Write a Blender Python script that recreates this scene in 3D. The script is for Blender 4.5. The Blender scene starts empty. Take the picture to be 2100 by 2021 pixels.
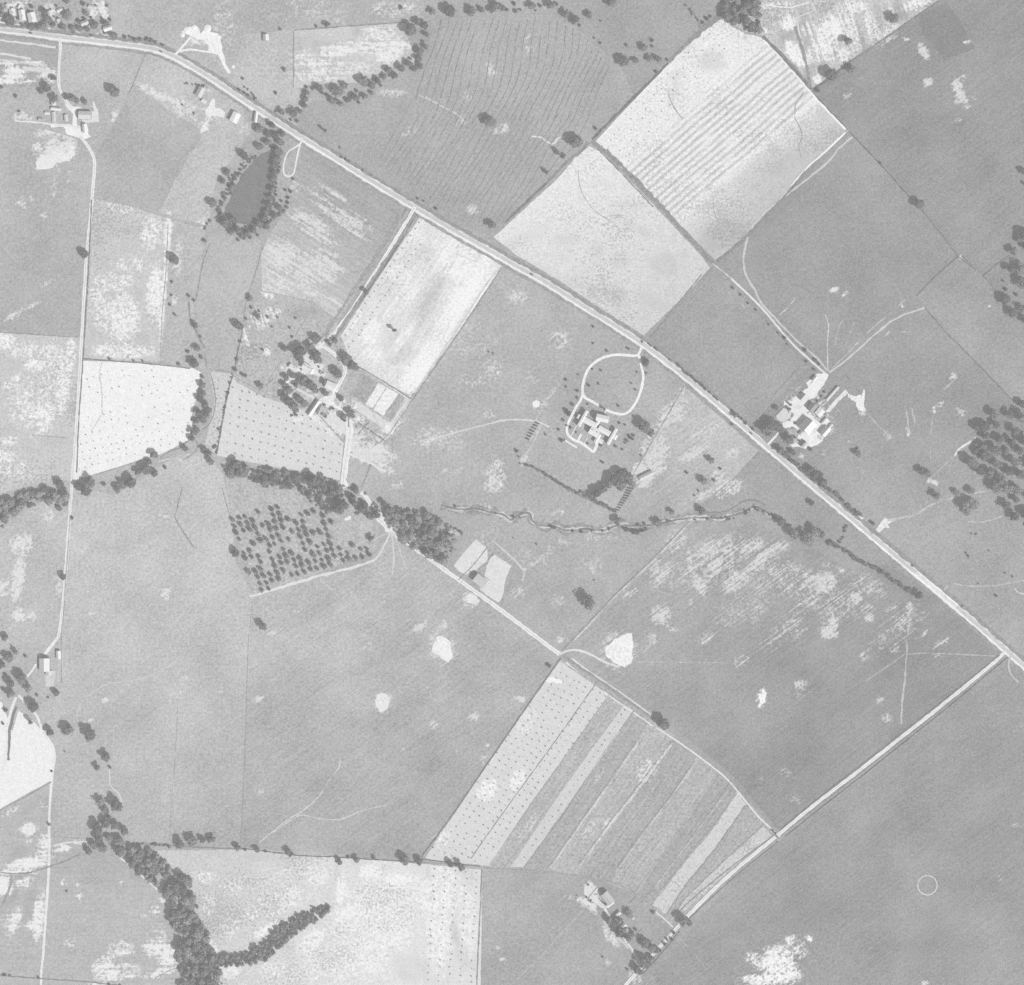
import bpy, bmesh, math, random
import numpy as np
from mathutils import Vector, geometry

random.seed(7)
RNG = np.random.default_rng(7)
SC = bpy.context.scene
COL = SC.collection

# ------------------------------------------------------------------ camera, sky, sun, exposure
S = 0.7                     # metres on the ground per unit of the survey map used for the layout
CX, CY = 1050.0, 1010.5     # map centre
ALT = 3000.0
SUN_EL = math.radians(42.0)
SUN_DIR = Vector((0.75, -0.66, 0.0)).normalized() * math.cos(SUN_EL) + Vector((0, 0, math.sin(SUN_EL)))

cam = bpy.data.cameras.new('camera')
camo = bpy.data.objects.new('camera', cam)
COL.objects.link(camo)
camo.location = (0, 0, ALT)
cam.sensor_width = 36.0
cam.lens = 36.0 * ALT / (2100 * S)
cam.clip_start = 10.0
cam.clip_end = 60000.0
SC.camera = camo

world = bpy.data.worlds.new('World')
SC.world = world
world.use_nodes = True
wn = world.node_tree
bg = wn.nodes['Background']
sky = wn.nodes.new('ShaderNodeTexSky')
sky.sky_type = 'NISHITA'
sky.sun_disc = False
sky.sun_elevation = SUN_EL
sky.sun_rotation = math.atan2(0.75, -0.66)
bw = wn.nodes.new('ShaderNodeRGBToBW')          # black and white film
wn.links.new(sky.outputs[0], bw.inputs[0])
wn.links.new(bw.outputs[0], bg.inputs[0])
bg.inputs[1].default_value = 0.08

sun = bpy.data.lights.new('sun', 'SUN')
sun.energy = 5.0
sun.angle = math.radians(0.5)
suno = bpy.data.objects.new('sun', sun)
COL.objects.link(suno)
suno.rotation_euler = SUN_DIR.to_track_quat('Z', 'Y').to_euler()

vs = SC.view_settings
vs.view_transform = 'Standard'
vs.look = 'None'
vs.gamma = 1.0
vs.use_curve_mapping = False
vs.exposure = 0.72
SC.cycles.use_denoising = False
SC.cycles.max_bounces = 4
SC.cycles.volume_bounces = 0

# ------------------------------------------------------------------ small helpers
HZ, KZ = 0.165, 1.17


def alb(t):
    """grey level of a flat sunlit surface on the print -> albedo of that surface"""
    c = t / 255.0
    lin = np.where(c <= 0.04045, c / 12.92, ((c + 0.055) / 1.055) ** 2.4)
    return np.clip((lin - HZ) / KZ, 0.02, 0.72)


def W(x, y, z=0.0):
    return Vector(((x - CX) * S, (CY - y) * S, z))


def cv(ox, oy, k, pts):
    return [(ox + a / k, oy + b / k) for a, b in pts]


def nz2(x, y, sc, seed=0):
    """cheap value noise, 0..1"""
    x = np.asarray(x, float) / sc + seed * 17.13
    y = np.asarray(y, float) / sc + seed * 9.71
    xi, yi = np.floor(x), np.floor(y)
    fx, fy = x - xi, y - yi
    fx, fy = fx * fx * (3 - 2 * fx), fy * fy * (3 - 2 * fy)

    def h(a, b):
        v = np.sin(a * 127.1 + b * 311.7 + seed * 5.3) * 43758.5453
        return v - np.floor(v)
    return (h(xi, yi) * (1 - fx) * (1 - fy) + h(xi + 1, yi) * fx * (1 - fy)
            + h(xi, yi + 1) * (1 - fx) * fy + h(xi + 1, yi + 1) * fx * fy)


def link(name, me, mat=None, parent=None):
    if mat is not None and len(me.materials) == 0:
        me.materials.append(mat)
    o = bpy.data.objects.new(name, me)
    COL.objects.link(o)
    if parent is not None:
        o.parent = parent
    return o


def mesh(name, v, f):
    me = bpy.data.meshes.new(name)
    me.from_pydata([tuple(p) for p in v], [], [tuple(q) for q in f])
    me.update()
    return me


def tag(o, label=None, cat=None, group=None, kind=None):
    if label:
        o['label'] = label
    if cat:
        o['category'] = cat
    if group:
        o['group'] = group
    if kind:
        o['kind'] = kind
    return o


def empty(name, loc, rz=0.0):
    o = bpy.data.objects.new(name, None)
    COL.objects.link(o)
    o.location = loc
    o.rotation_euler = (0, 0, rz)
    o.empty_display_size = 2
    return o


UNITS = 'zeroth first second third fourth fifth sixth seventh eighth ninth tenth eleventh twelfth thirteenth fourteenth fifteenth sixteenth seventeenth eighteenth nineteenth'.split()
TENS = {2: 'twent', 3: 'thirt', 4: 'fort', 5: 'fift', 6: 'sixt'}


def ordinal(n):
    if n < 20:
        return UNITS[n]
    return TENS[n // 10] + ('ieth' if n % 10 == 0 else 'y-' + UNITS[n % 10])


class NB:
    def __init__(self, name):
        self.m = bpy.data.materials.new(name)
        self.m.use_nodes = True
        self.t = self.m.node_tree
        self.b = self.t.nodes['Principled BSDF']
        self.b.inputs['Roughness'].default_value = 1.0
        self.b.inputs['Specular IOR Level'].default_value = 0.0

    def n(self, typ, **kw):
        nd = self.t.nodes.new(typ)
        for k, v in kw.items():
            setattr(nd, k, v)
        return nd

    def put(self, sock, v):
        if hasattr(v, 'is_output'):
            self.t.links.new(v, sock)
        else:
            sock.default_value = v

    def math(self, op, a, b=0.0, c=None, clamp=False):
        nd = self.n('ShaderNodeMath', operation=op, use_clamp=clamp)
        self.put(nd.inputs[0], a)
        self.put(nd.inputs[1], b)
        if c is not None:
            self.put(nd.inputs[2], c)
        return nd.outputs[0]

    def noise(self, vec, scale, detail=2.0, rough=0.55):
        nd = self.n('ShaderNodeTexNoise')
        self.put(nd.inputs['Vector'], vec)
        nd.inputs['Scale'].default_value = scale
        nd.inputs['Detail'].default_value = detail
        nd.inputs['Roughness'].default_value = rough
        return nd.outputs['Fac']

    def color(self, val):
        cb = self.n('ShaderNodeCombineColor')
        for i in range(3):
            self.put(cb.inputs[i], val)
        self.t.links.new(cb.outputs[0], self.b.inputs['Base Color'])


def ground_mat(name, streak_deg=0.0, streak=0.0, grain=0.22, blotch=0.10, big=0.06, bare=236, speck=0.0, along=0.012, across=0.22, dark=0.30):
    """soil / grass: the vertex layer 'soil' holds the local albedo (R), how bare it is (G)"""
    k = NB(name)
    g = k.n('ShaderNodeNewGeometry').outputs['Position']
    at = k.n('ShaderNodeAttribute', attribute_name='soil')
    sep = k.n('ShaderNodeSeparateColor')
    k.t.links.new(at.outputs['Color'], sep.inputs[0])
    tone, br, dk = sep.outputs[0], sep.outputs[1], sep.outputs[2]
    n1 = k.noise(g, 0.27, 3.0, 0.75)
    n2 = k.noise(g, 0.055, 4.0, 0.62)
    n3 = k.noise(g, 0.011, 3.0, 0.5)
    nm = k.noise(g, 0.16, 3.0, 0.6)
    mp = k.n('ShaderNodeMapping')
    mp.inputs['Rotation'].default_value = (0, 0, math.radians(streak_deg))
    k.t.links.new(g, mp.inputs['Vector'])
    mp2 = k.n('ShaderNodeMapping')
    mp2.inputs['Scale'].default_value = (along, across, 1.0)
    k.t.links.new(mp.outputs[0], mp2.inputs['Vector'])
    ns = k.noise(mp2.outputs[0], 1.0, 3.0, 0.6)
    c = lambda n: k.math('SUBTRACT', n, 0.5)
    var = k.math('MULTIPLY', c(n1), grain * 2)
    var = k.math('MULTIPLY_ADD', c(n2), blotch * 2, var)
    var = k.math('MULTIPLY_ADD', c(nm), blotch * 2.2, var)
    var = k.math('MULTIPLY_ADD', c(n3), big * 2, var)
    var = k.math('MULTIPLY_ADD', c(ns), streak * 2, var)
    base = k.math('MULTIPLY', tone, k.math('ADD', var, 1.0))
    brk = k.math('MULTIPLY_ADD', c(n2), 1.2, k.math('MULTIPLY', c(n1), 1.9))
    brk = k.math('MULTIPLY_ADD', c(nm), 1.9, brk)
    mrd = k.n('ShaderNodeMapRange', interpolation_type='SMOOTHSTEP')
    spk = k.math('MULTIPLY_ADD', c(n1), 2.6, k.math('MULTIPLY', c(nm), 2.2))
    k.put(mrd.inputs['Value'], k.math('MULTIPLY_ADD', dk, 0.75, spk))
    mrd.inputs['From Min'].default_value = 0.02
    mrd.inputs['From Max'].default_value = 0.75
    dkf = k.math('MULTIPLY', k.math('MULTIPLY', dk, 4.0, clamp=True), mrd.outputs[0])
    base = k.math('MULTIPLY', base, k.math('MULTIPLY_ADD', dkf, -dark, 1.0))
    brk = k.math('MULTIPLY_ADD', c(ns), min(2.6, 0.3 + streak * 9), brk)
    fac = k.math('MULTIPLY_ADD', brk, k.math('MULTIPLY', br, 2.8, clamp=True), k.math('MULTIPLY', br, 1.22))
    mrb = k.n('ShaderNodeMapRange', interpolation_type='SMOOTHSTEP')
    k.put(mrb.inputs['Value'], fac)
    mrb.inputs['From Min'].default_value = 0.16
    mrb.inputs['From Max'].default_value = 1.0
    fac = mrb.outputs[0]
    bareval = k.math('MULTIPLY', k.math('MULTIPLY_ADD', c(n1), min(.5, grain), 1.0), float(alb(bare)))
    mx = k.n('ShaderNodeMix', data_type='FLOAT')
    k.put(mx.inputs[0], fac)
    k.put(mx.inputs[2], base)
    k.put(mx.inputs[3], bareval)
    val = mx.outputs[0]
    if speck > 0:
        ns2 = k.noise(g, 0.30, 2.0, 0.6)
        dens = k.math('MULTIPLY_ADD', c(n3), 0.9, k.math('MULTIPLY_ADD', c(n2), 0.5, ns2))
        mr2 = k.n('ShaderNodeMapRange', interpolation_type='SMOOTHSTEP')
        k.put(mr2.inputs['Value'], dens)
        mr2.inputs['From Min'].default_value = 0.52
        mr2.inputs['From Max'].default_value = 0.74
        val = k.math('MULTIPLY', val, k.math('MULTIPLY_ADD', mr2.outputs[0], -speck, 1.0))
    k.color(val)
    return k.m


def flat_mat(name, a, grain=0.12, scale=0.4, rough=1.0, spec=0.0, rand=0.0):
    k = NB(name)
    co = k.n('ShaderNodeTexCoord').outputs['Object']
    n = k.noise(co, scale, 4.0, 0.65)
    v = k.math('MULTIPLY', k.math('MULTIPLY_ADD', k.math('SUBTRACT', n, 0.5), grain * 2, 1.0), float(a))
    if rand:
        r = k.n('ShaderNodeObjectInfo').outputs['Random']
        v = k.math('MULTIPLY', v, k.math('MULTIPLY_ADD', k.math('SUBTRACT', r, 0.5), rand * 2, 1.0))
    k.color(v)
    k.b.inputs['Roughness'].default_value = rough
    k.b.inputs['Specular IOR Level'].default_value = spec
    return k.m


# ------------------------------------------------------------------ layer bookkeeping (no two sheets share a plane)
MG = 160
RES = 2.0
LV = np.zeros((int((2021 + 2 * MG) / RES) + 4, int((2100 + 2 * MG) / RES) + 4), np.int16)


def level(polys):
    hit = np.zeros_like(LV, bool)
    for poly in polys:
        p = (np.array(poly) + MG) / RES
        x0, y0 = np.floor(p.min(0) - 2).astype(int)
        x1, y1 = np.ceil(p.max(0) + 2).astype(int)
        x0, y0 = max(x0, 0), max(y0, 0)
        x1, y1 = min(x1, LV.shape[1] - 1), min(y1, LV.shape[0] - 1)
        if x1 <= x0 or y1 <= y0:
            continue
        gx, gy = np.meshgrid(np.arange(x0, x1) + 0.5, np.arange(y0, y1) + 0.5)
        ins = np.zeros(gx.shape, bool)
        for (ax, ay), (bx, by) in zip(p, np.roll(p, -1, 0)):
            if ay == by:
                continue
            ins ^= ((ay > gy) != (by > gy)) & (gx < (bx - ax) * (gy - ay) / (by - ay) + ax)
        d = ins.copy()
        d[1:] |= ins[:-1]; d[:-1] |= ins[1:]; d[:, 1:] |= ins[:, :-1]; d[:, :-1] |= ins[:, 1:]
        for (ax, ay), (bx, by) in zip(p, np.roll(p, -1, 0)):    # outline cells too, so slivers count
            m = int(max(abs(bx - ax), abs(by - ay))) + 2
            for xx, yy in zip(np.linspace(ax, bx, m), np.linspace(ay, by, m)):
                i, j = int(yy) - y0, int(xx) - x0
                if 0 <= i < d.shape[0] and 0 <= j < d.shape[1]:
                    d[i, j] = True
        hit[y0:y1, x0:x1] |= d
    lv = int(LV[hit].max()) + 1 if hit.any() else 1
    LV[hit] = lv
    return lv * 0.025


# ------------------------------------------------------------------ bare spots and darker spots of the soil
# x, y, rx, ry, turn (deg, clockwise on the print), amount
BARE = [
    (770, 1880, 110, 70, -20, .40), (700, 1970, 90, 50, 0, .36), (570, 1850, 70, 30, -20, .4), (900, 1830, 60, 60, 0, .45), (640, 470, 60, 20, 32, .45), (690, 440, 60, 14, 32, .5), (720, 470, 50, 8, 32, .45),
    (905, 1330, 27, 33, -20, .5), (785, 1440, 19, 23, 0, .45), (1268, 1335, 36, 40, 0, .5), (1562, 1431, 12, 24, 15, .5), (58, 1702, 19, 16, 0, .5), (1100, 829, 12, 11, 0, .5), (964, 1230, 22, 14, 20, .6), (110, 315, 44, 24, -12, .5), (1660, 850, 60, 60, 0, .35), (630, 800, 60, 50, 0, .25),
    (580, 560, 40, 40, 0, .5), (640, 560, 50, 30, 0, .4), (60, 830, 50, 60, 0, .4), (110, 760, 30, 60, 0, .45), (60, 720, 60, 20, 0, .4), (20, 960, 40, 20, 0, .4),
    (1470, 1150, 105, 48, -25, .40), (1610, 1185, 110, 42, 22, .36), (1700, 1225, 90, 46, 20, .34), (1550, 1225, 120, 38, -35, .28), (1840, 1290, 80, 36, -35, .28), (1610, 1290, 70, 26, -38, .28), (1370, 1180, 50, 40, -40, .3), (1780, 1200, 50, 24, 30, .36),
    (113, 312, 26, 15, -12, .95), (140, 300, 16, 10, 0, .9), (75, 302, 9, 7, 0, .8), (85, 275, 16, 8, 0, .55),
    (125, 268, 45, 14, 5, .75), (145, 290, 14, 22, 10, .6), (45, 420, 12, 9, 0, .55), (65, 407, 7, 7, 0, .5), (90, 440, 9, 9, 0, .4),
    (115, 370, 5, 45, 8, .35), (142, 360, 4, 25, 5, .35), (30, 647, 26, 5, -30, .6), (72, 625, 22, 5, -28, .45), (100, 580, 30, 6, -30, .3),
    (8, 700, 22, 18, 0, .7), (70, 750, 22, 13, 0, .65), (25, 785, 30, 9, -35, .5), (90, 855, 26, 36, 10, .6), (60, 850, 20, 30, 0, .45),
    (5, 935, 30, 12, 0, .65), (130, 800, 14, 55, 3, .7), (145, 730, 10, 40, 3, .6), (15, 905, 25, 10, 0, .45), (50, 975, 50, 8, -8, .35),
    (45, 1118, 24, 24, 0, .7), (38, 1185, 14, 45, 8, .8), (5, 1205, 14, 18, 0, .7), (40, 1262, 13, 15, 0, .8), (100, 1055, 14, 16, 20, .5), (122, 1200, 8, 30, 0, .5), (65, 1265, 12, 12, 0, .5),
    (700, 100, 70, 14, -12, .55), (790, 95, 55, 18, -8, .6), (720, 104, 42, 4, -9, 1.0), (800, 112, 30, 16, -20, .75), (640, 125, 40, 25, 0, .45), (780, 65, 40, 14, 0, .5), (650, 155, 60, 14, 0, .45), (720, 140, 60, 16, 0, .4),
    (285, 175, 14, 5, 20, .5), (310, 185, 26, 6, 28, .75), (340, 200, 22, 8, 25, .6), (375, 215, 25, 14, 25, .45), (320, 195, 40, 7, 27, .6), (235, 238, 5, 13, 25, .9), (420, 262, 6, 18, 25, .85),
    (655, 395, 30, 9, 30, .45), (680, 430, 45, 12, 30, .45), (640, 450, 45, 14, 30, .35), (735, 450, 40, 9, 33, .4), (660, 480, 25, 12, 30, .5), (600, 380, 20, 10, 30, .4), (690, 400, 40, 6, 33, .35),
    (580, 520, 40, 28, 30, .7), (660, 545, 45, 32, 20, .65), (600, 560, 50, 18, 0, .5), (690, 620, 18, 5, 35, .8), (620, 590, 60, 15, 20, .35), (548, 600, 20, 10, 40, .5), (530, 660, 25, 16, 0, .4), (560, 640, 20, 14, 0, .4), (505, 690, 10, 25, 0, .4), (547, 722, 8, 8, 0, .8),
    (240, 580, 50, 25, 0, .35), (250, 650, 40, 50, 0, .6), (320, 600, 20, 60, 3, .6), (270, 545, 50, 20, 0, .35), (200, 620, 20, 60, 0, .4), (250, 720, 70, 16, 0, .55), (310, 480, 22, 40, 3, .5), (250, 430, 40, 12, 12, .35), (345, 480, 8, 50, 3, .75), (335, 610, 5, 110, 4, .7),
    (365, 530, 10, 50, 5, .4), (357, 615, 6, 12, 0, .8), (420, 460, 20, 12, 0, .5),
    (940, 540, 60, 40, 55, .6), (985, 560, 40, 22, -57, .85), (930, 640, 20, 70, 35, .95), (960, 600, 24, 60, 35, .9), (885, 720, 20, 80, 35, .95), (850, 770, 24, 40, 35, .95), (820, 560, 26, 22, 0, .55), (840, 600, 20, 30, 0, .45), (760, 680, 20, 30, 30, .6), (770, 730, 30, 16, 20, .4), (850, 480, 24, 16, 30, .5), (720, 660, 16, 40, 32, .4), (830, 690, 12, 40, 33, .5), (800, 640, 14, 40, 33, .3),
    (1060, 610, 24, 18, 0, .35), (1150, 700, 24, 22, 0, .38), (1140, 710, 40, 10, 0, .2), (1090, 770, 16, 22, 0, .25), (1015, 980, 22, 38, 10, .5), (1010, 760, 24, 26, 0, .3), (1125, 820, 6, 40, 30, .4), (1005, 850, 14, 10, 0, .35), (965, 780, 30, 18, 0, .25),
    (960, 700, 70, 40, 0, .22), (900, 900, 60, 30, 0, .3), (760, 930, 50, 22, 10, .75), (735, 900, 18, 30, 15, .5), (790, 960, 26, 12, 30, .55), (800, 880, 30, 12, -35, .6), (760, 905, 26, 30, 0, .4), (815, 995, 16, 10, 0, .4), (930, 965, 30, 8, 0, .3), (990, 1040, 20, 9, 0, .35), (1140, 1050, 30, 8, 0, .3),
    (1085, 1145, 40, 20, 0, .25), (1160, 1115, 25, 14, 0, .28), (1215, 1160, 30, 20, 0, .25), (1060, 1215, 24, 16, 0, .3), (1140, 1230, 20, 18, 0, .3), (1120, 1140, 12, 30, 25, .3), (1230, 1100, 40, 14, 0, .25), (1148, 1311, 6, 5, 0, .9), (1110, 1150, 30, 30, 0, .15),
    (1380, 850, 40, 20, -45, .6), (1430, 800, 24, 14, 40, .5), (1345, 935, 22, 40, 32, .75), (1450, 880, 40, 14, -30, .45), (1420, 930, 34, 12, -25, .55), (1330, 900, 10, 36, 30, .5), (1312, 960, 16, 12, -35, .95), (1325, 985, 20, 14, -28, .95), (1350, 965, 20, 8, -30, .8), (1480, 1000, 20, 26, 40, .6), (1500, 930, 20, 12, -40, .5), (1470, 975, 14, 14, 0, .5), (1400, 800, 8, 40, 35, .4), (1440, 1015, 26, 10, -30, .5), (1505, 1000, 14, 20, 45, .55),
    (1385, 1110, 22, 26, 40, .5), (1345, 1165, 22, 14, -45, .55), (1360, 1180, 26, 12, -40, .6), (1290, 1216, 18, 9, -25, .6), (1420, 1170, 8, 40, -10, .8), (1435, 1200, 10, 26, -20, .85), (1455, 1130, 40, 20, -35, .55), (1465, 1165, 40, 16, -38, .65), (1495, 1125, 20, 26, 0, .6), (1500, 1190, 18, 30, 20, .55), (1355, 1262, 20, 20, 20, .85), (1375, 1285, 20, 8, 40, .6), (1345, 1250, 12, 8, -20, .6), (1420, 1240, 12, 6, 45, .45), (1450, 1310, 22, 10, -35, .5), (1340, 1310, 14, 10, 40, .45), (1330, 1325, 20, 6, -40, .35),
    (1540, 1120, 26, 12, -30, .75), (1570, 1140, 40, 14, -38, .75), (1540, 1170, 50, 12, -38, .65), (1600, 1125, 26, 7, -32, .6), (1590, 1170, 40, 9, -35, .5), (1520, 1200, 30, 8, -38, .5), (1660, 1185, 18, 9, 0, .65), (1690, 1195, 26, 24, -20, .75), (1680, 1215, 22, 8, -35, .5), (1727, 1170, 16, 4, 35, .7), (1700, 1160, 14, 4, 10, .6), (1755, 1225, 14, 14, 30, .7), (1780, 1245, 16, 6, 10, .6), (1783, 1268, 10, 8, 0, .75), (1700, 1285, 16, 24, 25, .85), (1708, 1300, 12, 10, 30, .7), (1620, 1280, 30, 8, -38, .4), (1640, 1240, 40, 6, -38, .4), (1640, 1300, 30, 7, -38, .35), (1830, 1245, 20, 5, -35, .6), (1850, 1275, 26, 10, -35, .6), (1835, 1330, 14, 10, -20, .5), (1897, 1300, 16, 5, -35, .6), (1865, 1255, 12, 20, 10, .5), (1930, 1320, 20, 8, -35, .45), (1775, 1345, 16, 8, -30, .45), (1640, 1402, 12, 6, -20, .6), (1645, 1410, 18, 16, 0, .35), (1640, 1425, 10, 8, 0, .4), (1520, 1355, 20, 12, -35, .5), (1820, 1475, 12, 10, 20, .5), (1805, 1435, 12, 10, 0, .35), (1560, 1250, 10, 40, 35, .3), (1925, 1345, 14, 5, 0, .5),
    (1592, 1978, 40, 28, -10, .72), (1595, 1955, 34, 18, 0, .55), (1560, 2010, 46, 13, 0, .6), (1638, 1948, 20, 22, -30, .42), (1612, 1998, 32, 20, 0, .68), (1545, 1965, 18, 14, 0, .5), (1625, 1930, 16, 14, 30, .45), (1660, 1925, 10, 5, 35, .7), (1897, 2017, 9, 8, 0, .8), (1630, 1640, 20, 12, 20, .3), (1610, 1585, 12, 10, 0, .4), (1560, 1600, 10, 8, 0, .3), (1791, 1595, 3, 5, 0, 1.), (1560, 1810, 14, 8, 0, .2), (2085, 1690, 6, 6, 0, .6), (2050, 1800, 8, 6, 0, .5),
    (1893, 103, 9, 14, -30, .9), (1900, 117, 7, 8, 0, .9), (1858, 80, 5, 5, 0, .8), (1840, 78, 5, 4, 0, .6), (1850, 70, 4, 5, 0, .6), (1902, 168, 8, 10, 30, .8), (1965, 180, 10, 18, -20, .95), (1972, 200, 10, 9, -35, .9), (1980, 207, 6, 6, 0, .85), (1975, 160, 5, 8, 20, .5), (1985, 218, 8, 6, 0, .45), (1963, 205, 8, 8, 0, .6), (1983, 86, 8, 5, -20, .7), (1738, 197, 10, 8, 0, .4), (1966, 245, 8, 7, 30, .35), (1998, 203, 5, 5, 0, .4),
    (1710, 594, 9, 5, -15, .95), (1732, 604, 4, 9, 30, .85), (1763, 682, 4, 7, -55, .0), (1768, 842, 8, 10, 10, .6), (1776, 850, 6, 6, 0, .5), (1852, 628, 3, 3, 0, .8), (1970, 528, 5, 5, 0, .7), (2030, 632, 4, 4, 0, .8), (1916, 843, 4, 5, 0, .8), (1930, 828, 10, 7, -30, .45), (1955, 772, 10, 9, 0, .45), (1918, 990, 8, 5, 20, .9), (1970, 845, 14, 12, 0, .3), (1862, 885, 5, 10, -10, .6), (1820, 895, 20, 10, 30, .3), (1907, 985, 5, 4, 0, .9), (1995, 968, 6, 3, 0, .7), (1690, 930, 10, 8, 0, .3), (1741, 903, 6, 5, 0, .3), (1645, 936, 8, 5, 0, .7),
    (339, 1219, 14, 12, 0, .5), (365, 1415, 10, 40, 35, .25), (335, 1058, 12, 5, 0, .5), (454, 1417, 5, 5, 0, .45), (557, 1298, 10, 7, -20, .85), (863, 1286, 15, 8, -30, .9), (912, 1280, 6, 5, 0, .85), (905, 1290, 9, 12, 35, .4), (970, 1469, 13, 10, -15, .75), (890, 1488, 8, 12, -40, .5), (533, 1436, 9, 10, 20, .65), (970, 1226, 16, 10, 20, .8), (955, 1245, 10, 6, -20, .4), (750, 1325, 24, 14, 0, .25), (745, 1300, 16, 12, 0, .2), (535, 1625, 7, 6, 0, .55), (607, 1256, 7, 5, 0, .5), (705, 1240, 6, 4, -30, .5),
    (186, 1260, 6, 3, 10, .95), (188, 1342, 7, 2, -10, .95), (208, 1434, 15, 2.5, 13, .95), (187, 1475, 8, 5, 0, .7), (1000, 1530, 5, 2, -20, .9), (830, 1535, 5, 2, -30, .9), (1065, 1433, 10, 5, 0, .95), (1072, 1437, 9, 4, 45, .9), (1128, 1395, 12, 7, 0, .85), (1145, 1397, 9, 5, 20, .8),
    (330, 1935, 20, 60, -5, .25), (345, 1960, 22, 24, 20, .8), (325, 1945, 30, 18, 0, .7), (330, 1995, 40, 8, -20, .7), (250, 1945, 30, 16, 0, .5), (220, 1990, 30, 30, 0, .6), (260, 1985, 26, 14, 0, .45), (318, 1866, 10, 9, 30, .7), (165, 1837, 7, 9, 30, .6), (130, 1810, 6, 8, 0, .5), (297, 1880, 8, 6, 0, .5), (300, 1915, 4, 4, 0, .8), (340, 1850, 14, 6, 30, .6), (145, 1935, 16, 10, 0, .35), (160, 1815, 8, 3, 40, .5), (250, 1810, 4, 6, 0, .4), (235, 2010, 60, 6, -12, .5),
    (50, 1775, 60, 16, -20, .75), (90, 1740, 14, 30, 5, .6), (10, 1820, 20, 18, 0, .95), (30, 1890, 12, 30, 20, .7), (80, 1880, 12, 50, 5, .7), (50, 1810, 26, 10, -20, .6), (25, 1890, 20, 12, 0, .5), (70, 1895, 20, 10, 0, .6), (55, 1800, 30, 5, -25, .4), (30, 1660, 30, 6, -30, .4), (55, 1700, 10, 8, 0, .0), (85, 1650, 20, 10, 40, .3), (60, 1725, 5, 8, 0, .4), (15, 1870, 14, 9, 0, .3),
    (150, 1735, 30, 5, -8, .8), (130, 1742, 26, 4, -8, .7),
    (560, 1800, 70, 40, 0, .25), (650, 1790, 30, 30, 0, .4), (700, 1830, 14, 30, 0, .6), (760, 1790, 22, 18, 0, .8), (815, 1805, 30, 14, 0, .85), (790, 1850, 40, 22, 0, .75), (740, 1870, 50, 20, -10, .7), (800, 1920, 50, 30, 0, .55), (640, 1930, 40, 20, -40, .6), (700, 1960, 30, 20, 0, .55), (760, 1960, 40, 40, 0, .5), (900, 1900, 30, 100, 0, .5), (960, 1900, 22, 80, 0, .4), (560, 1990, 30, 20, 0, .4), (520, 1870, 30, 16, -30, .45), (600, 1850, 30, 10, -30, .5), (540, 1910, 30, 8, -35, .8), (470, 1900, 26, 26, 0, .4), (430, 1860, 16, 30, 0, .5), (480, 1960, 16, 6, 0, .8), (480, 1820, 30, 20, 0, .35), (440, 1950, 8, 26, -20, .7), (650, 2000, 30, 14, 0, .4), (470, 1990, 26, 16, 0, .6), (420, 1800, 30, 14, 10, .4),
    (1225, 1830, 16, 14, 30, .65), (1200, 1850, 12, 10, 0, .8), (1208, 1822, 10, 14, 0, .85), (1215, 1860, 8, 14, -40, .7), (1175, 1842, 24, 4, 3, .4), (1255, 1925, 8, 20, -40, .7), (1240, 1905, 6, 14, -40, .6), (1246, 1973, 5, 6, 0, .6), (1030, 1967, 9, 4, -30, .8), (1017, 1943, 4, 4, 0, .7), (1310, 2000, 20, 30, 0, .4), (1330, 2000, 16, 14, 30, .35),
    (1325, 1580, 20, 26, 35, .55), (1320, 1595, 12, 14, 35, .6), (1060, 1600, 16, 30, 35, .5), (1000, 1620, 20, 26, 35, .6), (1000, 1560, 18, 14, 0, .3), (905, 1720, 20, 20, 0, .45), (1080, 1480, 20, 30, 35, .35), (1210, 1700, 10, 26, 35, .35), (1245, 1690, 8, 18, 35, .4), (1230, 1590, 5, 20, 35, .35), (1080, 1700, 10, 40, 35, .3),
    (1560, 12, 60, 8, -4, .6), (1615, 48, 16, 14, 20, .9), (1640, 120, 22, 14, 40, .85), (1625, 100, 14, 20, -30, .8), (1705, 60, 30, 34, 20, .75), (1690, 100, 30, 30, 0, .65), (1745, 60, 14, 50, -18, .6), (1750, 15, 30, 14, 0, .7), (1790, 60, 12, 40, -20, .6), (1880, 8, 30, 12, -20, .7), (1820, 75, 20, 14, -30, .6), (1675, 165, 10, 9, 0, .8), (1725, 115, 20, 14, -30, .5), (1830, 40, 14, 30, -15, .4), (1720, 30, 16, 20, 0, .5), (1660, 60, 18, 16, 0, .5), (1560, 60, 20, 6, 20, .5), (1600, 30, 30, 8, 10, .4),
    (1250, 130, 16, 10, 0, .0), (1085, 100, 14, 10, 20, .35), (1005, 140, 10, 14, 0, .5), (1012, 150, 5, 9, 30, .6), (1035, 265, 10, 12, 30, .6), (1020, 270, 16, 9, 0, .35), (1080, 75, 10, 14, 20, .3), (845, 268, 14, 12, 0, .35), (830, 275, 12, 8, 0, .3), (970, 430, 14, 10, 0, .6), (800, 190, 40, 9, 8, .45), (960, 195, 12, 16, 20, .3), (905, 205, 30, 10, 0, .2), (800, 310, 40, 20, 30, .15), (950, 250, 10, 12, 0, .35),
    (1110, 580, 5, 4, 20, .0), (640, 12, 60, 30, 0, .25), (810, 20, 60, 20, 0, .35), (540, 30, 60, 20, 0, .2), (690, 35, 50, 20, 0, .2), (380, 20, 40, 20, 0, .15), (460, 55, 30, 60, 0, .3), (545, 120, 40, 40, 0, .2), (450, 120, 20, 20, 0, .3), (600, 130, 20, 40, 0, .2), (1120, 10, 30, 10, 0, .2),
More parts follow.
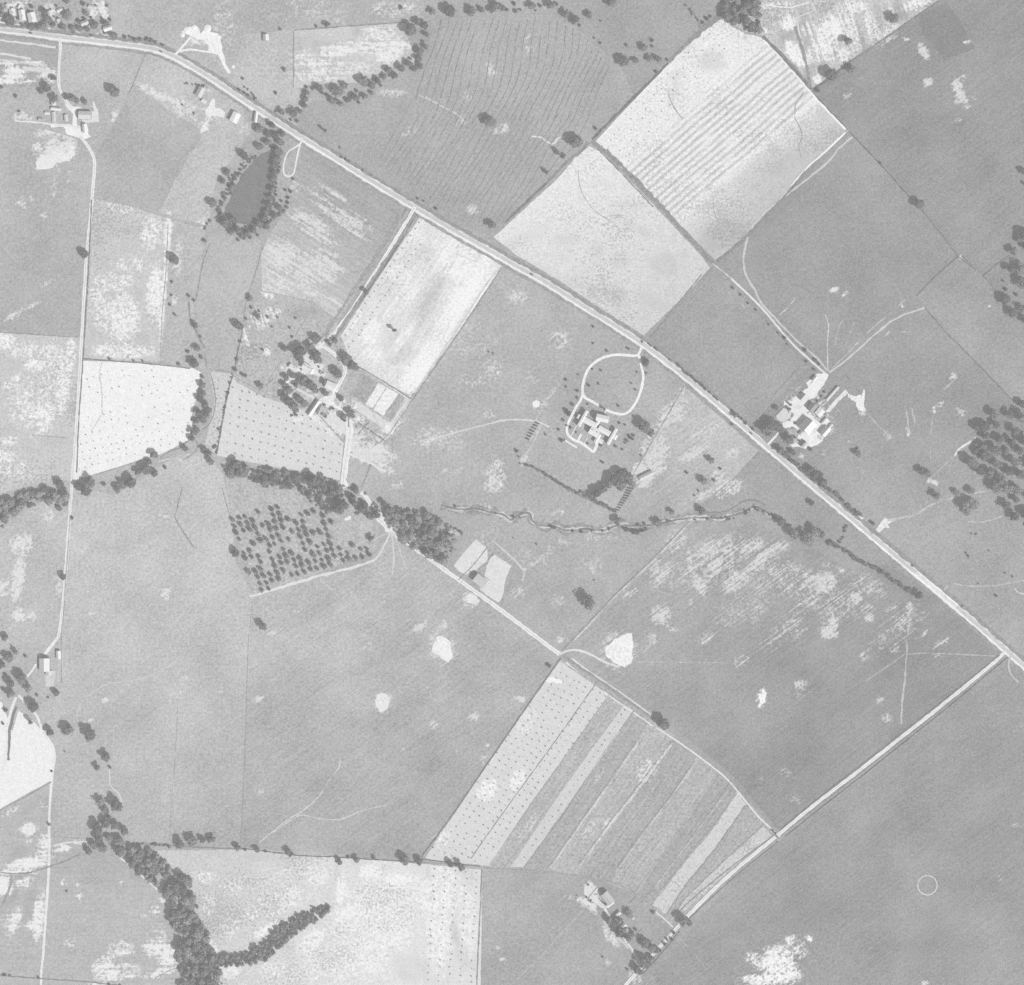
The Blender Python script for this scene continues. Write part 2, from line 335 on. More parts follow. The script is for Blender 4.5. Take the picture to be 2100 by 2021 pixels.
    (30, 150, 22, 16, 0, .85), (0, 0, 1, 1, 0, 0), (95, 148, 22, 14, 0, .6), (15, 130, 26, 8, 5, .6), (50, 168, 40, 6, 0, .5), (15, 165, 26, 9, 0, .8), (70, 130, 26, 5, 5, .7), (0, 0, 1, 1, 0, 0), (0, 0, 1, 1, 0, 0), (100, 165, 16, 10, 0, .5), (0, 0, 1, 1, 0, 0), (45, 235, 16, 10, 0, .4), (120, 290, 26, 10, 0, .5), (50, 245, 22, 6, 5, .6),
    (175, 5, 10, 30, 0, .2), (190, 20, 12, 20, 0, .6), (212, 20, 10, 20, -20, .7), (100, 15, 12, 14, 0, .5), (120, 20, 14, 6, -25, .7), (220, 58, 10, 7, 0, .8), (175, 50, 12, 8, 0, .6), (105, 30, 6, 14, -25, .6), (40, 8, 26, 4, -10, .8), (45, 14, 5, 9, 30, .8), (15, 15, 12, 10, 0, .5), (150, 72, 26, 6, 3, .7), (175, 75, 26, 6, 3, .7), (205, 75, 14, 8, 0, .6), (70, 58, 26, 6, 8, .6), (40, 54, 14, 4, 10, .9), (10, 50, 16, 4, 12, .9), (104, 62, 4, 7, 0, .8), (79, 58, 4, 6, 0, .7), (125, 46, 9, 4, 30, .5), (160, 65, 10, 8, 0, .4),
    (640, 765, 26, 14, 20, .2), (700, 860, 30, 16, 20, .8), (660, 865, 30, 8, 20, .5), (690, 880, 26, 14, 0, .55), (648, 850, 6, 20, -35, .9), (740, 858, 16, 10, 30, .5), (725, 835, 8, 12, 0, .6), (700, 825, 14, 10, 0, .5), (590, 760, 10, 8, 30, .6), (610, 860, 16, 6, 10, .5), (573, 745, 8, 14, -30, .4), (655, 712, 14, 10, -40, .6), (640, 715, 10, 8, 0, .6), (540, 830, 6, 6, 0, .0), (633, 740, 24, 16, 20, .6),
    (1095, 890, 10, 26, 32, .3), (1075, 940, 5, 10, 20, .7), (1068, 950, 4, 7, 0, .9), (1100, 860, 20, 5, 5, .4),
    (430, 235, 20, 12, 30, .5), (445, 250, 20, 8, 40, .35), (365, 230, 14, 5, 30, .6), (400, 245, 12, 4, 30, .8), (395, 225, 20, 10, 30, .25), (500, 265, 8, 14, 30, .35),
    (385, 110, 30, 8, 5, .2), (405, 85, 22, 12, 0, .5), (440, 90, 14, 16, 0, .5),
    (705, 30, 5, 5, 0, .0), (1000, 1110, 40, 30, 0, .2), (930, 1090, 20, 9, 35, .4), (1075, 1170, 6, 4, 0, .7), (1100, 1155, 18, 5, -30, .4),
]
# x, y, rx, ry, turn, factor on the albedo (weedy, wetter or thicker growth)
DARK = [
    (1460, 125, 26, 22, 0, .62), (1395, 150, 10, 8, 0, .75), (1385, 165, 16, 10, 30, .75), (1380, 185, 9, 6, 0, .8), (1640, 195, 14, 12, 20, .7), (1560, 350, 60, 26, -40, .8), (1620, 330, 40, 20, -40, .85), (1600, 420, 50, 14, -40, .75), (1560, 470, 40, 14, -40, .78), (1510, 480, 30, 14, -40, .72), (1455, 500, 30, 24, -40, .8), (1590, 345, 22, 16, 0, .8), (1700, 270, 20, 10, -40, .82), (1690, 230, 14, 20, 30, .84), (1480, 470, 30, 20, 0, .75), (1455, 385, 6, 6, 0, .6),
    (1225, 515, 16, 14, 0, .75), (1270, 535, 18, 16, 0, .78), (1290, 420, 40, 12, 0, .85), (1290, 460, 14, 10, 0, .75), (1320, 475, 16, 10, 30, .75), (1165, 490, 30, 12, 0, .8), (1180, 580, 30, 14, 0, .84), (1260, 610, 40, 14, 30, .84), (1360, 540, 30, 24, 0, .84), (1340, 620, 40, 14, 30, .84), (1100, 480, 40, 14, -30, .88), (1050, 500, 30, 12, -40, .82), (1265, 445, 12, 7, 0, .7), (1215, 590, 12, 6, -10, .7), (1275, 600, 14, 6, 40, .65), (1120, 560, 40, 10, 32, .85),
    (890, 590, 14, 60, 33, .74), (870, 640, 14, 60, 33, .76), (920, 540, 14, 30, 33, .76), (830, 720, 20, 20, 0, .82), (800, 700, 10, 30, 33, .84), (960, 500, 16, 12, 0, .85), (975, 610, 12, 12, 0, .72), (810, 740, 14, 8, 0, .8), (700, 690, 14, 30, 33, .9), (790, 590, 12, 30, 33, .85), (870, 520, 20, 20, 33, .84), (940, 570, 14, 20, 30, .82),
    (640, 530, 50, 20, 0, .84), (560, 560, 30, 14, 0, .84), (700, 590, 30, 40, 30, .85), (620, 640, 40, 14, 0, .82), (600, 500, 60, 8, 33, .82),
    (220, 540, 26, 20, 0, .86), (270, 600, 20, 20, 0, .84), (190, 670, 6, 30, 0, .78), (280, 690, 20, 8, 0, .8), (300, 700, 8, 20, 0, .84), (220, 470, 30, 20, 0, .88), (280, 480, 26, 20, 0, .88),
    (50, 820, 40, 30, 0, .84), (110, 905, 26, 12, 0, .84), (90, 770, 30, 20, 0, .9), (30, 880, 30, 12, 0, .86), (40, 740, 40, 14, 0, .9),
    (65, 1850, 16, 26, 10, .78), (40, 1750, 20, 12, 0, .86), (40, 1800, 30, 5, -22, .7), (30, 1830, 7, 20, 15, .72), (10, 1860, 7, 16, 20, .75), (95, 1650, 8, 16, 20, .8), (60, 1660, 30, 5, -30, .84),
    (560, 1760, 60, 16, 0, .88), (520, 1800, 40, 18, 0, .9), (740, 1770, 16, 22, 0, .84), (690, 1800, 7, 40, 0, .82), (790, 1778, 22, 7, 0, .82), (870, 1790, 20, 24, 0, .84), (655, 1950, 14, 50, -12, .78), (670, 2000, 12, 20, 0, .84), (840, 1985, 40, 36, 0, .82), (770, 1950, 14, 12, 30, .8), (810, 1855, 16, 8, -35, .84), (960, 1970, 26, 20, 40, .82), (925, 1900, 7, 50, -18, .8), (945, 1930, 10, 40, -25, .82), (735, 1890, 8, 26, 0, .84), (840, 1890, 20, 30, 0, .9), (600, 1960, 20, 20, 0, .88), (460, 1970, 30, 10, 0, .84), (480, 1890, 26, 18, 0, .86), (960, 1800, 24, 20, 0, .84), (470, 1850, 50, 14, 0, .9),
    (580, 1930, 26, 12, 40, .82), (660, 1905, 16, 14, 0, .8), (730, 1920, 14, 6, 20, .82),
    (640, 90, 20, 26, 0, .84), (610, 100, 12, 30, 0, .78), (810, 92, 14, 6, -10, .76), (735, 65, 14, 6, 0, .82), (780, 108, 18, 5, 0, .82), (700, 130, 30, 10, 0, .88), (675, 92, 10, 6, 0, .84),
    (1530, 1140, 12, 8, 40, .84), (1720, 1130, 50, 12, 35, .94),
    (1270, 1150, 40, 20, 0, .95), (1100, 610, 40, 30, 0, .95), (1040, 700, 30, 40, 0, .95), (1100, 670, 30, 20, 0, .94), (1060, 860, 30, 20, 0, .93),
    (1905, 60, 1, 1, 0, 1.), (520, 20, 40, 40, 0, .94), (735, 20, 60, 20, 0, .94), (450, 20, 60, 30, 0, .97),
    (1640, 1330, 140, 60, -35, .93), (1820, 1400, 100, 50, -35, .95), (1700, 1440, 100, 40, -35, .95), (1480, 1500, 80, 40, -35, .97),
    (1600, 1560, 50, 30, -30, .92), (1800, 1720, 60, 30, -30, .93), (1950, 1880, 90, 40, -30, .93), (2020, 1730, 50, 50, 0, .93), (1650, 1880, 80, 30, 0, .94), (1900, 1950, 90, 40, 20, .93), (1580, 1760, 70, 30, -30, .95), (1470, 1930, 50, 60, 0, .95), (1620, 1975, 8, 6, 0, .62), (1645, 1960, 10, 10, 0, .72), (1575, 1985, 6, 7, 0, .6),
    (1640, 60, 18, 14, 0, .78), (1610, 75, 14, 20, -20, .74), (1700, 20, 20, 14, 0, .8), (1765, 80, 7, 40, -18, .76), (1650, 40, 8, 30, -14, .76), (1580, 30, 30, 12, 10, .82), (1690, 130, 14, 8, 0, .82), (1840, 20, 12, 20, 0, .72), (1800, 30, 8, 26, -14, .82), (1655, 150, 7, 30, -12, .7), (1660, 110, 7, 40, -12, .7), (1712, 110, 8, 8, 0, .65), (1855, 30, 18, 12, -30, .7),
]


def ell(L, x, y, dark=False):
    out = np.ones(len(x)) if dark else np.zeros(len(x))
    for (cx, cy, rx, ry, a, v) in L:
        if v == 0:
            continue
        if not dark and cx > 1290 and 1080 < cy < 1500:
            v = v * .85
        sx = 1.9 * max(rx, ry)
        m = (np.abs(x - cx) < sx) & (np.abs(y - cy) < sx)
        if not m.any():
            continue
        t = math.radians(a)
        dx, dy = x[m] - cx, y[m] - cy
        u = (dx * math.cos(t) + dy * math.sin(t)) / rx
        w = (-dx * math.sin(t) + dy * math.cos(t)) / ry
        d = np.sqrt(u * u + w * w)
        k = np.clip((1.55 - d) / 1.1, 0, 1)
        k = k * k * (3 - 2 * k)
        if dark:
            out[m] *= 1 - (1 - v) * k
        else:
            out[m] = np.maximum(out[m], v * k)
    return out


def soil(me, xy, tone, feats=True):
    x, y = np.array([p[0] for p in xy]), np.array([p[1] for p in xy])
    t = tone(x, y) if callable(tone) else np.full(len(x), float(tone))
    a = alb(t)
    b = np.zeros(len(x))
    d = np.zeros(len(x))
    if feats:
        d = 1 - ell(DARK, x, y, True)
        b = ell(BARE, x, y)
    col = np.ones((len(x), 4), np.float32)
    col[:, 0], col[:, 1], col[:, 2] = a, b, d * 2.2
    at = me.attributes.new('soil', 'FLOAT_COLOR', 'POINT')
    at.data.foreach_set('color', col.ravel())


def densify(poly, step, wob=0.0, seed=0):
    out = []
    n = len(poly)
    for i in range(n):
        (ax, ay), (bx, by) = poly[i], poly[(i + 1) % n]
        d = math.hypot(bx - ax, by - ay)
        m = max(1, int(d / step))
        for j in range(m):
            out.append((ax + (bx - ax) * j / m, ay + (by - ay) * j / m))
    if wob:
        a = np.array(out)
        dx = (nz2(a[:, 0], a[:, 1], 7, seed) - .5) * 2 * wob
        dy = (nz2(a[:, 0], a[:, 1], 7, seed + 3) - .5) * 2 * wob
        out = [(p[0] + q, p[1] + r) for p, q, r in zip(out, dx, dy)]
    return out


def sheet(name, poly, tone, mat, label, grid=6.0, wob=0.8, feats=True, kind='structure', z=None):
    """one field, yard or plot as its own triangulated sheet of ground"""
    b = densify(poly, grid, wob, len(COL.objects))
    p = np.array(b)
    x0, y0 = p.min(0)
    x1, y1 = p.max(0)
    gx, gy = np.meshgrid(np.arange(x0 + grid / 2, x1, grid), np.arange(y0 + grid / 2, y1, grid))
    gx = gx.ravel() + RNG.uniform(-.2, .2, gx.size) * grid
    gy = gy.ravel() + RNG.uniform(-.2, .2, gy.size) * grid
    ins = np.zeros(gx.shape, bool)
    near = np.zeros(gx.shape, bool)
    for (ax, ay), (bx, by) in zip(p, np.roll(p, -1, 0)):
        near |= (gx - ax) ** 2 + (gy - ay) ** 2 < (grid * .6) ** 2
        if ay != by:
            ins ^= ((ay > gy) != (by > gy)) & (gx < (bx - ax) * (gy - ay) / (by - ay) + ax)
    k = ins & ~near
    pts = [Vector(q) for q in b] + [Vector((u, w)) for u, w in zip(gx[k], gy[k])]
    n = len(b)
    r = geometry.delaunay_2d_cdt(pts, [(i, (i + 1) % n) for i in range(n)], [], 1, 1e-5)
    xy = [(q.x, q.y) for q in r[0]]
    zz = level([b]) if z is None else z
    me = bpy.data.meshes.new(name)
    faces = []
    for f in r[2]:
        a, c, d = [r[0][i] for i in f[:3]]
        cr = (c.x - a.x) * (d.y - a.y) - (c.y - a.y) * (d.x - a.x)
        faces.append(tuple(f) if cr < 0 else tuple(reversed(f)))      # map y runs down, world y up
    me.from_pydata([tuple(W(u, w, zz)) for u, w in xy], [], faces)
    soil(me, xy, tone, feats)
    o = link(name, me, mat)
    return tag(o, label, kind=kind)


def smooth(pts, step=5.0):
    """Catmull-Rom through the points"""
    P = [pts[0]] + list(pts) + [pts[-1]]
    out = []
    for i in range(1, len(P) - 2):
        p0, p1, p2, p3 = [np.array(P[j], float) for j in (i - 1, i, i + 1, i + 2)]
        m = max(2, int(np.hypot(*(p2 - p1)) / step))
        for j in range(m):
            t = j / m
            out.append(.5 * ((2 * p1) + (-p0 + p2) * t + (2 * p0 - 5 * p1 + 4 * p2 - p3) * t * t + (-p0 + 3 * p1 - 3 * p2 + p3) * t ** 3))
    out.append(np.array(pts[-1], float))
    return np.array(out)


def offset(pts, d):
    c = np.asarray(pts, float)
    t = np.gradient(c, axis=0)
    t /= np.maximum(np.hypot(t[:, 0], t[:, 1]), 1e-6)[:, None]
    return c + np.stack([-t[:, 1], t[:, 0]], 1) * d


def strip(name, pts, w, tone, mat, label, wob=.15, crisp=False, step=4.0, group=None, close=False, fade=0.0, w1=None):
    """a road, lane, track, ditch or weedy strip laid along a line"""
    c = smooth(pts, step)
    t = np.gradient(c, axis=0)
    t /= np.maximum(np.hypot(t[:, 0], t[:, 1]), 1e-6)[:, None]
    nrm = np.stack([-t[:, 1], t[:, 0]], 1)
    n = len(c)
    ww = np.linspace(w, w if w1 is None else w1, n) / 2
    sd = len(COL.objects)
    ra = 1 + wob * 2 * (nz2(c[:, 0], c[:, 1], 9, sd) - .5) + wob * 1.2 * (nz2(c[:, 0], c[:, 1], 3.5, sd + 1) - .5)
    rb = 1 + wob * 2 * (nz2(c[:, 0], c[:, 1], 9, sd + 5) - .5) + wob * 1.2 * (nz2(c[:, 0], c[:, 1], 3.5, sd + 6) - .5)
    if fade:
        g = np.clip((nz2(c[:, 0], c[:, 1], 16, sd + 9) - fade) * 4, .12, 1)
        ra, rb = ra * g, rb * g
    A = c + nrm * (ww * ra)[:, None]
    B = c - nrm * (ww * rb)[:, None]
    zz = level([[tuple(q) for q in A[i:i + 2]] + [tuple(q) for q in B[i:i + 2][::-1]] for i in range(0, n - 1)])
    xy = [tuple(q) for q in A] + [tuple(q) for q in B]
    me = mesh(name, [W(u, v, zz) for u, v in xy], [(i, i + 1, n + i + 1, n + i) for i in range(n - 1)])
    soil(me, xy, tone, False)
    o = link(name, me, mat)
    return tag(o, label, kind='structure', group=group)

# ------------------------------------------------------------------ ground materials
G_PAST = ground_mat('pasture_grass', streak_deg=-38, streak=.12, grain=.70, blotch=.17, big=.34, bare=226, dark=.14)
G_SE = ground_mat('long_grass', streak_deg=-36, streak=.32, grain=.72, blotch=.18, big=.42, bare=218, dark=.16, across=.42, along=.014)
G_BAND = ground_mat('banded_crop', streak_deg=32, streak=.34, grain=.70, blotch=.18, big=.20, bare=222, dark=.2, across=.20, along=.012)
G_CHALK = ground_mat('chalky_grass', streak_deg=-36, streak=.10, grain=.9, blotch=.22, big=.2, bare=246, dark=.5)
G_STUB = ground_mat('stubble', grain=.42, blotch=.18, big=.16, bare=243, speck=.38, dark=.20)
G_STUBS = ground_mat('raked_stubble', streak_deg=-40, streak=.12, grain=.40, blotch=.15, big=.12, bare=243, speck=.32, dark=.22)
G_LANE = ground_mat('cut_stubble', streak_deg=-55, streak=.20, grain=.40, blotch=.15, big=.14, bare=244, speck=.20, dark=.32, across=.16)
G_WHITE = ground_mat('white_stubble', grain=.24, blotch=.12, big=.10, bare=245, speck=.07, dark=.3)
G_ROWS = ground_mat('row_crop', streak_deg=-56, streak=.38, grain=.95, blotch=.2, big=.15, bare=226, across=.38, along=.02, dark=.2)
G_ROWN = ground_mat('mown_rows', streak_deg=-60, streak=.14, grain=.70, blotch=.15, big=.28, bare=222, dark=.15)
G_HILL = ground_mat('dry_hillside', streak_deg=72, streak=.24, grain=.70, blotch=.26, big=.14, bare=241, speck=.42, dark=.42)
G_HOR = ground_mat('mown_hay', streak_deg=0, streak=.16, grain=.58, blotch=.18, big=.22, bare=236, dark=.30)
G_ROAD = ground_mat('road_gravel', grain=.22, blotch=.14, big=.10)
G_WEED = ground_mat('weeds', grain=.90, blotch=.32, big=.10, dark=.3)
G_YARD = ground_mat('trodden_yard', grain=.22, blotch=.15, big=.10, bare=245, speck=.20)

# the far countryside, one sheet to the horizon, a patchwork of fields
kk = NB('countryside')
pos = kk.n('ShaderNodeNewGeometry').outputs['Position']
vor = kk.n('ShaderNodeTexVoronoi', feature='F1')
vor.inputs['Scale'].default_value = 1 / 330.0
kk.t.links.new(pos, vor.inputs['Vector'])
sp = kk.n('ShaderNodeSeparateColor')
kk.t.links.new(vor.outputs['Color'], sp.inputs[0])
fv = kk.math('MULTIPLY_ADD', sp.outputs[0], .20, .16)
fv = kk.math('MULTIPLY', fv, kk.math('MULTIPLY_ADD', kk.math('SUBTRACT', kk.noise(pos, .3, 4, .7), .5), .5, 1.0))
fv = kk.math('MULTIPLY', fv, kk.math('MULTIPLY_ADD', kk.math('SUBTRACT', kk.noise(pos, .02, 4, .6), .5), .4, 1.0))
kk.color(fv)
R = 9000
go = link('ground', mesh('ground', [(-R, -R, 0), (R, -R, 0), (R, R, 0), (-R, R, 0)], [(0, 1, 2, 3)]), kk.m)
tag(go, 'open farmland running on beyond the photographed fields', kind='structure')

# ------------------------------------------------------------------ fields
B0, B1, R1 = -MG + 10, 2021 + MG - 10, 2100 + MG - 10   # a margin outside the frame


def lin(x0, y0, t0, x1, y1, t1):
    d2 = (x1 - x0) ** 2 + (y1 - y0) ** 2
    return lambda x, y: t0 + (t1 - t0) * np.clip(((x - x0) * (x1 - x0) + (y - y0) * (y1 - y0)) / d2, 0, 1)


F = sheet
F('pasture', [(B0, B0), (R1, B0), (R1, B1), (B0, B1)], lin(0, 1000, 190, 2100, 1000, 168), G_PAST, 'grass between the fields', grid=20, wob=0, feats=False)
# north of the highway
F('pasture', [(B0, B0), (900, B0), (880, 35), (845, 45), (690, 55), (605, 60), (500, 70), (480, 140), (470, 180), (360, 118), (305, 90), (235, 82), (226, B0 + 60)], lin(500, 0, 184, 400, 150, 190), G_PAST, 'smooth grey pasture north of the highway')
F('pasture', [(500, 70), (602, 62), (602, 175), (640, 205), (605, 262), (540, 222), (472, 180), (482, 140)], 194, G_PAST, 'small pale pasture beside the sand tracks')
F('hay_field', [(602, 64), (690, 57), (832, 47), (832, 66), (852, 120), (848, 132), (828, 130), (780, 150), (738, 170), (660, 172), (602, 182)], 205, G_HOR, 'pale mown field inside the wooded bend')
F('pasture', [(900, B0), (1500, B0), (1480, 30), (1440, 66), (1371, 128), (1300, 200), (1275, 140), (1230, 100), (1180, 52), (1130, 28), (1000, 30), (882, 38)], lin(1000, 0, 182, 1400, 100, 172), G_PAST, 'dark pasture above the furrowed field')
F('furrowed_field', [(880, 40), (1000, 31), (1130, 29), (1182, 55), (1232, 102), (1276, 142), (1300, 202), (1212, 286), (1200, 305), (1180, 312), (1156, 335), (1125, 370), (1032, 460), (1004, 480), (925, 462), (855, 420), (780, 375), (700, 326), (625, 280), (606, 250), (622, 216), (660, 205), (700, 215), (770, 190), (805, 172), (868, 145), (880, 90)], lin(1000, 60, 181, 900, 400, 177), G_ROWN, 'wide grey field ruled with wavy dark furrows')
F('straw_field', [(1371, 130), (1420, 85), (1460, 45), (1480, 32), (1500, 55), (1530, 70), (1564, 77), (1610, 125), (1664, 186), (1739, 268), (1654, 347), (1580, 430), (1511, 500), (1467, 534), (1400, 470), (1340, 410), (1280, 350), (1222, 290), (1300, 210)],
  lambda x, y: (lambda u, v: np.where((v > -4) & (v < 156) & (u > -185) & (u < 240), 238 - 40 * np.clip((np.sin(v * 2 * math.pi / 12.6 + 1.5 * nz2(x, y, 60, 4)) + .1) * 1.3, 0, 1) * np.clip(nz2(u, v * 3, 34, 9) * 2.0 + .05, 0, 1) * np.clip(np.minimum(v + 4, 156 - v) / 12, 0, 1), np.where(v < -2, 236, lin(0, 150, 228, 0, 230, 202)(u, v))))((x - 1440) * .756 - (y - 260) * .655, (x - 1440) * .655 + (y - 260) * .756 + 40),
  G_STUBS, 'bright straw field crossed by dark raked bands', grid=3.2)
F('straw_field', [(1208, 300), (1235, 314), (1300, 380), (1370, 452), (1438, 525), (1456, 550), (1400, 610), (1320, 688), (1240, 638), (1150, 578), (1060, 524), (1012, 487), (1040, 462), (1090, 415), (1140, 370), (1180, 325)], lin(1180, 330, 234, 1330, 640, 214), G_STUB, 'bright mottled straw field beside the highway', grid=5)
F('hillside', [(1480, 28), (1505, B0), (1990, B0), (1925, 2), (1850, 54), (1770, 107), (1735, 130), (1700, 155), (1668, 183), (1632, 136), (1590, 94), (1562, 74), (1530, 66), (1500, 50)], 204, G_HILL, 'dry blotchy hillside with white scars at the top edge', grid=5)
F('pasture', [(1990, B0), (R1, B0), (R1, 800), (2100, 660), (2015, 566), (1965, 525), (1870, 410), (1800, 332), (1741, 268), (1668, 186), (1700, 157), (1770, 109), (1850, 56), (1925, 4)], lin(1900, 50, 160, 2100, 500, 166), G_SE, 'very large dark pasture at the upper corner')
F('plot', cv(1500, 0, 3.772, [(1660, 20), (1750, 130), (1870, 350), (1880, 385), (1760, 420), (1650, 465), (1560, 360), (1470, 245), (1450, 130), (1560, 60)]), 152, G_PAST, 'darker square plot inside the dark pasture', wob=2)
F('pasture', [(1739, 272), (1870, 412), (1963, 526), (1880, 608), (1900, 632), (1985, 725), (2075, 820), (2100, 850), (R1, 980), (R1, 1500), (2100, 1352), (1990, 1250), (1750, 1048), (1600, 922), (1500, 838), (1400, 755), (1332, 694), (1468, 540), (1520, 497), (1590, 425), (1655, 350)], lambda x, y: 167 + 12 * np.clip((y - 850) / 180, 0, 1) * np.clip((x - 1600) / 150, 0, 1) + 3 * np.clip((700 - y) / 300, -1, 0), G_PAST, 'big grey pasture around the upper farmyard')
F('pasture', [(1334, 692), (1466, 546), (1560, 648), (1655, 752), (1610, 800), (1562, 850), (1540, 872), (1460, 804)], 172, G_PAST, 'square pasture between the straw field and the farmyard')
F('pasture', [(1963, 526), (2015, 566), (2100, 662), (R1, 802), (R1, 980), (2100, 850), (2075, 818), (1985, 723), (1900, 630), (1882, 608)], lin(1900, 600, 170, 2100, 780, 174), G_PAST, 'long pale strip of pasture beside the woodland grove')
# south of the highway, middle
F('pasture', [(1030, 548), (1150, 612), (1312, 712), (1405, 790), (1300, 1005), (1410, 1085), (1150, 1345), (950, 1200), (790, 1090), (700, 1000), (700, 930), (715, 862), (800, 888), (850, 808), (940, 680)], lin(950, 700, 187, 1150, 950, 181), G_PAST, 'rolling grey pasture between the highway and the dirt road', grid=7)
F('lawn', [(1200, 645), (1312, 713), (1402, 791), (1350, 880), (1298, 972), (1270, 1052), (1190, 1010), (1072, 948), (1112, 870), (1160, 775), (1180, 700)], lin(1180, 750, 179, 1200, 980, 186), G_PAST, 'mown lawn around the white winged mansion')
F('dry_field', [(1403, 793), (1470, 850), (1555, 925), (1500, 985), (1440, 1032), (1395, 1056), (1330, 1040), (1290, 1010), (1299, 970), (1345, 890)], lin(1400, 820, 200, 1400, 1050, 184), G_SE, 'pale wedge of dry field beside the mansion lawn')
F('pasture', [(1557, 926), (1640, 990), (1745, 1078), (1780, 1110), (1740, 1130), (1660, 1090), (1590, 1060), (1500, 1045), (1420, 1052), (1450, 1030), (1502, 985)], 172, G_PAST, 'dark triangle of grass between creek and highway')
F('large_field', [(1410, 1086), (1480, 1062), (1560, 1080), (1640, 1110), (1760, 1175), (1800, 1150), (1900, 1205), (1990, 1272), (2060, 1340), (1940, 1450), (1830, 1536), (1700, 1640), (1604, 1712), (1500, 1588), (1350, 1468), (1250, 1405), (1155, 1343), (1290, 1210)], lin(1350, 1180, 175, 1750, 1480, 161), G_SE, 'huge dark field scarred with pale streaks', grid=6)
F('large_field', [(2064, 1346), (2100, 1372), (R1, 1510), (R1, B1), (1285, B1), (1320, 2021), (1400, 1930), (1500, 1805), (1600, 1725), (1700, 1650), (1830, 1548), (1940, 1460)], lambda x, y: 166 + 8 * np.clip((1520 - x) / 200, 0, 1) + 3 * (nz2(x, y, 160, 3) - .5), G_SE, 'dark featureless field at the lower corner', grid=9)
F('pasture', [(148, 1000), (240, 1015), (330, 955), (372, 932), (425, 928), (458, 975), (476, 1065), (482, 1150), (520, 1222), (514, 1300), (505, 1500), (495, 1738), (350, 1732), (240, 1745), (106, 1722), (104, 1602), (115, 1420), (128, 1260), (140, 1100)], lin(250, 1100, 199, 380, 1650, 189), G_PAST, 'light smooth pasture beside the west lane', grid=7)
F('pasture', [(365, 1350), (372, 1225), (520, 1224), (514, 1300), (505, 1500), (495, 1738), (350, 1732), (358, 1500)], lin(440, 1225, 197, 430, 1738, 186), G_PAST, 'narrow upright pasture strip with a faint border')
F('pasture', [(520, 1224), (640, 1185), (760, 1150), (800, 1092), (950, 1202), (1148, 1346), (1090, 1430), (1000, 1562), (865, 1760), (620, 1747), (495, 1738), (505, 1500)], lin(650, 1200, 191, 850, 1650, 178), G_SE, 'broad grey pasture below the orchard', grid=7)
F('strip_field', [(1150, 1352), (1240, 1412), (1350, 1482), (1420, 1540), (1500, 1604), (1560, 1672), (1592, 1708), (1500, 1790), (1400, 1890), (1362, 1896), (1300, 1832), (1222, 1802), (1120, 1784), (990, 1778), (866, 1764), (1000, 1566)], lambda x, y: (lambda q: np.select([q < 168, q < 225, q < 283, q < 345, q < 400, q < 455], [187, 180, 188, 179, 186, 177], 181))((x - 1150) * .825 + (y - 1350) * .565), G_ROWS, 'crop field divided into long slanting strips', grid=5)
F('crop_strip', [(1148, 1356), (1250, 1424), (1182, 1520), (1090, 1645), (1002, 1776), (870, 1763), (1000, 1568)], 219, G_WHITE, 'broad pale strip set with rows of corn shocks', grid=5)
F('crop_strip', [(1280, 1446), (1300, 1458), (1240, 1540), (1160, 1660), (1072, 1780), (1048, 1778), (1140, 1640), (1215, 1535)], 214, G_WHITE, 'narrow pale strip with one row of shocks', grid=5)
F('crop_strip', [(1512, 1622), (1530, 1650), (1465, 1740), (1400, 1820), (1366, 1874), (1338, 1856), (1420, 1750), (1470, 1690)], 214, G_STUB, 'wide pale bare strip near the lower lane', grid=5, wob=2)
F('crop_strip', [(1566, 1694), (1582, 1714), (1500, 1780), (1440, 1838), (1392, 1878), (1376, 1888), (1402, 1846), (1480, 1772)], 210, G_STUB, 'pale strip running along the lower lane', grid=5, wob=2)
F('hay_field', [(300, 1745), (500, 1742), (690, 1757), (865, 1772), (990, 1784), (982, B1), (430, B1), (430, 1960), (400, 1865), (380, 1800)], lin(480, 1800, 211, 740, 1890, 230), G_STUB, 'pale blotchy hay field at the lower edge', grid=6)
F('hay_field', [(876, 1774), (989, 1784), (982, B1), (866, B1), (870, 1900)], 225, G_WHITE, 'pale column of stubble with rows of shocks', grid=6)
F('pasture', [(992, 1787), (1180, 1794), (1215, 1802), (1240, 1850), (1290, 1940), (1322, 2000), (1290, 2060), (1270, B1), (984, B1)], lin(1050, 1800, 180, 1200, 1980, 176), G_PAST, 'plain grey pasture left of the lower farmstead', grid=8)
F('pasture', [(108, 1722), (180, 1752), (236, 1752), (262, 1768), (330, 1830), (352, 1860), (370, 1950), (366, B1), (84, B1), (96, 1900), (106, 1790)], lin(200, 1800, 186, 300, 2000, 192), G_HOR, 'grey pasture in the curve of the creek wood', grid=6)
F('pasture', [(B0, 1735), (0, 1662), (60, 1628), (104, 1602), (106, 1720), (98, 1850), (88, 2021), (82, B1), (B0, B1)], 189, G_HOR, 'rough blotchy pasture at the lower left corner', grid=6)
F('straw_field', [(25, 1500), (38, 1458), (60, 1470), (90, 1503), (110, 1528), (113, 1560), (104, 1602), (60, 1625), (0, 1660), (B0, 1733), (B0, 1440), (4, 1440)], 239, G_WHITE, 'white bare field beside the west lane', grid=5)
F('pasture', [(B0, 1050), (0, 1040), (90, 1012), (132, 1012), (140, 1060), (132, 1200), (124, 1270), (96, 1330), (0, 1292), (B0, 1300)], lin(20, 1100, 198, 120, 1300, 190), G_PAST, 'patchy pasture between creek and west lane', grid=6)
F('hay_field', [(B0, 682), (0, 683), (80, 687), (172, 692), (160, 850), (150, 985), (100, 986), (0, 1012), (B0, 1045)], 206, G_STUB, 'pale rough field bleached along the west lane', grid=6)
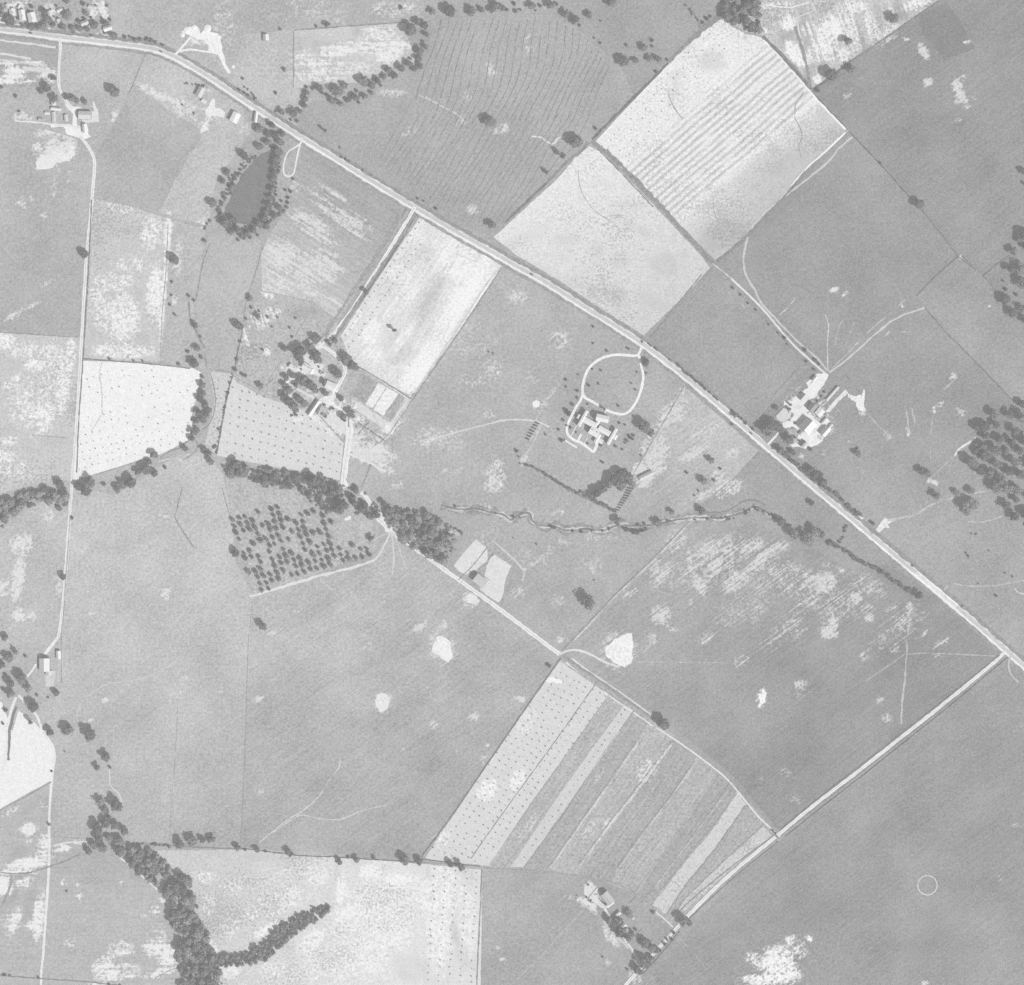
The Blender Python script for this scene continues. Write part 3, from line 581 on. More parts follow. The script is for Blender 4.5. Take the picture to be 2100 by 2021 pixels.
F('pasture', [(B0, 248), (30, 248), (160, 285), (188, 320), (188, 450), (174, 690), (80, 685), (0, 681), (B0, 680)], lin(50, 300, 187, 100, 650, 182), G_PAST, 'grey pasture below the upper farmyard lane', grid=6)
F('pasture', [(128, 88), (235, 94), (304, 106), (275, 172), (240, 245), (200, 305), (172, 285), (165, 240), (120, 190), (116, 160)], 191, G_PAST, 'pale paddock holding one big dark tree')
F('pasture', [(275, 172), (345, 200), (420, 248), (416, 275), (370, 350), (326, 434), (260, 420), (196, 406), (196, 320), (240, 245)], 183, G_PAST, 'grey slanting pasture right of the upper farmyard')
F('pasture', [(304, 106), (360, 124), (440, 178), (500, 222), (500, 244), (420, 272), (345, 226), (276, 170)], 196, G_PAST, 'narrow pale pasture along the highway')
F('pasture', [(418, 274), (500, 242), (520, 262), (480, 320), (440, 380), (430, 450), (420, 462), (326, 436), (370, 350)], 197, G_PAST, 'pale grass beside the pond')
F('hay_field', [(190, 408), (260, 422), (352, 450), (344, 600), (328, 742), (250, 740), (172, 735), (184, 560)], 206, G_STUB, 'mottled pale field right of the west lane', grid=5)
F('pasture', [(352, 450), (422, 468), (410, 560), (396, 610), (398, 680), (425, 758), (390, 750), (328, 742), (342, 600)], 193, G_PAST, 'rough grass along the upper brook')
F('pasture', [(428, 478), (535, 492), (520, 560), (492, 645), (480, 765), (430, 757), (404, 680), (400, 620), (410, 560)], 188, G_ROWN, 'grey upright field left of the farm garden')
F('straw_field', [(170, 740), (250, 743), (326, 748), (395, 755), (412, 764), (405, 800), (392, 860), (400, 896), (335, 930), (240, 960), (150, 988)], 241, G_WHITE, 'white stubble field dotted with small shocks', grid=5)
F('stubble_field', [(477, 766), (530, 800), (640, 848), (708, 910), (701, 987), (610, 966), (520, 950), (444, 934)], 221, G_WHITE, 'pale field with neat rows of corn shocks', grid=5)
F('stubble_field', [(428, 762), (476, 766), (444, 932), (418, 920), (432, 860), (440, 820)], 211, G_STUB, 'small triangular stubble field by the brook', grid=5)
F('striped_field', [(604, 345), (622, 302), (700, 345), (838, 428), (770, 535), (704, 640), (690, 655), (640, 618), (537, 596), (536, 520), (560, 470), (582, 440)], lin(730, 420, 175, 600, 560, 203), G_BAND, 'grey field with pale diagonal streaks below the highway', grid=5)
F('rough_field', [(537, 598), (640, 620), (688, 657), (650, 716), (600, 700), (580, 760), (540, 815), (484, 784), (484, 730), (494, 645)], 193, G_HILL, 'rough weedy ground behind the farmhouse', grid=5)
F('stubble_field', [(862, 444), (1008, 532), (1030, 546), (940, 680), (850, 806), (832, 815), (740, 755), (682, 714), (770, 580)], 228, G_LANE, 'bright stubble field beside the straight farm lane', grid=5)
F('plot', [(B0, 76), (0, 76), (118, 86), (116, 160), (110, 178), (0, 178), (B0, 178)], 178, G_HOR, 'dark plot with pale raked strips near the village', grid=5)
F('plot', [(B0, 180), (108, 180), (140, 212), (150, 246), (0, 246), (B0, 246)], 189, G_PAST, 'weedy plot beside the upper farmyard', grid=6)
F('village_green', [(B0, B0), (205, B0), (226, 30), (234, 82), (120, 70), (0, 52), (B0, 50)], 184, G_WEED, 'gardens behind the roadside village', grid=5)
F('orchard_grass', [(456, 940), (540, 975), (640, 985), (700, 1000), (780, 1062), (772, 1130), (640, 1180), (520, 1222), (500, 1140), (474, 1062)], 191, G_WEED, 'rough grass under the old orchard', grid=6)
F('farm_ground', [(690, 660), (712, 724), (690, 740), (735, 758), (850, 815), (800, 892), (718, 866), (702, 905), (640, 846), (540, 815), (580, 760), (600, 700), (640, 690)], 194, G_WEED, 'trampled grass around the tree-ringed farm', grid=5)

F('chalky_ground', [(1512, 1915), (1600, 1890), (1690, 1900), (1705, 1960), (1670, 2040), (1640, 2120), (1490, 2120), (1480, 2010)], 166, G_CHALK, 'patch of ground broken by white chalky scars in the corner field', grid=5, wob=4)

# garden plots behind the tree-ringed farm
g5 = lambda p: cv(500, 500, 3.772, p)
F('garden_plot', g5([(870, 955), (1035, 1070), (930, 1235), (760, 1125)]), 184, G_ROWS, 'grey garden plot next to the farm drive', grid=4)
F('garden_plot', g5([(930, 1010), (1036, 1076), (940, 1238), (845, 1178)]), 172, G_ROWS, 'dark garden plot beside two white plots', grid=4)
F('garden_plot', g5([(1042, 1078), (1100, 1110), (996, 1272), (942, 1240)]), 240, G_YARD, 'bare white garden plot, the narrower of the pair', grid=4)
F('garden_plot', g5([(1108, 1114), (1195, 1165), (1080, 1335), (1002, 1282)]), 240, G_YARD, 'bare white garden plot, the wider of the pair', grid=4)
F('garden_plot', g5([(1200, 1165), (1245, 1190), (1140, 1370), (1088, 1336)]), 180, G_ROWS, 'grey garden strip beyond the white plots', grid=4)
F('garden_plot', g5([(1250, 1192), (1290, 1215), (1192, 1400), (1145, 1372)]), 206, G_ROWS, 'pale outermost garden strip by the boundary track', grid=4)
F('garden_plot', g5([(870, 1215), (1180, 1420), (1142, 1475), (846, 1272)]), 222, G_YARD, 'pale cross strip below the garden plots', grid=4)

# ------------------------------------------------------------------ yards, pads and bare places with a hard edge
Y = lambda name, poly, tone, label, wob=1.0, grid=4: sheet(name, poly, tone, G_YARD, label, grid, wob, False)
c2 = lambda p: cv(1560, 740, 9.43, p)
c3 = lambda p: cv(560, 680, 9.43, p)
c6 = lambda p: cv(60, 140, 9.8, p)
c7 = lambda p: cv(380, 160, 14.0, p)
c4 = lambda p: cv(1190, 1800, 8.52, p)
c8 = lambda p: cv(0, 1290, 7.546, p)
Y('farmyard', c6([(700, 700), (800, 755), (1060, 795), (940, 830), (950, 900), (970, 1150), (1180, 1180), (1180, 1330), (1240, 1380), (1100, 1430), (960, 1390), (740, 1330), (700, 1180), (440, 1190), (430, 1120), (870, 1140), (890, 940), (780, 820)]), 241, 'white bare yard of the upper left farm')
Y('farmyard', c6([(990, 890), (1250, 870), (1390, 880), (1400, 1080), (1060, 1110), (1050, 1000)]), 226, 'pale barn lot of the upper left farm', 1.5)
Y('bare_patch', c6([(1270, 670), (1320, 700), (1380, 860), (1360, 1000), (1290, 820)]), 230, 'pale scrape beside the upper left barn', 1)
Y('farmyard', c2([(1080, 250), (1220, 240), (1320, 280), (1300, 340), (1250, 420), (1150, 560), (1050, 700), (930, 760), (880, 830), (900, 930), (1000, 1050), (1180, 1200), (1290, 1120), (1350, 1180), (1300, 1330), (1200, 1560), (1060, 1640), (850, 1700), (560, 1640), (700, 1560), (760, 1380), (620, 1270), (430, 1320), (420, 1200), (560, 1170), (650, 1040), (580, 960), (430, 870), (450, 780), (620, 790), (650, 700), (800, 600), (920, 520), (900, 430), (1000, 330)]), 239, 'white trodden yard of the large highway farm', 2.4)
Y('corral', c2([(440, 910), (600, 1010), (570, 1100), (450, 1195), (310, 1130), (300, 1060)]), 220, 'pale grey pen of the large highway farm')
Y('lane_yard', c2([(1640, 560), (1690, 620), (1480, 820), (1330, 1010), (1250, 990), (1420, 780)]), 233, 'pale cattle lane behind the large farm')
Y('bare_patch', cv(1500, 500, 3.772, [(965, 1180), (1010, 1175), (1025, 1130), (1035, 1150), (1020, 1230), (1045, 1285), (990, 1290), (960, 1230), (900, 1190), (905, 1165)]), 240, 'white trodden spot with paths behind the large farm', 2.4)
Y('farmyard', c7([(800, 580), (860, 640), (850, 860), (1000, 880), (1150, 1000), (1100, 1150), (870, 1080), (760, 1080), (640, 1240), (560, 1300), (600, 1400), (680, 1500), (450, 1540), (550, 1290), (620, 1230), (700, 1110), (590, 1060), (580, 930), (700, 780), (720, 690)]), 236, 'bare yard of the small roadside farmstead', .8)
Y('farmyard', c3([(860, 1340), (1010, 1240), (1130, 1250), (1150, 1150), (1210, 1120), (1240, 1180), (1190, 1280), (1190, 1400), (1350, 1500), (1420, 1610), (1380, 1620), (1250, 1490), (1060, 1470), (950, 1400)]), 241, 'white yard of the tree-ringed farm', .8)
Y('flower_garden', c3([(480, 700), (640, 560), (700, 640), (780, 560), (880, 640), (1000, 640), (930, 740), (1040, 840), (960, 900), (760, 820), (560, 830), (450, 780)]), 234, 'bright flower garden beside the tree-ringed house', 1.6)
Y('bare_patch', c3([(250, 960), (330, 860), (390, 870), (430, 980), (380, 1000), (330, 920), (300, 1010)]), 238, 'white curved path end among the farm trees', .6)
Y('farmyard', c4([(90, 110), (160, 100), (190, 160), (180, 260), (290, 330), (430, 500), (520, 480), (600, 390), (580, 440), (450, 540), (360, 520), (250, 440), (300, 540), (200, 440), (120, 330), (60, 280), (60, 190)]), 226, 'pale barn lot of the lower lane farmstead', 1.2)
Y('farmyard', c8([(700, 650), (860, 655), (830, 900), (705, 895)]), 216, 'pale pen below the two-toned west barn', .6)
Y('sand_pit', [(372, 66), (378, 58), (392, 54), (406, 56), (412, 70), (424, 52), (433, 52), (430, 66), (445, 70), (452, 76), (455, 100), (462, 130), (474, 150), (468, 152), (458, 135), (446, 112), (428, 110), (428, 92), (418, 84), (404, 80), (392, 74)], 243, 'white sand workings with rounded heaps', 1.5)
Y('sand_patch', cv(500, 1000, 3.772, [(1465, 1210), (1500, 1155), (1540, 1150), (1600, 1205), (1600, 1260), (1618, 1285), (1605, 1320), (1580, 1350), (1550, 1340), (1500, 1290), (1455, 1260)]), 240, 'large white sand patch in the broad pasture', 2.2, 3)
Y('sand_patch', cv(500, 1000, 3.772, [(1015, 1640), (1035, 1600), (1070, 1585), (1110, 1605), (1135, 1640), (1120, 1690), (1085, 1725), (1050, 1735), (1020, 1690)]), 233, 'egg-shaped pale patch low in the broad pasture', 1.6, 3)
Y('sand_patch', cv(1000, 1000, 3.772, [(915, 1240), (990, 1160), (1060, 1140), (1115, 1130), (1115, 1180), (1125, 1260), (1115, 1360), (1050, 1390), (990, 1360), (920, 1310)]), 243, 'kite-shaped white patch by the dirt road fork', 2.6, 3)
Y('sand_patch', cv(1500, 1000, 3.772, [(240, 1555), (272, 1590), (262, 1640), (268, 1660), (235, 1680), (222, 1702), (202, 1695), (220, 1650), (205, 1620), (210, 1595), (235, 1595)]), 244, 'small ragged white patch in the huge dark field', .9, 3)
Y('sand_patch', [(1100 + 8 * math.cos(i * .52) - .2, 829 + 7.6 * math.sin(i * .52)) for i in range(12)], 242, 'round white spot in the pasture by the mansion', .5, 3)
Y('sand_patch', cv(0, 1521, 3.772, [(165, 680), (185, 645), (220, 632), (260, 650), (278, 685), (262, 715), (225, 728), (190, 715)]), 232, 'white ring-shaped patch beside the west lane', .8, 3)
Y('sand_patch', cv(0, 0, 3.772, [(285, 1250), (310, 1195), (380, 1205), (400, 1175), (450, 1175), (480, 1190), (530, 1180), (540, 1120), (570, 1130), (582, 1200), (540, 1245), (460, 1255), (415, 1270), (410, 1300), (340, 1308), (285, 1310)]), 234, 'white bald patch below the upper left farm', 2.2, 3)
Y('sand_patch', cv(500, 1000, 3.772, [(1715, 850), (1750, 815), (1830, 880), (1790, 905), (1730, 890)]), 232, 'pale worn spot by the dirt road', 1.5, 3)
Y('sand_patch', cv(500, 1000, 3.772, [(780, 240), (830, 215), (830, 245), (795, 260)]), 240, 'small white scrape below the creek wood', .5, 3)
Y('sand_patch', cv(1500, 1000, 3.772, [(945, 205), (1010, 230), (1025, 240), (990, 265), (960, 250)]), 238, 'white gateway scrape at the end of the hedge', .8, 3)
Y('farmyard', cv(500, 500, 3.772, [(700, 1320), (800, 1350), (830, 1380), (810, 1500), (700, 1420), (600, 1390), (620, 1330)]), 226, 'pale worn lot below the farm sheds', 1.5)
Y('worn_ground', cv(500, 500, 3.772, [(870, 1560), (1000, 1610), (1110, 1650), (1060, 1700), (1000, 1690), (830, 1640)]), 222, 'pale worn ground beside the farm cattle lane', 3)
Y('garden_plot', cv(500, 1000, 3.772, [(1790, 405), (1886, 470), (1886, 560), (1800, 640), (1710, 680), (1620, 610), (1690, 520)]), 226, 'ragged pale lot above the lone barn', 1.2)
Y('garden_plot', cv(1000, 1000, 3.772, [(10, 560), (55, 520), (185, 610), (140, 700), (130, 800), (90, 890), (0, 840), (-60, 790), (-20, 660)]), 226, 'ragged pale lot beside the lone barn', 1.2)
Y('gateway', cv(1500, 1000, 3.772, [(1100, 360), (1130, 310), (1180, 240), (1220, 245), (1265, 235), (1270, 255), (1210, 290), (1230, 320), (1190, 310), (1120, 370)]), 236, 'splayed white gateway off the highway', 1.2, 3)

for q, t, lab in [([(500, 1330), (640, 1310), (750, 1400), (650, 1490), (560, 1400)], 192, 'grassy corner inside the large farmyard'), ([(640, 1500), (770, 1540), (700, 1610), (600, 1570)], 205, 'worn grass by the lowest shed of the large farm'), ([(1090, 1090), (1230, 1150), (1270, 1200), (1190, 1230), (1000, 1090)], 204, 'trodden grey strip between the barns'), ([(1090, 1430), (1195, 1440), (1170, 1530), (1080, 1500)], 208, 'grey trampled corner of the large farmyard'), ([(980, 380), (1050, 330), (1000, 430), (940, 470)], 200, 'grass left along the pale entry strip'), ([(1000, 1330), (1080, 1300), (1060, 1400), (960, 1450)], 226, 'faintly trodden middle of the large farmyard'), ([(700, 850), (820, 880), (760, 960), (640, 920)], 228, 'trodden upper part of the large farmyard')]:
    sheet('trampled_ground', c2(q), t, G_WEED if t < 220 else G_YARD, lab, 3, 1.6, False)

# ------------------------------------------------------------------ water
kk = NB('pond_water')
kk.color(kk.math('MULTIPLY_ADD', kk.noise(kk.n('ShaderNodeNewGeometry').outputs['Position'], .12, 4, .7), .11, .055))
kk.b.inputs['Roughness'].default_value = .12
kk.b.inputs['Specular IOR Level'].default_value = .5
PW = densify([(556, 306), (566, 335), (559, 385), (550, 425), (530, 455), (502, 462), (470, 457), (452, 446), (462, 428), (474, 398), (496, 358), (527, 322)], 5, 2.2)
z = level([PW])
tag(link('pond', mesh('pond', [W(a, b, z) for a, b in PW], [tuple(range(len(PW)))]), kk.m), 'dark tapering pond ringed by trees', kind='structure')

# ------------------------------------------------------------------ roads
HW = [(-150, 48), (0, 62), (62, 69), (125, 78), (200, 86), (265, 94), (320, 103), (360, 119), (400, 142), (450, 173), (500, 207), (560, 246), (620, 284), (700, 334), (780, 384), (850, 426), (920, 468), (1000, 513), (1060, 548), (1120, 581), (1200, 632), (1260, 669), (1318, 707), (1400, 770), (1460, 820), (1500, 855), (1577, 921), (1670, 1001), (1754, 1072), (1820, 1128), (1892, 1188), (1974, 1257), (2065, 1337), (2100, 1367), (2250, 1495)]
hw = smooth(HW, 8)
strip('grass_verge', [tuple(p) for p in offset(hw, -11)], 7, 164, G_WEED, 'weedy verge on the far side of the highway', .5)
strip('grass_verge', [tuple(p) for p in offset(hw, 10.5)], 5, 170, G_WEED, 'weedy verge on the near side of the highway', .5)
strip('road_shoulder', [tuple(p) for p in hw], 13.6, 226, G_ROAD, 'pale earth shoulders of the highway', .26)
strip('highway', [tuple(p) for p in offset(hw, -1.2)], 7.0, 212, G_ROAD, 'grey paved highway crossing the whole landscape', .03)
strip('road_edge', [tuple(p) for p in offset(hw, 4.2)], 3.2, 240, G_ROAD, 'white gravel edge along the highway', .4)
i0 = int(np.argmin(np.hypot(hw[:, 0] - 1880, hw[:, 1] - 1178)))
i1 = int(np.argmin(np.hypot(hw[:, 0] - 1970, hw[:, 1] - 1254)))
strip('road_patch', [tuple(p) for p in hw[i0:i1]], 13, 241, G_ROAD, 'freshly graded white stretch of the highway', .06)
i0 = int(np.argmin(np.hypot(hw[:, 0] - 1480, hw[:, 1] - 840)))
LANES = [
    ('lane', [(2062, 1336), (2030, 1366), (1940, 1440), (1850, 1511), (1760, 1582), (1680, 1643), (1602, 1707), (1500, 1791), (1440, 1848), (1400, 1890), (1350, 1946), (1310, 1990), (1270, 2035), (1180, 2130)], 6.8, 238, 'straight white lane along the lower corner field'),
    ('lane', [(122, 78), (124, 90), (123, 110), (121, 140), (121, 175), (127, 193), (137, 210), (148, 222)], 5.6, 238, 'short white lane from highway to upper left farm'),
    ('lane', [(165, 280), (180, 300), (192, 322), (194, 345), (191, 380), (186, 440), (180, 500), (177, 530), (174, 580), (170, 650), (165, 740), (160, 820), (155, 900), (148, 985), (144, 1040), (140, 1100), (134, 1180), (128, 1250), (123, 1290), (119, 1307)], 6.4, 236, 'long west lane running down the pastures'),
    ('lane', [(119, 1307), (105, 1325), (92, 1342)], 6, 234, 'short spur to the west barn'),
    ('lane', [(74, 1362), (66, 1376), (56, 1388)], 4, 236, 'white path from west barn into trees'),
    ('lane', [(33, 1430), (22, 1460), (16, 1495), (13, 1530), (8, 1580)], 6, 233, 'pale lane past the dark gully'),
    ('lane', [(38, 1426), (55, 1445), (75, 1468), (88, 1500), (105, 1525), (112, 1550), (106, 1600), (101, 1680), (101, 1760), (96, 1850), (89, 1950), (84, 2021), (92, 2120)], 5.0, 232, 'thin white lane down the lower left pastures'),
    ('lane', [(851, 424), (838, 448), (800, 510), (755, 582), (715, 645), (675, 695)], 7.0, 241, 'straight white farm lane off the highway'),
    ('lane', [(664, 710), (680, 722), (697, 738), (706, 750), (708, 760), (703, 775), (692, 795), (684, 815)], 7, 240, 'curving drive through the farm trees'),
    ('lane', [(714, 864), (718, 880), (714, 910), (709, 945), (704, 985), (710, 1000)], 14, 236, 'broad pale cattle lane below the tree-ringed farm'),
    ('lane', [(740, 1010), (752, 1022), (775, 1060), (800, 1088), (850, 1124), (900, 1160), (950, 1196), (1000, 1232), (1060, 1276), (1120, 1322), (1148, 1342)], 8.5, 236, 'dirt road descending from the creek wood'),
    ('track', [(770, 1052), (790, 1072), (806, 1090)], 16, 236, 'wide worn mouth of the dirt road'),
    ('lane', [(1148, 1342), (1165, 1335), (1185, 1334), (1210, 1342), (1240, 1358), (1270, 1368)], 4.5, 222, 'pale track curving to the white patch'),
    ('lane', [(1160, 1358), (1200, 1392), (1250, 1428), (1300, 1462), (1340, 1490)], 3.0, 226, 'thin track along the strip field edge'),
    ('lane', [(1172, 1350), (1200, 1372), (1260, 1412), (1320, 1455), (1336, 1466)], 3.0, 222, 'thin parallel track above the strip field edge'),
    ('lane', [(1345, 1492), (1400, 1528), (1470, 1580), (1500, 1608), (1530, 1645), (1560, 1680), (1600, 1716)], 3.4, 228, 'thin track down the end of the strip field'),
    ('drive', [(1316, 712), (1314, 718), (1310, 726), (1302, 730), (1270, 728), (1245, 731), (1222, 742), (1205, 760), (1196, 785), (1195, 805), (1200, 816), (1220, 827), (1245, 842), (1262, 848), (1278, 850), (1292, 843), (1306, 822), (1316, 795), (1319, 770), (1315, 752)], 5.4, 241, 'pear-shaped white drive before the mansion'),
    ('drive', [(1315.5, 754), (1313, 742), (1310, 729)], 5.4, 241, 'short link closing the pear-shaped drive'),
    ('drive', [(1195, 806), (1192, 818), (1180, 838), (1166, 866), (1162, 880), (1165, 893), (1178, 903), (1190, 908), (1205, 918), (1217, 928)], 5.2, 240, 'white service drive behind the mansion'),
    ('drive', [(1217, 928), (1222, 918), (1224, 908)], 6, 240, 'short white drive end beside the mansion wing'),
    ('path', [(1182, 874), (1170, 897)], 2.0, 236, 'thin garden walk beside the mansion, upper one'),
    ('path', [(1192, 891), (1184, 906)], 4.5, 238, 'broad garden walk behind the mansion'),
    ('path', [(1204, 899), (1195, 916)], 2.0, 236, 'thin garden walk beside the mansion, lower one'),
    ('path', [(1243, 842), (1240, 848)], 2.6, 238, 'short walk from drive to mansion door'),
    ('lane', [(620, 283), (618, 293), (606, 302), (592, 311), (584, 328), (581, 350), (585, 360), (594, 362), (602, 356), (606, 340)], 3.4, 232, 'narrow white loop drive beside the pond'),
    ('lane', [(605.6, 342), (613, 305), (619, 287)], 3.4, 232, 'inner side of the narrow loop drive'),
    ('lane', [(360, 112), (368, 103), (378, 92), (391, 76)], 5, 240, 'white track into the sand workings'),
    ('lane', [(366, 106), (390, 102), (420, 106), (445, 108)], 4.5, 238, 'lower white track through the sand workings'),
    ('lane', [(392, 78), (402, 87), (412, 92)], 3.5, 232, 'short sand track'),
    ('lane', [(424, 82), (436, 92), (445, 104)], 4.5, 236, 'diagonal sand track'),
    ('lane', [(446, 74), (450, 95), (456, 125), (471, 150)], 6, 242, 'long white sand spur'),
    ('lane', [(1574, 913), (1586, 900), (1596, 888)], 4.4, 236, 'short drive from highway into large farm'),
    ('lane', [(1500, 572), (1560, 630), (1620, 700), (1660, 738), (1692, 766)], 4.0, 228, 'straight white lane to the large farm'),
    ('track', [(1460, 540), (1480, 555), (1500, 572)], 2.4, 204, 'faint upper end of the straight lane'),
    ('track', [(1748, 282), (1735, 292), (1720, 305), (1700, 330), (1650, 372), (1600, 410), (1550, 455), (1533, 490), (1526, 520), (1526, 550), (1535, 575), (1548, 595), (1560, 620), (1585, 648), (1630, 695), (1680, 740), (1695, 760)], 4.0, 207, 'thin curving track across the upper pasture'),
    ('headland', [(1734, 272), (1692, 312), (1650, 350), (1585, 428), (1515, 500)], 3.6, 243, 'bright bare edge on the lower side of the banded straw field'),
    ('headland', [(1566, 82), (1610, 128), (1662, 190), (1734, 266)], 4.5, 243, 'bright bare edge on the outer side of the banded straw field'),
    ('headland', [(1376, 130), (1300, 208), (1226, 288)], 3, 240, 'bright bare edge beside the furrowed field'),
    ('track', [(1698, 762), (1697, 735), (1697, 700), (1699, 668), (1692, 645)], 2.6, 198, 'faint track fanning up from large farm'),
    ('track', [(1700, 764), (1740, 735), (1790, 690), (1830, 658), (1860, 644), (1896, 632)], 4, 206, 'pale track from large farm to the strip pasture'),
    ('track', [(1700, 762), (1735, 728), (1790, 672), (1830, 640), (1855, 615)], 2.6, 188, 'faint twin of the pale track'),
    ('track', [(1712, 708), (1720, 672), (1735, 650)], 1.8, 186, 'faint short track in the upper pasture'),
    ('track', [(1735, 705), (1752, 660)], 1.8, 184, 'faint parallel scratch in the upper pasture'),
    ('track', [(1600, 646), (1618, 628), (1632, 610)], 2.6, 200, 'pale dash of bare soil in the upper pasture'),
    ('track', [(1521, 622), (1533, 645)], 1.8, 200, 'small pale scratch beside the straight lane'),
    ('track', [(1820, 1068), (1850, 1062), (1880, 1055), (1905, 1038), (1930, 1028), (1960, 1020), (1990, 1014), (2022, 1008)], 4, 190, 'faint track from highway to woodland'),
    ('track', [(1985, 1070), (2020, 1070), (2060, 1058)], 2.2, 196, 'short pale track near the woodland'),
    ('track', [(2001, 898), (1985, 910), (1966, 922), (1958, 935)], 4, 232, 'white worn path at the woodland edge'),
    ('track', [(1958, 935), (1925, 965), (1905, 985)], 2, 186, 'faint path leading from the woodland'),
    ('track', [(1000, 870), (1030, 863), (1060, 861), (1090, 863), (1110, 868), (1126, 876)], 3.4, 218, 'pale footpath to the mansion garden'),
    ('track', [(860, 905), (900, 896), (950, 883), (1000, 870)], 3, 214, 'pale footpath across the rolling pasture'),
    ('track', [(512, 1224), (540, 1216), (600, 1198), (660, 1180), (720, 1165), (768, 1150)], 5, 226, 'pale track below the orchard'),
    ('track', [(768, 1150), (780, 1135), (790, 1115), (800, 1092)], 3.4, 222, 'pale track curving up past the orchard end'),
    ('track', [(802, 1092), (806, 1120), (808, 1150), (804, 1180)], 4, 212, 'middle cattle path fanning from the dirt road'),
    ('track', [(806, 1092), (820, 1130), (832, 1165)], 2.2, 208, 'outer cattle path fanning from the dirt road'),
    ('track', [(798, 1092), (780, 1100), (766, 1108)], 2.4, 208, 'short cattle path towards the orchard'),
    ('track', [(657, 1190), (670, 1200), (682, 1212)], 2.4, 206, 'short spur off the orchard track'),
    ('track', [(1162, 1330), (1200, 1290), (1260, 1225), (1330, 1160), (1390, 1098), (1420, 1064)], 3.6, 200, 'straight pale track up to the creek'),
    ('track', [(1865, 1270), (1861, 1310), (1858, 1360), (1855, 1400), (1850, 1440), (1848, 1485)], 3.4, 192, 'upright pale scar in the huge dark field'),
    ('track', [(1860, 1342), (1900, 1340), (1960, 1342), (2040, 1346)], 2.2, 184, 'level pale scratch in the huge dark field'),
    ('track', [(1300, 1360), (1350, 1358), (1420, 1359), (1500, 1360)], 1.6, 184, 'faint level scratch beside the kite-shaped patch'),
    ('track', [(1855, 1342), (1830, 1360), (1800, 1380), (1775, 1398)], 2.2, 184, 'faint slanting scratch in the huge dark field'),
    ('track', [(845, 805), (830, 830), (808, 862), (800, 890), (780, 912)], 3, 222, 'boundary track beside the garden plots'),
    ('track', [(850, 806), (900, 732), (960, 642), (1000, 580), (1030, 546)], 2.4, 208, 'thin boundary track along bright stubble'),
    ('track', [(740, 754), (780, 780), (830, 812), (846, 820)], 2.4, 232, 'pale headland below the bright stubble'),
    ('track', [(715, 930), (750, 945), (790, 968)], 4, 228, 'pale branch off the cattle lane'),
    ('track', [(609, 798), (640, 815), (662, 826)], 4, 226, 'pale path through the farm trees'),
    ('track', [(656, 858), (645, 872), (630, 880)], 3, 226, 'pale path below the long shed'),
    ('track', [(30, 248), (80, 252), (130, 258), (165, 262)], 4, 230, 'pale cow track left of the upper farmyard'),
    ('track', [(390, 240), (402, 215)], 2, 220, 'small path at the roadside farmstead'),
    ('track', [(413, 272), (420, 258), (428, 246)], 4, 232, 'white path below the roadside farmstead'),
    ('track', [(360, 370), (345, 405), (326, 436)], 2.4, 202, 'pale worn line down the slanting pasture'),
    ('track', [(390, 312), (375, 345), (362, 368)], 2.0, 194, 'faint upper part of the worn line'),
    ('track', [(775, 195), (790, 187), (830, 190), (870, 200), (910, 220), (945, 240), (955, 255)], 3.4, 200, 'pale track crossing the furrowed field'),
    ('track', [(1090, 280), (1110, 283), (1122, 292), (1136, 295), (1145, 284), (1158, 280)], 2.6, 228, 'white squiggle of bare soil by the big tree'),
    ('track', [(1188, 312), (1178, 325), (1178, 338)], 3, 236, 'white soil scar at the straw field corner'),
    ('track', [(1150, 1357), (1190, 1385), (1240, 1420)], 2, 190, 'dark rut between the twin tracks'),
    ('track', [(480, 1850), (500, 1848)], 1.5, 215, 'small pale line in the hay field'),
    ('track', [(560, 1708), (585, 1690), (600, 1680), (620, 1672), (660, 1680), (700, 1680), (740, 1664), (775, 1655), (792, 1652)], 2, 202, 'faint pale line low in the broad pasture'),
    ('track', [(532, 1728), (560, 1705), (590, 1682), (625, 1660), (655, 1632), (672, 1604), (695, 1575), (697, 1550)], 2.2, 204, 'faint pale line climbing the broad pasture'),
    ('track', [(225, 1402), (190, 1420), (160, 1452), (160, 1470)], 2, 208, 'faint pale curve in the light pasture'),
    ('track', [(225, 1402), (290, 1392), (340, 1370), (370, 1345)], 2.4, 206, 'faint continuation of the pale curve'),
    ('track', [(108, 1735), (140, 1728), (180, 1726)], 3, 226, 'pale worn line left of the creek wood'),
    ('track', [(225, 1575), (227, 1610), (245, 1630), (250, 1650)], 2.4, 220, 'pale gully line above the creek wood'),
    ('track', [(236, 1752), (270, 1778), (300, 1805), (345, 1845), (358, 1870)], 3, 234, 'pale edge along the creek wood'),
    ('track', [(730, 1848), (745, 1835), (760, 1815), (772, 1812), (785, 1820), (830, 1820), (850, 1818), (870, 1828)], 3, 234, 'pale gully in the hay field'),
    ('track', [(668, 1890), (682, 1912), (700, 1925), (718, 1940), (735, 1950), (755, 1955), (775, 1970)], 2.6, 234, 'pale dry gully low in the hay field'),
    ('track', [(1240, 1862), (1255, 1890), (1280, 1925), (1300, 1955), (1318, 1982), (1324, 1988)], 4.4, 228, 'pale farm drive beside the lower farmstead'),
    ('track', [(1236, 1888), (1262, 1918), (1290, 1945)], 6, 206, 'worn grass beside the lower farm drive'),
    ('track', [(1345, 1870), (1368, 1890), (1380, 1902)], 3, 226, 'pale headland beside the lower lane'),
    ('track', [(1390, 1922), (1420, 1952), (1450, 1990)], 1.6, 180, 'faint line beyond the lower lane'),
    ('track', [(1195, 1868), (1160, 1905), (1110, 1960), (1060, 2010)], 2.2, 186, 'faint slanting line in the plain pasture'),
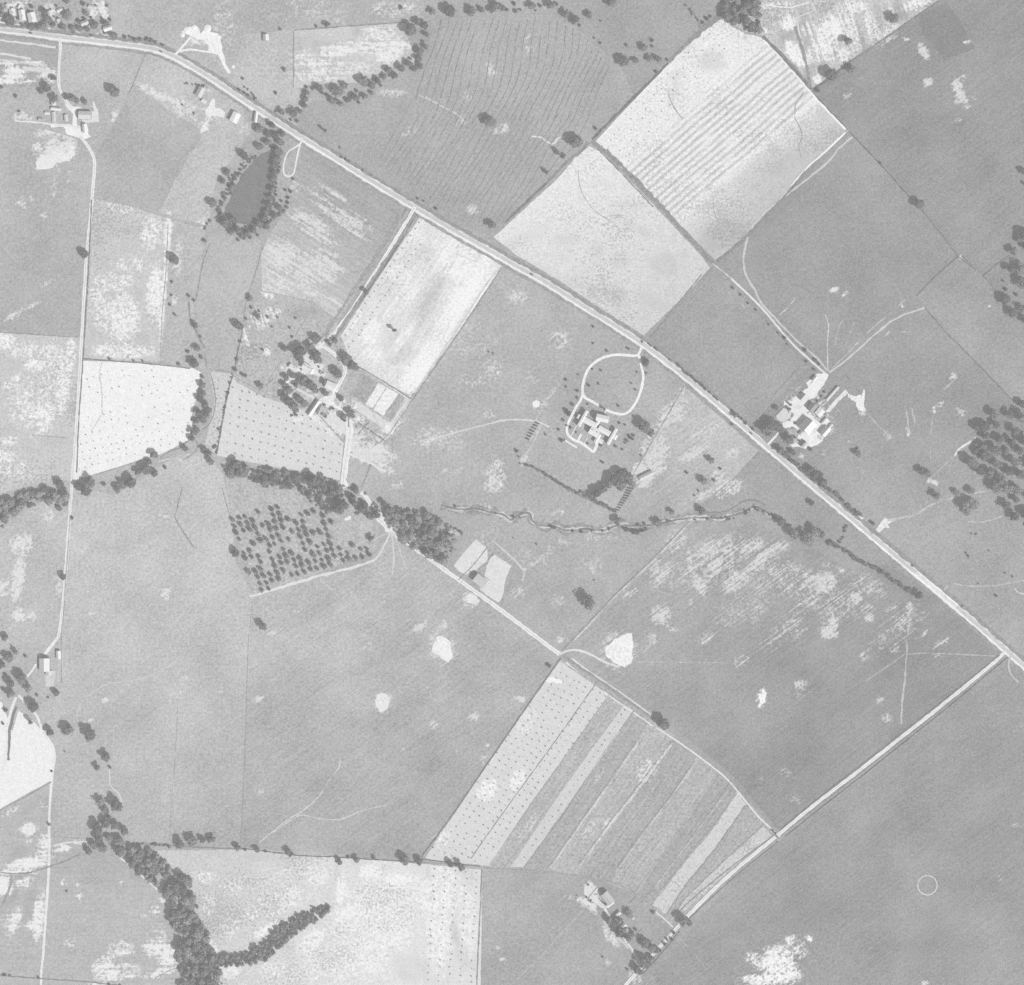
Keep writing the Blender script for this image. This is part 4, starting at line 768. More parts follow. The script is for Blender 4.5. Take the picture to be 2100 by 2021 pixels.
    ('track', [(2072, 1346), (2068, 1365), (2074, 1385), (2090, 1400)], 4, 190, 'pale scrape at the highway junction'),
    ('track', [(1935, 1212), (1945, 1200), (1960, 1198), (1990, 1202), (2030, 1202), (2070, 1196), (2100, 1190)], 3, 192, 'pale cow path right of the highway'),
    ('track', [(2080, 1208), (2090, 1216), (2110, 1220)], 3, 214, 'short pale bank at the right edge'),
    ('track', [(1900, 775), (1890, 790), (1870, 800)], 1, 180, 'faint scratch near the strip pasture'),
    ('track', [(1935, 800), (1962, 775)], 3, 188, 'pale scratch in the farm pasture'),
    ('track', [(1914, 845), (1910, 880), (1908, 905), (1908, 940)], 2, 180, 'faint upright path in the farm pasture'),
    ('track', [(1858, 835), (1862, 870), (1864, 890)], 3, 186, 'faint pale mark in the farm pasture'),
    ('track', [(1870, 838), (1876, 865), (1874, 875)], 3, 184, 'second faint pale mark in the farm pasture'),
    ('track', [(1775, 845), (1800, 872), (1830, 900)], 2.4, 182, 'faint path leaving the large farm'),
    ('track', [(860, 490), (930, 520), (1000, 545)], 1, 214, 'thin edge of bright stubble'),
    ('track', [(1850, 682), (1868, 680)], 3, 196, 'short pale gash in the upper pasture'),
    ('track', [(1815, 690), (1825, 680)], 3, 196, 'another short pale gash in the upper pasture'),
    ('track', [(1012, 1110), (1030, 1126), (1050, 1144), (1072, 1168), (1074, 1180), (1070, 1192)], 4, 208, 'pale cow path above the lone barn lots'),
    ('track', [(1075, 1165), (1100, 1152), (1118, 1135)], 2.6, 200, 'pale branch of the cow path'),
    ('track', [(1290, 1012), (1300, 1003)], 1.5, 196, 'tiny worn line by the hay rows'),
    ('track', [(1318, 978), (1340, 962), (1420, 925), (1460, 900), (1500, 880)], 2, 192, 'thin line across the dry wedge'),
    ('track', [(1110, 872), (1095, 905), (1080, 930), (1070, 950)], 2.2, 208, 'pale worn line beside the mansion garden'),
    ('track', [(905, 1232), (925, 1215), (950, 1190)], 2, 196, 'pale line above the large sand patch'),
    ('track', [(1380, 1912), (1400, 1895)], 1.4, 220, 'bright edge of the lower lane'),
    ('track', [(1625, 40), (1668, 22)], 2, 222, 'white line on the dry hillside'),
    ('track', [(1570, 10), (1600, 14), (1625, 15), (1660, 4)], 3, 232, 'white wandering path on the dry hillside'),
    ('track', [(1634, 40), (1640, 70), (1650, 105), (1662, 130)], 2.4, 228, 'pale path down the dry hillside'),
    ('track', [(1664, 6), (1675, 25)], 2, 226, 'short pale path on the dry hillside'),
]
strip('wheel_ruts', [tuple(p) for p in offset(hw, -2.6)], 1.3, 200, G_ROAD, 'darker wheel line on the far lane of the highway', .8)
strip('wheel_ruts', [tuple(p) for p in offset(hw, .4)], 1.3, 202, G_ROAD, 'darker wheel line on the near lane of the highway', .8)
for pts, w, t, lab in [([(-60, 76), (0, 83), (60, 90), (114, 98)], 4, 224, 'topmost pale raked strip of the dark corner plot'), ([(-60, 104), (0, 110), (64, 121)], 4.5, 222, 'second pale raked strip of the dark corner plot'), ([(-40, 120), (0, 123), (94, 135)], 3.4, 216, 'third pale raked strip of the dark corner plot'), ([(46, 142), (80, 143), (106, 147)], 9, 220, 'short broad pale strip of the dark corner plot')]:
    strip('crop_strip', pts, w, t, G_WHITE, lab, .5)
for nm, pts, w, t, lab in list(LANES):
    if nm == 'lane' and w > 5.5 and len(pts) > 5:
        LANES.append(('wheel_ruts', pts, 1.3, 212, 'grassy middle ridge of the ' + lab))
for nm, pts, w, t, lab in LANES:
    faint = nm == 'track' and t < 206
    t = t + 7 if faint else t
    strip(nm, pts, w, t, G_ROAD if not faint else G_PAST, lab, .18 if nm != 'track' else .5, fade=.14 if faint else 0.0)
z = level([[(1902 + 24 * math.cos(i * .3), 1816 + 24 * math.sin(i * .3)) for i in range(21)]])
v, f, xy = [], [], []
for i in range(72):
    a = i * math.pi / 36
    for r in (18.9 + .25 * math.sin(i * 1.7), 20.6 + .3 * math.sin(i * 1.1)):
        v.append(W(1902 + r * math.cos(a), 1816 + r * math.sin(a), z))
        xy.append((1902 + r * math.cos(a), 1816 + r * math.sin(a)))
    f.append((2 * i, 2 * i + 1, (2 * i + 3) % 144, (2 * i + 2) % 144))
me = mesh('ring_track', v, f)
soil(me, xy, 222, False)
tag(link('ring_track', me, G_ROAD), 'thin pale circular track alone in the dark corner field', kind='structure')

# ------------------------------------------------------------------ dark weedy lines: field edges, ditches, furrows
WEEDS = [
    ([(1371, 130), (1300, 200), (1214, 286)], 5, 142), ([(1206, 292), (1190, 312), (1156, 338), (1125, 372), (1080, 415), (1034, 458)], 6, 158), ([(1120, 376), (1080, 414), (1038, 455)], 2.5, 138),
    ([(1214, 290), (1250, 318), (1300, 365), (1370, 440), (1430, 505), (1462, 540)], 9, 162), ([(1225, 305), (1290, 372), (1340, 425)], 2, 146), ([(1480, 30), (1440, 62), (1400, 98), (1371, 128)], 10, 160),
    ([(1564, 75), (1610, 122), (1664, 184)], 6, 148), ([(1664, 186), (1700, 226), (1739, 266)], 3, 140), ([(1668, 184), (1705, 158), (1745, 126)], 5, 144), ([(1745, 126), (1800, 90), (1850, 54), (1925, 3)], 4, 154),
    ([(1741, 270), (1800, 332), (1870, 410)], 2, 136), ([(1885, 425), (1930, 480), (1965, 526), (2000, 552)], 1.6, 142), ([(1965, 526), (1920, 565), (1880, 606)], 2, 146), ([(1897, 632), (1940, 682), (2000, 742), (2075, 820)], 2, 146), ([(2070, 524), (2045, 542), (2015, 566)], 2.4, 140), ([(2018, 568), (2040, 596)], 1.6, 146), ([(1972, 524), (1995, 547)], 2, 142),
    ([(1652, 352), (1590, 424), (1515, 500), (1470, 536)], 6, 158),
    ([(1334, 690), (1380, 636), (1440, 562)], 2.2, 158), ([(1630, 55), (1645, 100), (1655, 140), (1662, 180)], 6, 166),
    ([(602, 64), (602, 120), (602, 180)], 3, 168), ([(605, 62), (690, 56), (830, 46)], 2.5, 164), ([(300, 108), (282, 150), (270, 180), (262, 195)], 2, 164), ([(190, 406), (260, 420), (352, 450)], 1.2, 178), ([(352, 450), (410, 466)], 1.5, 178),
    ([(188, 410), (184, 500), (182, 540), (176, 640), (170, 740), (162, 860), (157, 970)], 2.6, 150), ([(345, 460), (340, 560), (333, 640), (328, 738)], 1.8, 178), ([(172, 736), (220, 740), (300, 746), (390, 756)], 2, 146), ([(0, 682), (80, 687), (160, 692)], 1.6, 164), ([(65, 892), (140, 899)], 1.4, 172),
    ([(430, 500), (416, 540), (405, 600), (402, 615)], 2, 158), ([(388, 620), (390, 650), (400, 675), (412, 700), (422, 715)], 3, 156), ([(420, 730), (424, 756)], 2, 160), ([(497, 680), (488, 720), (482, 757)], 3.4, 150), ([(540, 500), (524, 560), (505, 620), (496, 680)], 1.8, 166), ([(478, 768), (466, 810), (455, 870), (444, 932)], 3, 146), ([(430, 764), (438, 790), (442, 820), (438, 850), (428, 872), (414, 882)], 1.8, 156), ([(430, 757), (478, 764)], 1.8, 166),
    ([(157, 985), (240, 960), (300, 940)], 2, 166), ([(208, 745), (205, 770), (208, 800), (210, 850)], 3, 212), ([(208, 852), (198, 868), (186, 885)], 2, 216),
    ([(833, 428), (800, 482), (750, 560), (700, 636), (655, 700)], 1.8, 150), ([(855, 440), (822, 495), (780, 560), (735, 625), (690, 690), (676, 712)], 2.4, 140), ([(852, 440), (814, 500), (766, 571), (722, 640), (686, 692)], 6, 166), ([(822, 442), (791, 497), (745, 566), (702, 632), (664, 690)], 8, 172),
    ([(735, 752), (790, 785), (845, 820)], 2.2, 152), ([(1030, 548), (960, 655), (905, 735), (850, 815), (800, 888)], 1.8, 168), ([(757, 865), (735, 890)], 2, 150), ([(736, 868), (790, 905)], 2.4, 158), ([(746, 808), (780, 880)], 1, 190), ([(478, 770), (530, 800), (600, 828), (650, 850), (708, 912)], 1.6, 172), ([(706, 912), (702, 950), (697, 988)], 1.6, 166), ([(760, 952), (750, 980), (742, 1000)], 1.8, 160), ([(716, 850), (714, 876)], 2.4, 150), ([(820, 807), (812, 825), (790, 845)], 1.8, 168),
    ([(560, 778), (545, 790)], 2, 160), ([(626, 655), (605, 690)], 1.6, 160), ([(580, 740), (560, 765), (548, 788)], 1.6, 176),
    ([(1070, 950), (1100, 962), (1130, 982), (1160, 1002), (1200, 1022), (1262, 1050)], 3.4, 156), ([(1403, 793), (1360, 868), (1300, 970)], 1.8, 164), ([(1170, 930), (1200, 940)], 0.8, 178), ([(1100, 950), (1130, 900)], 1, 174),
    ([(1152, 1335), (1200, 1286), (1260, 1222), (1330, 1155), (1390, 1094), (1424, 1060)], 1.6, 156), ([(1450, 1035), (1490, 1000), (1555, 928)], 1.6, 164),
    ([(1150, 1350), (1090, 1435), (1000, 1566), (930, 1668), (864, 1758)], 2.2, 142), ([(1225, 1398), (1180, 1462), (1130, 1532), (1060, 1628), (1000, 1712), (965, 1762)], 1.8, 160), ([(1250, 1424), (1180, 1522), (1090, 1648), (1040, 1722)], 1.4, 166), ([(1300, 1458), (1240, 1542), (1160, 1662), (1074, 1780)], 1.6, 158),
    ([(1155, 1345), (1180, 1362), (1230, 1396), (1290, 1438), (1336, 1472)], 4.5, 166), ([(1165, 1366), (1230, 1410), (1280, 1444)], 1.6, 166),
    ([(865, 1762), (930, 1771), (985, 1777)], 2.6, 146), ([(990, 1780), (1060, 1784), (1140, 1790), (1215, 1800)], 1.8, 172), ([(988, 1784), (986, 1850), (982, 1920), (978, 2021), (976, 2150)], 2.6, 158), ([(493, 1740), (560, 1748), (620, 1755), (690, 1758), (780, 1764), (860, 1768)], 2.4, 142), ([(340, 1734), (410, 1738), (490, 1742)], 2.4, 156), ([(270, 1728), (345, 1734)], 5, 168),
    ([(510, 1300), (506, 1420), (500, 1600), (494, 1730)], 1.4, 166), ([(518, 1232), (512, 1290)], 1.4, 168), ([(365, 1440), (360, 1540), (352, 1640), (348, 1730)], 1.4, 174), ([(144, 1060), (138, 1150), (130, 1260), (126, 1300), (126, 1400)], 1.4, 164), ([(455, 1000), (466, 1040), (474, 1062)], 1.6, 164), ([(374, 1000), (364, 1040), (360, 1062), (375, 1090), (398, 1124)], 2.2, 160),
    ([(34, 1450), (26, 1470), (20, 1500), (17, 1560)], 5, 148), ([(105, 1604), (60, 1630), (0, 1662), (-60, 1700)], 2.4, 166), ([(110, 1716), (150, 1719), (188, 1720)], 1.6, 168), ([(165, 1752), (130, 1768), (100, 1778), (60, 1790), (24, 1792), (0, 1790)], 3, 164), ([(0, 2000), (80, 2007), (170, 2013), (240, 2021), (300, 2026)], 2.4, 152), ([(24, 1795), (20, 1820), (8, 1850), (0, 1862)], 5, 172), ([(370, 1920), (374, 1955)], 2, 156), ([(318, 2006), (340, 1994), (365, 1985)], 2, 176),
    ([(1386, 1878), (1420, 1844), (1500, 1778), (1590, 1712)], 1.6, 156), ([(1600, 1702), (1680, 1636), (1760, 1574), (1850, 1503), (1940, 1432), (2050, 1344)], 1.6, 146), ([(1610, 1716), (1690, 1652), (1770, 1590), (1850, 1526), (1950, 1446), (2066, 1348)], 1.8, 136), ([(1398, 1900), (1450, 1850), (1510, 1796), (1596, 1726)], 1.4, 148), ([(1320, 1996), (1360, 1952), (1394, 1910)], 2, 150),
    ([(1512, 1626), (1470, 1684), (1420, 1744), (1360, 1822)], 1.0, 178), ([(1528, 1652), (1466, 1742), (1402, 1822), (1366, 1876)], 1.8, 158), ([(1565, 1692), (1480, 1770), (1410, 1838), (1384, 1872)], 1.6, 160), ([(1424, 1561), (1370, 1638), (1310, 1716), (1260, 1786)], 1.8, 156), ([(1305, 1522), (1250, 1600), (1180, 1700), (1124, 1780)], 1.6, 160), ([(1376, 1522), (1300, 1622), (1240, 1700), (1186, 1772)], 1.6, 162), ([(1500, 1600), (1460, 1660)], 1.2, 172), ([(1340, 1720), (1280, 1790)], 1.4, 168), ([(1230, 1740), (1190, 1790)], 1.4, 168), ([(1460, 1662), (1400, 1740)], 1.2, 170),
    ([(1225, 1800), (1270, 1815), (1310, 1836), (1340, 1862)], 2, 168), ([(1306, 1836), (1288, 1854)], 2, 158), ([(1317, 1905), (1286, 1935)], 2, 168), ([(1225, 1820), (1205, 1845), (1218, 1852)], 1.8, 156), ([(1227, 1842), (1242, 1857)], 2, 140),
    ([(1000, 1122), (970, 1160), (940, 1190)], 1.6, 160), ([(980, 1172), (1006, 1192)], 1.4, 168), ([(1050, 1190), (1027, 1242)], 1.8, 166), ([(1012, 1136), (1000, 1150)], 2, 160),
    ([(1370, 192), (1378, 212), (1390, 232), (1402, 244)], 3, 178), ([(1185, 350), (1190, 385), (1205, 415), (1225, 437), (1250, 452), (1270, 472), (1262, 490)], 1.6, 184), ([(1245, 444), (1262, 442), (1284, 450)], 1.6, 178), ([(1648, 190), (1632, 215), (1630, 240), (1640, 262), (1645, 280), (1638, 300), (1644, 325)], 2, 172), ([(1462, 415), (1466, 440), (1476, 458)], 2, 176), ([(1245, 305), (1252, 318)], 2, 160),
    ([(1160, 120), (1160, 121)], .1, 170),
    ([(1768, 812), (1735, 770), (1728, 778)], 1.8, 156), ([(1585, 812), (1640, 752)], 1.6, 150), ([(1618, 848), (1612, 835), (1600, 830)], 1.6, 154), ([(1590, 853), (1607, 835)], 2, 140), ([(1720, 790), (1690, 825), (1655, 848)], 2.2, 156), ([(1718, 800), (1690, 835)], 4, 166), ([(1733, 818), (1700, 850)], 2.6, 172),
    ([(1415, 15), (1430, 40), (1438, 60)], 3, 154),
    ([(1300, 1395), (1310, 1396)], .1, 170),
]
WEEDS = [w for w in WEEDS if w[1] > .5]
for k, (pts, w, t) in enumerate(WEEDS):
    strip('weed_strip', pts, w, t, G_WEED, 'thin dark line of weeds along a field boundary', .55, group='weed lines on field boundaries')

for k, (pts, w, t) in enumerate([([(1308, 1524), (1254, 1602), (1184, 1702), (1128, 1780)], 4, 208), ([(1380, 1524), (1304, 1624), (1244, 1702), (1190, 1774)], 5, 210), ([(1428, 1563), (1374, 1640), (1314, 1718), (1264, 1788)], 3.4, 204), ([(1344, 1496), (1280, 1580), (1225, 1655)], 2.2, 198), ([(1462, 1590), (1400, 1672), (1335, 1755)], 2.4, 200), ([(1495, 1618), (1440, 1690), (1380, 1770), (1320, 1850)], 2.4, 198), ([(1352, 1600), (1300, 1672), (1250, 1738)], 2, 196), ([(1270, 1500), (1200, 1600), (1120, 1715)], 2, 196)]):
    strip('crop_strip', pts, w, t, G_ROWS, f'thin pale headland line, {ordinal(k + 1)} counted across the strip field', .6, fade=.12)

# furrows of the big grey field
def furrow(pts, w=1.5, t=160):
    strip('furrow', pts, w, t, G_WEED, 'wavy dark furrow in the wide grey field', .6, group='furrows of the wide grey field', fade=.10)


for i, x0 in enumerate(np.arange(902, 1292, 15.5)):
    top = 36 + 8 * random.random() + (max(0, x0 - 1150) * .72)
    bot = 245 + 10 * random.random() - max(0, x0 - 1230) * .2
    if x0 < 1000:
        bot -= (1000 - x0) * .42
    sl = .22 + max(0, x0 - 1180) / 900
    pts = []
    for y in np.linspace(top, bot, 8):
        pts.append((x0 - sl * (y - 36) - 22 * max(0, (y - 100) / 150) ** 2 + 5 * math.sin(y / 34 + i * .25) + random.uniform(-1.2, 1.2), y))
    if bot - top > 30:
        furrow(pts, 1.7, 155)
for i, x0 in enumerate(np.arange(800, 1180, 14)):
    y0 = 225 + 18 * random.random() + max(0, 950 - x0) * .0
    yend = min(330 + (x0 - 800) * .52, 455)
    pts = []
    for y in np.linspace(y0, yend, 8):
        pts.append((x0 + 40 - .62 * (y - 225) + 3 * math.sin(y / 24 + i), y))
    pts = [p for p in pts if p[1] < 255 + (p[0] - 600) * .62 - 14 and p[1] < 345 + (1140 - p[0]) * 1.02]
    if len(pts) > 2:
        furrow(pts, 1.4, 158)

# the brook and the gullies
for pts, w in [([(905, 1036), (940, 1045), (975, 1043), (1000, 1050), (1030, 1055), (1048, 1066), (1065, 1055), (1085, 1052), (1092, 1068), (1110, 1078), (1140, 1080), (1160, 1088), (1200, 1085), (1235, 1088), (1265, 1078), (1300, 1078), (1345, 1076), (1380, 1068), (1425, 1062), (1480, 1062), (1520, 1052), (1548, 1040), (1575, 1052), (1598, 1066)], 2.6)]:
    strip('brook_verge', pts, 14, 164, G_WEED, 'rough weedy margin of the winding brook', .8)
    strip('brook_bank', [tuple(p) for p in offset(smooth(pts), -3.2)], 4.5, 203, G_PAST, 'pale eroded bank of the winding brook', .9, fade=.42)
    strip('brook_bank', [tuple(p) for p in offset(smooth(pts), 3.6)], 4, 202, G_PAST, 'pale broken bank across the winding brook', .9, fade=.34)
    strip('brook', pts, w, 146, G_WEED, 'narrow dark brook winding across the pasture', .9, fade=.2)
strip('brook', [(1425, 1060), (1450, 1052), (1485, 1050), (1510, 1038), (1520, 1030), (1545, 1026), (1570, 1036)], 2.4, 150, G_WEED, 'second thread of the winding brook', .7)
strip('brook', [(1868, 1232), (1885, 1236), (1900, 1232), (1915, 1220)], 4, 158, G_WEED, 'short weedy ditch meeting the highway', .6)
strip('gully', [(328, 940), (350, 925), (372, 918), (385, 905), (400, 902), (404, 920), (390, 935), (370, 945)], 2.4, 164, G_WEED, 'small dark gully below the white stubble', .5)
strip('gully', [(320, 948), (345, 942), (370, 943), (380, 957), (405, 952), (420, 940)], 3, 208, G_PAST, 'pale bank of the small gully', .5)

# ------------------------------------------------------------------ materials of things
def leaf_mat(name, a, rand=.35):
    k = NB(name)
    co = k.n('ShaderNodeTexCoord').outputs['Object']
    n = k.noise(co, 3.2, 3.0, .6)
    r = k.n('ShaderNodeObjectInfo').outputs['Random']
    v = k.math('MULTIPLY', k.math('MULTIPLY_ADD', k.math('SUBTRACT', n, .5), 1.1, 1.0), a)
    v = k.math('MULTIPLY', v, k.math('MULTIPLY_ADD', k.math('SUBTRACT', r, .5), rand * 2, 1.0))
    k.color(v)
    return k.m


M_LEAF = leaf_mat('tree_leaves', .12)
M_DARKLEAF = leaf_mat('dense_dark_leaves', .085)
M_PALELEAF = leaf_mat('pale_leaves', .165)
M_BUSH = leaf_mat('bush_leaves', .10)
M_BARK = flat_mat('bark', .10, .3, 2)
M_SHOCK = flat_mat('dry_corn_stalks', .17, .3, 3, rand=.3)
M_POST = flat_mat('weathered_wood', .22, .3, 2)
M_WALL = flat_mat('white_boards', .55, .08, 1)
M_WALLD = flat_mat('weathered_boards', .22, .2, 1)
M_DOOR = flat_mat('dark_door', .08, .1, 1)
M_GLASS = flat_mat('window_glass', .05, .05, 1, rough=.08, spec=.5)
M_BRICK = flat_mat('chimney_brick', .18, .25, 2)
M_TIN = flat_mat('car_paint', .04, .05, 1, rough=.3, spec=.5)
M_TYRE = flat_mat('tyre_rubber', .03, .05, 1)
ROOFM = {}


def roof_mat(a):
    key = round(a, 2)
    if key not in ROOFM:
        ROOFM[key] = flat_mat('roofing', key, .10, .35)
    return ROOFM[key]


# ------------------------------------------------------------------ vegetation
def ico(sub):
    bm = bmesh.new()
    bmesh.ops.create_icosphere(bm, subdivisions=sub, radius=1)
    v = np.array([p.co[:] for p in bm.verts])
    f = [tuple(p.index for p in q.verts) for q in bm.faces]
    bm.free()
    return v, f


ICO1, ICO2 = ico(1), ico(2)


def crown_mesh(name, seed, nleaf, lsize, mat, lobes=8, spread=.52, tall=1.0, core=.8):
    """a lumpy crown: an inner body of several lobes under a coat of leaf sprays"""
    r = np.random.default_rng(seed)
    V, Fc = [], []
    cs = []
    for i in range(lobes):
        a = i * 2.399 + r.uniform(-.4, .4)
        q = math.sqrt((i + .5) / lobes) * spread * 1.15
        cs.append((np.array([q * math.cos(a), q * math.sin(a), r.uniform(-.35, .45) * tall]), r.uniform(.36, .54)))
    cs.append((np.array([0, 0, .18 * tall]), .58))
    iv, jf = ICO1
    for c, s in cs:
        o = len(V)
        k = s * core * (1 + .18 * r.standard_normal(len(iv)))
        V += [tuple(c + p * kk_ * np.array([1, 1, tall])) for p, kk_ in zip(iv, k)]
        Fc += [tuple(o + i for i in f) for f in jf]
    for _ in range(nleaf):
        c, s = cs[r.integers(len(cs))]
        d = r.standard_normal(3)
        d[2] = abs(d[2]) * .9 - .25 if r.random() < .85 else d[2]
        d /= np.linalg.norm(d)
        p = c + d * s * r.uniform(.85, 1.15) * np.array([1, 1, tall])
        n = d + r.standard_normal(3) * .34
        n /= np.linalg.norm(n)
        t = np.cross(n, r.standard_normal(3))
        t /= np.linalg.norm(t)
        b = np.cross(n, t)
        h = lsize * r.uniform(.6, 1.25)
        o = len(V)
        V += [tuple(p + t * h + b * h * .2), tuple(p + b * h), tuple(p - t * h - b * h * .15), tuple(p - b * h * .9)]
        Fc.append((o, o + 1, o + 2, o + 3))
    me = mesh(name, V, Fc)
    me.materials.append(mat)
    return me


def trunk_mesh(name, seed):
    """unit trunk (height 1, radius 1 at the foot) with a few limbs"""
    r = np.random.default_rng(seed)
    V, Fc = [], []

    def tube(pts, rad, m=6):
        o = len(V)
        for p, q in zip(pts, rad):
            for i in range(m):
                a = 2 * math.pi * i / m
                V.append((p[0] + q * math.cos(a), p[1] + q * math.sin(a), p[2]))
        for j in range(len(pts) - 1):
            for i in range(m):
                Fc.append((o + j * m + i, o + j * m + (i + 1) % m, o + (j + 1) * m + (i + 1) % m, o + (j + 1) * m + i))
    tube([(0, 0, 0), (.1, 0, .3), (.05, .1, .7), (0, .1, 1.0)], [1.25, .85, .6, .2])
    for i in range(4):
        a = i * 1.6 + r.uniform(0, 1)
        z0 = .45 + .1 * i
        tube([(0, 0, z0), (2.2 * math.cos(a), 2.2 * math.sin(a), z0 + .14), (4.5 * math.cos(a), 4.5 * math.sin(a), z0 + .3)], [.5, .33, .12], 5)
    me = mesh(name, V, Fc)
    me.materials.append(M_BARK)
    return me


BIGC = [crown_mesh('crown_large', 10 + i, 620, .15, M_LEAF, 10) for i in range(5)]
MIDC = [crown_mesh('crown_medium', 30 + i, 300, .19, M_LEAF, 7) for i in range(6)]
DRKC = [crown_mesh('crown_dense', 50 + i, 480, .16, M_DARKLEAF, 8) for i in range(3)]
PALC = [crown_mesh('crown_open', 60 + i, 380, .16, M_PALELEAF, 9, .62, core=.45) for i in range(3)]
CONC = [crown_mesh('crown_upright', 70 + i, 260, .2, M_DARKLEAF, 6, .38, 1.0) for i in range(2)]
FRTC = [crown_mesh('fruit_crown', 80 + i, 170, .24, M_LEAF, 6) for i in range(5)]
BUSH = [crown_mesh('shrub', 90 + i, 110, .28, M_BUSH, 5) for i in range(5)]
TRK = [trunk_mesh('trunk', i) for i in range(3)]
ZG = .12
TREES = []
SHV = 1.0


def tree_at(x, y, r, kind='mid', h=1.0, label=None, cat='tree', group=None, name='tree'):
    """r in map units = crown radius; trunk and crown are parts"""
    rr = r * S
    pool = {'big': BIGC, 'mid': MIDC, 'dense': DRKC, 'pale': PALC, 'tall': CONC, 'fruit': FRTC}[kind]
    H = rr * 2.0 * h if kind != 'tall' else rr * 4.2 * h
    p = W(x, y, ZG)
    e = empty(name, p, random.uniform(0, 6.28))
    c = link('crown', random.choice(pool), None, e)
    cz = H * .56
    c.location = (0, 0, cz)
    c.scale = (rr * random.uniform(.92, 1.2), rr * random.uniform(.88, 1.2), H * .46)
    t = link('trunk', random.choice(TRK), None, e)
    tr = max(.12, rr * .07)
    t.scale = (tr, tr, H * .62)
    tag(e, label, cat, group)
    return e


LAND = [('roadside village', 115, 40), ('white sand workings', 400, 100), ('upper corner farmyard', 135, 225), ('small roadside farmstead', 425, 210), ('dark pond', 510, 390), ('loop drive by the pond', 592, 330),
        ('wooded bend round the mown field', 800, 140), ('hedge row above the furrowed field', 1080, 20), ('top corner of the banded straw field', 1310, 110), ('middle of the furrowed field', 1000, 245), ('meeting corner of the straw fields', 1180, 300),
        ('blotchy dry hillside', 1715, 120), ('long diagonal pasture fence', 1860, 390), ('east woodland', 2040, 930), ('grove on the east edge', 2075, 570), ('large highway farm', 1640, 855), ('white winged mansion', 1215, 880),
        ('pear-shaped drive', 1258, 765), ('dark grove below the mansion', 1265, 985), ('winding brook', 1380, 1060), ('tree-ringed farm', 625, 790), ('straight farm lane', 720, 640), ('white dotted stubble', 280, 850), ('brook beside the white stubble', 410, 840),
        ('old orchard', 620, 1110), ('lone barn by the dirt road', 985, 1185), ('dirt road fork', 1150, 1345), ('two-toned west barn', 90, 1370), ('lower left gully', 215, 1570), ('curving creek wood', 330, 1830), ('long straight boundary hedge', 700, 1760),
        ('lower lane farmstead', 1280, 1900), ('highway bend past the large farm', 1680, 990), ('dry wedge field', 1420, 960), ('creek wood by the orchard', 700, 1010), ('west lane', 150, 620), ('upper brook pasture', 400, 680), ('west creek crossing', 130, 1000), ('weedy plots in the upper corner', 60, 200), ('pale paddock', 235, 180)]
ORD = [''] + [ordinal(i) + ' ' for i in range(2, 60)]


def name_them(items, noun):
    """items: list of (object, x, y, r, look). A label that singles out each one by look and by the place next to it"""
    by = {}
    for it in items:
        l = min(LAND, key=lambda q: math.hypot(q[1] - it[1], q[2] - it[2]))
        by.setdefault((l, it[4]), []).append(it)
    for (l, look), lst in by.items():
        lst.sort(key=lambda q: math.hypot(q[1] - l[1], q[2] - l[2]))
        for i, it in enumerate(lst):
            if len(lst) == 1:
                s = f'the only {look} {noun} near the {l[0]}'
            else:
                s = f'{look} {noun}, {ORD[min(i, 57)]}closest to the {l[0]}'
            it[0]['label'] = s
            it[0]['group'] = f'{noun}s near the {l[0]}'


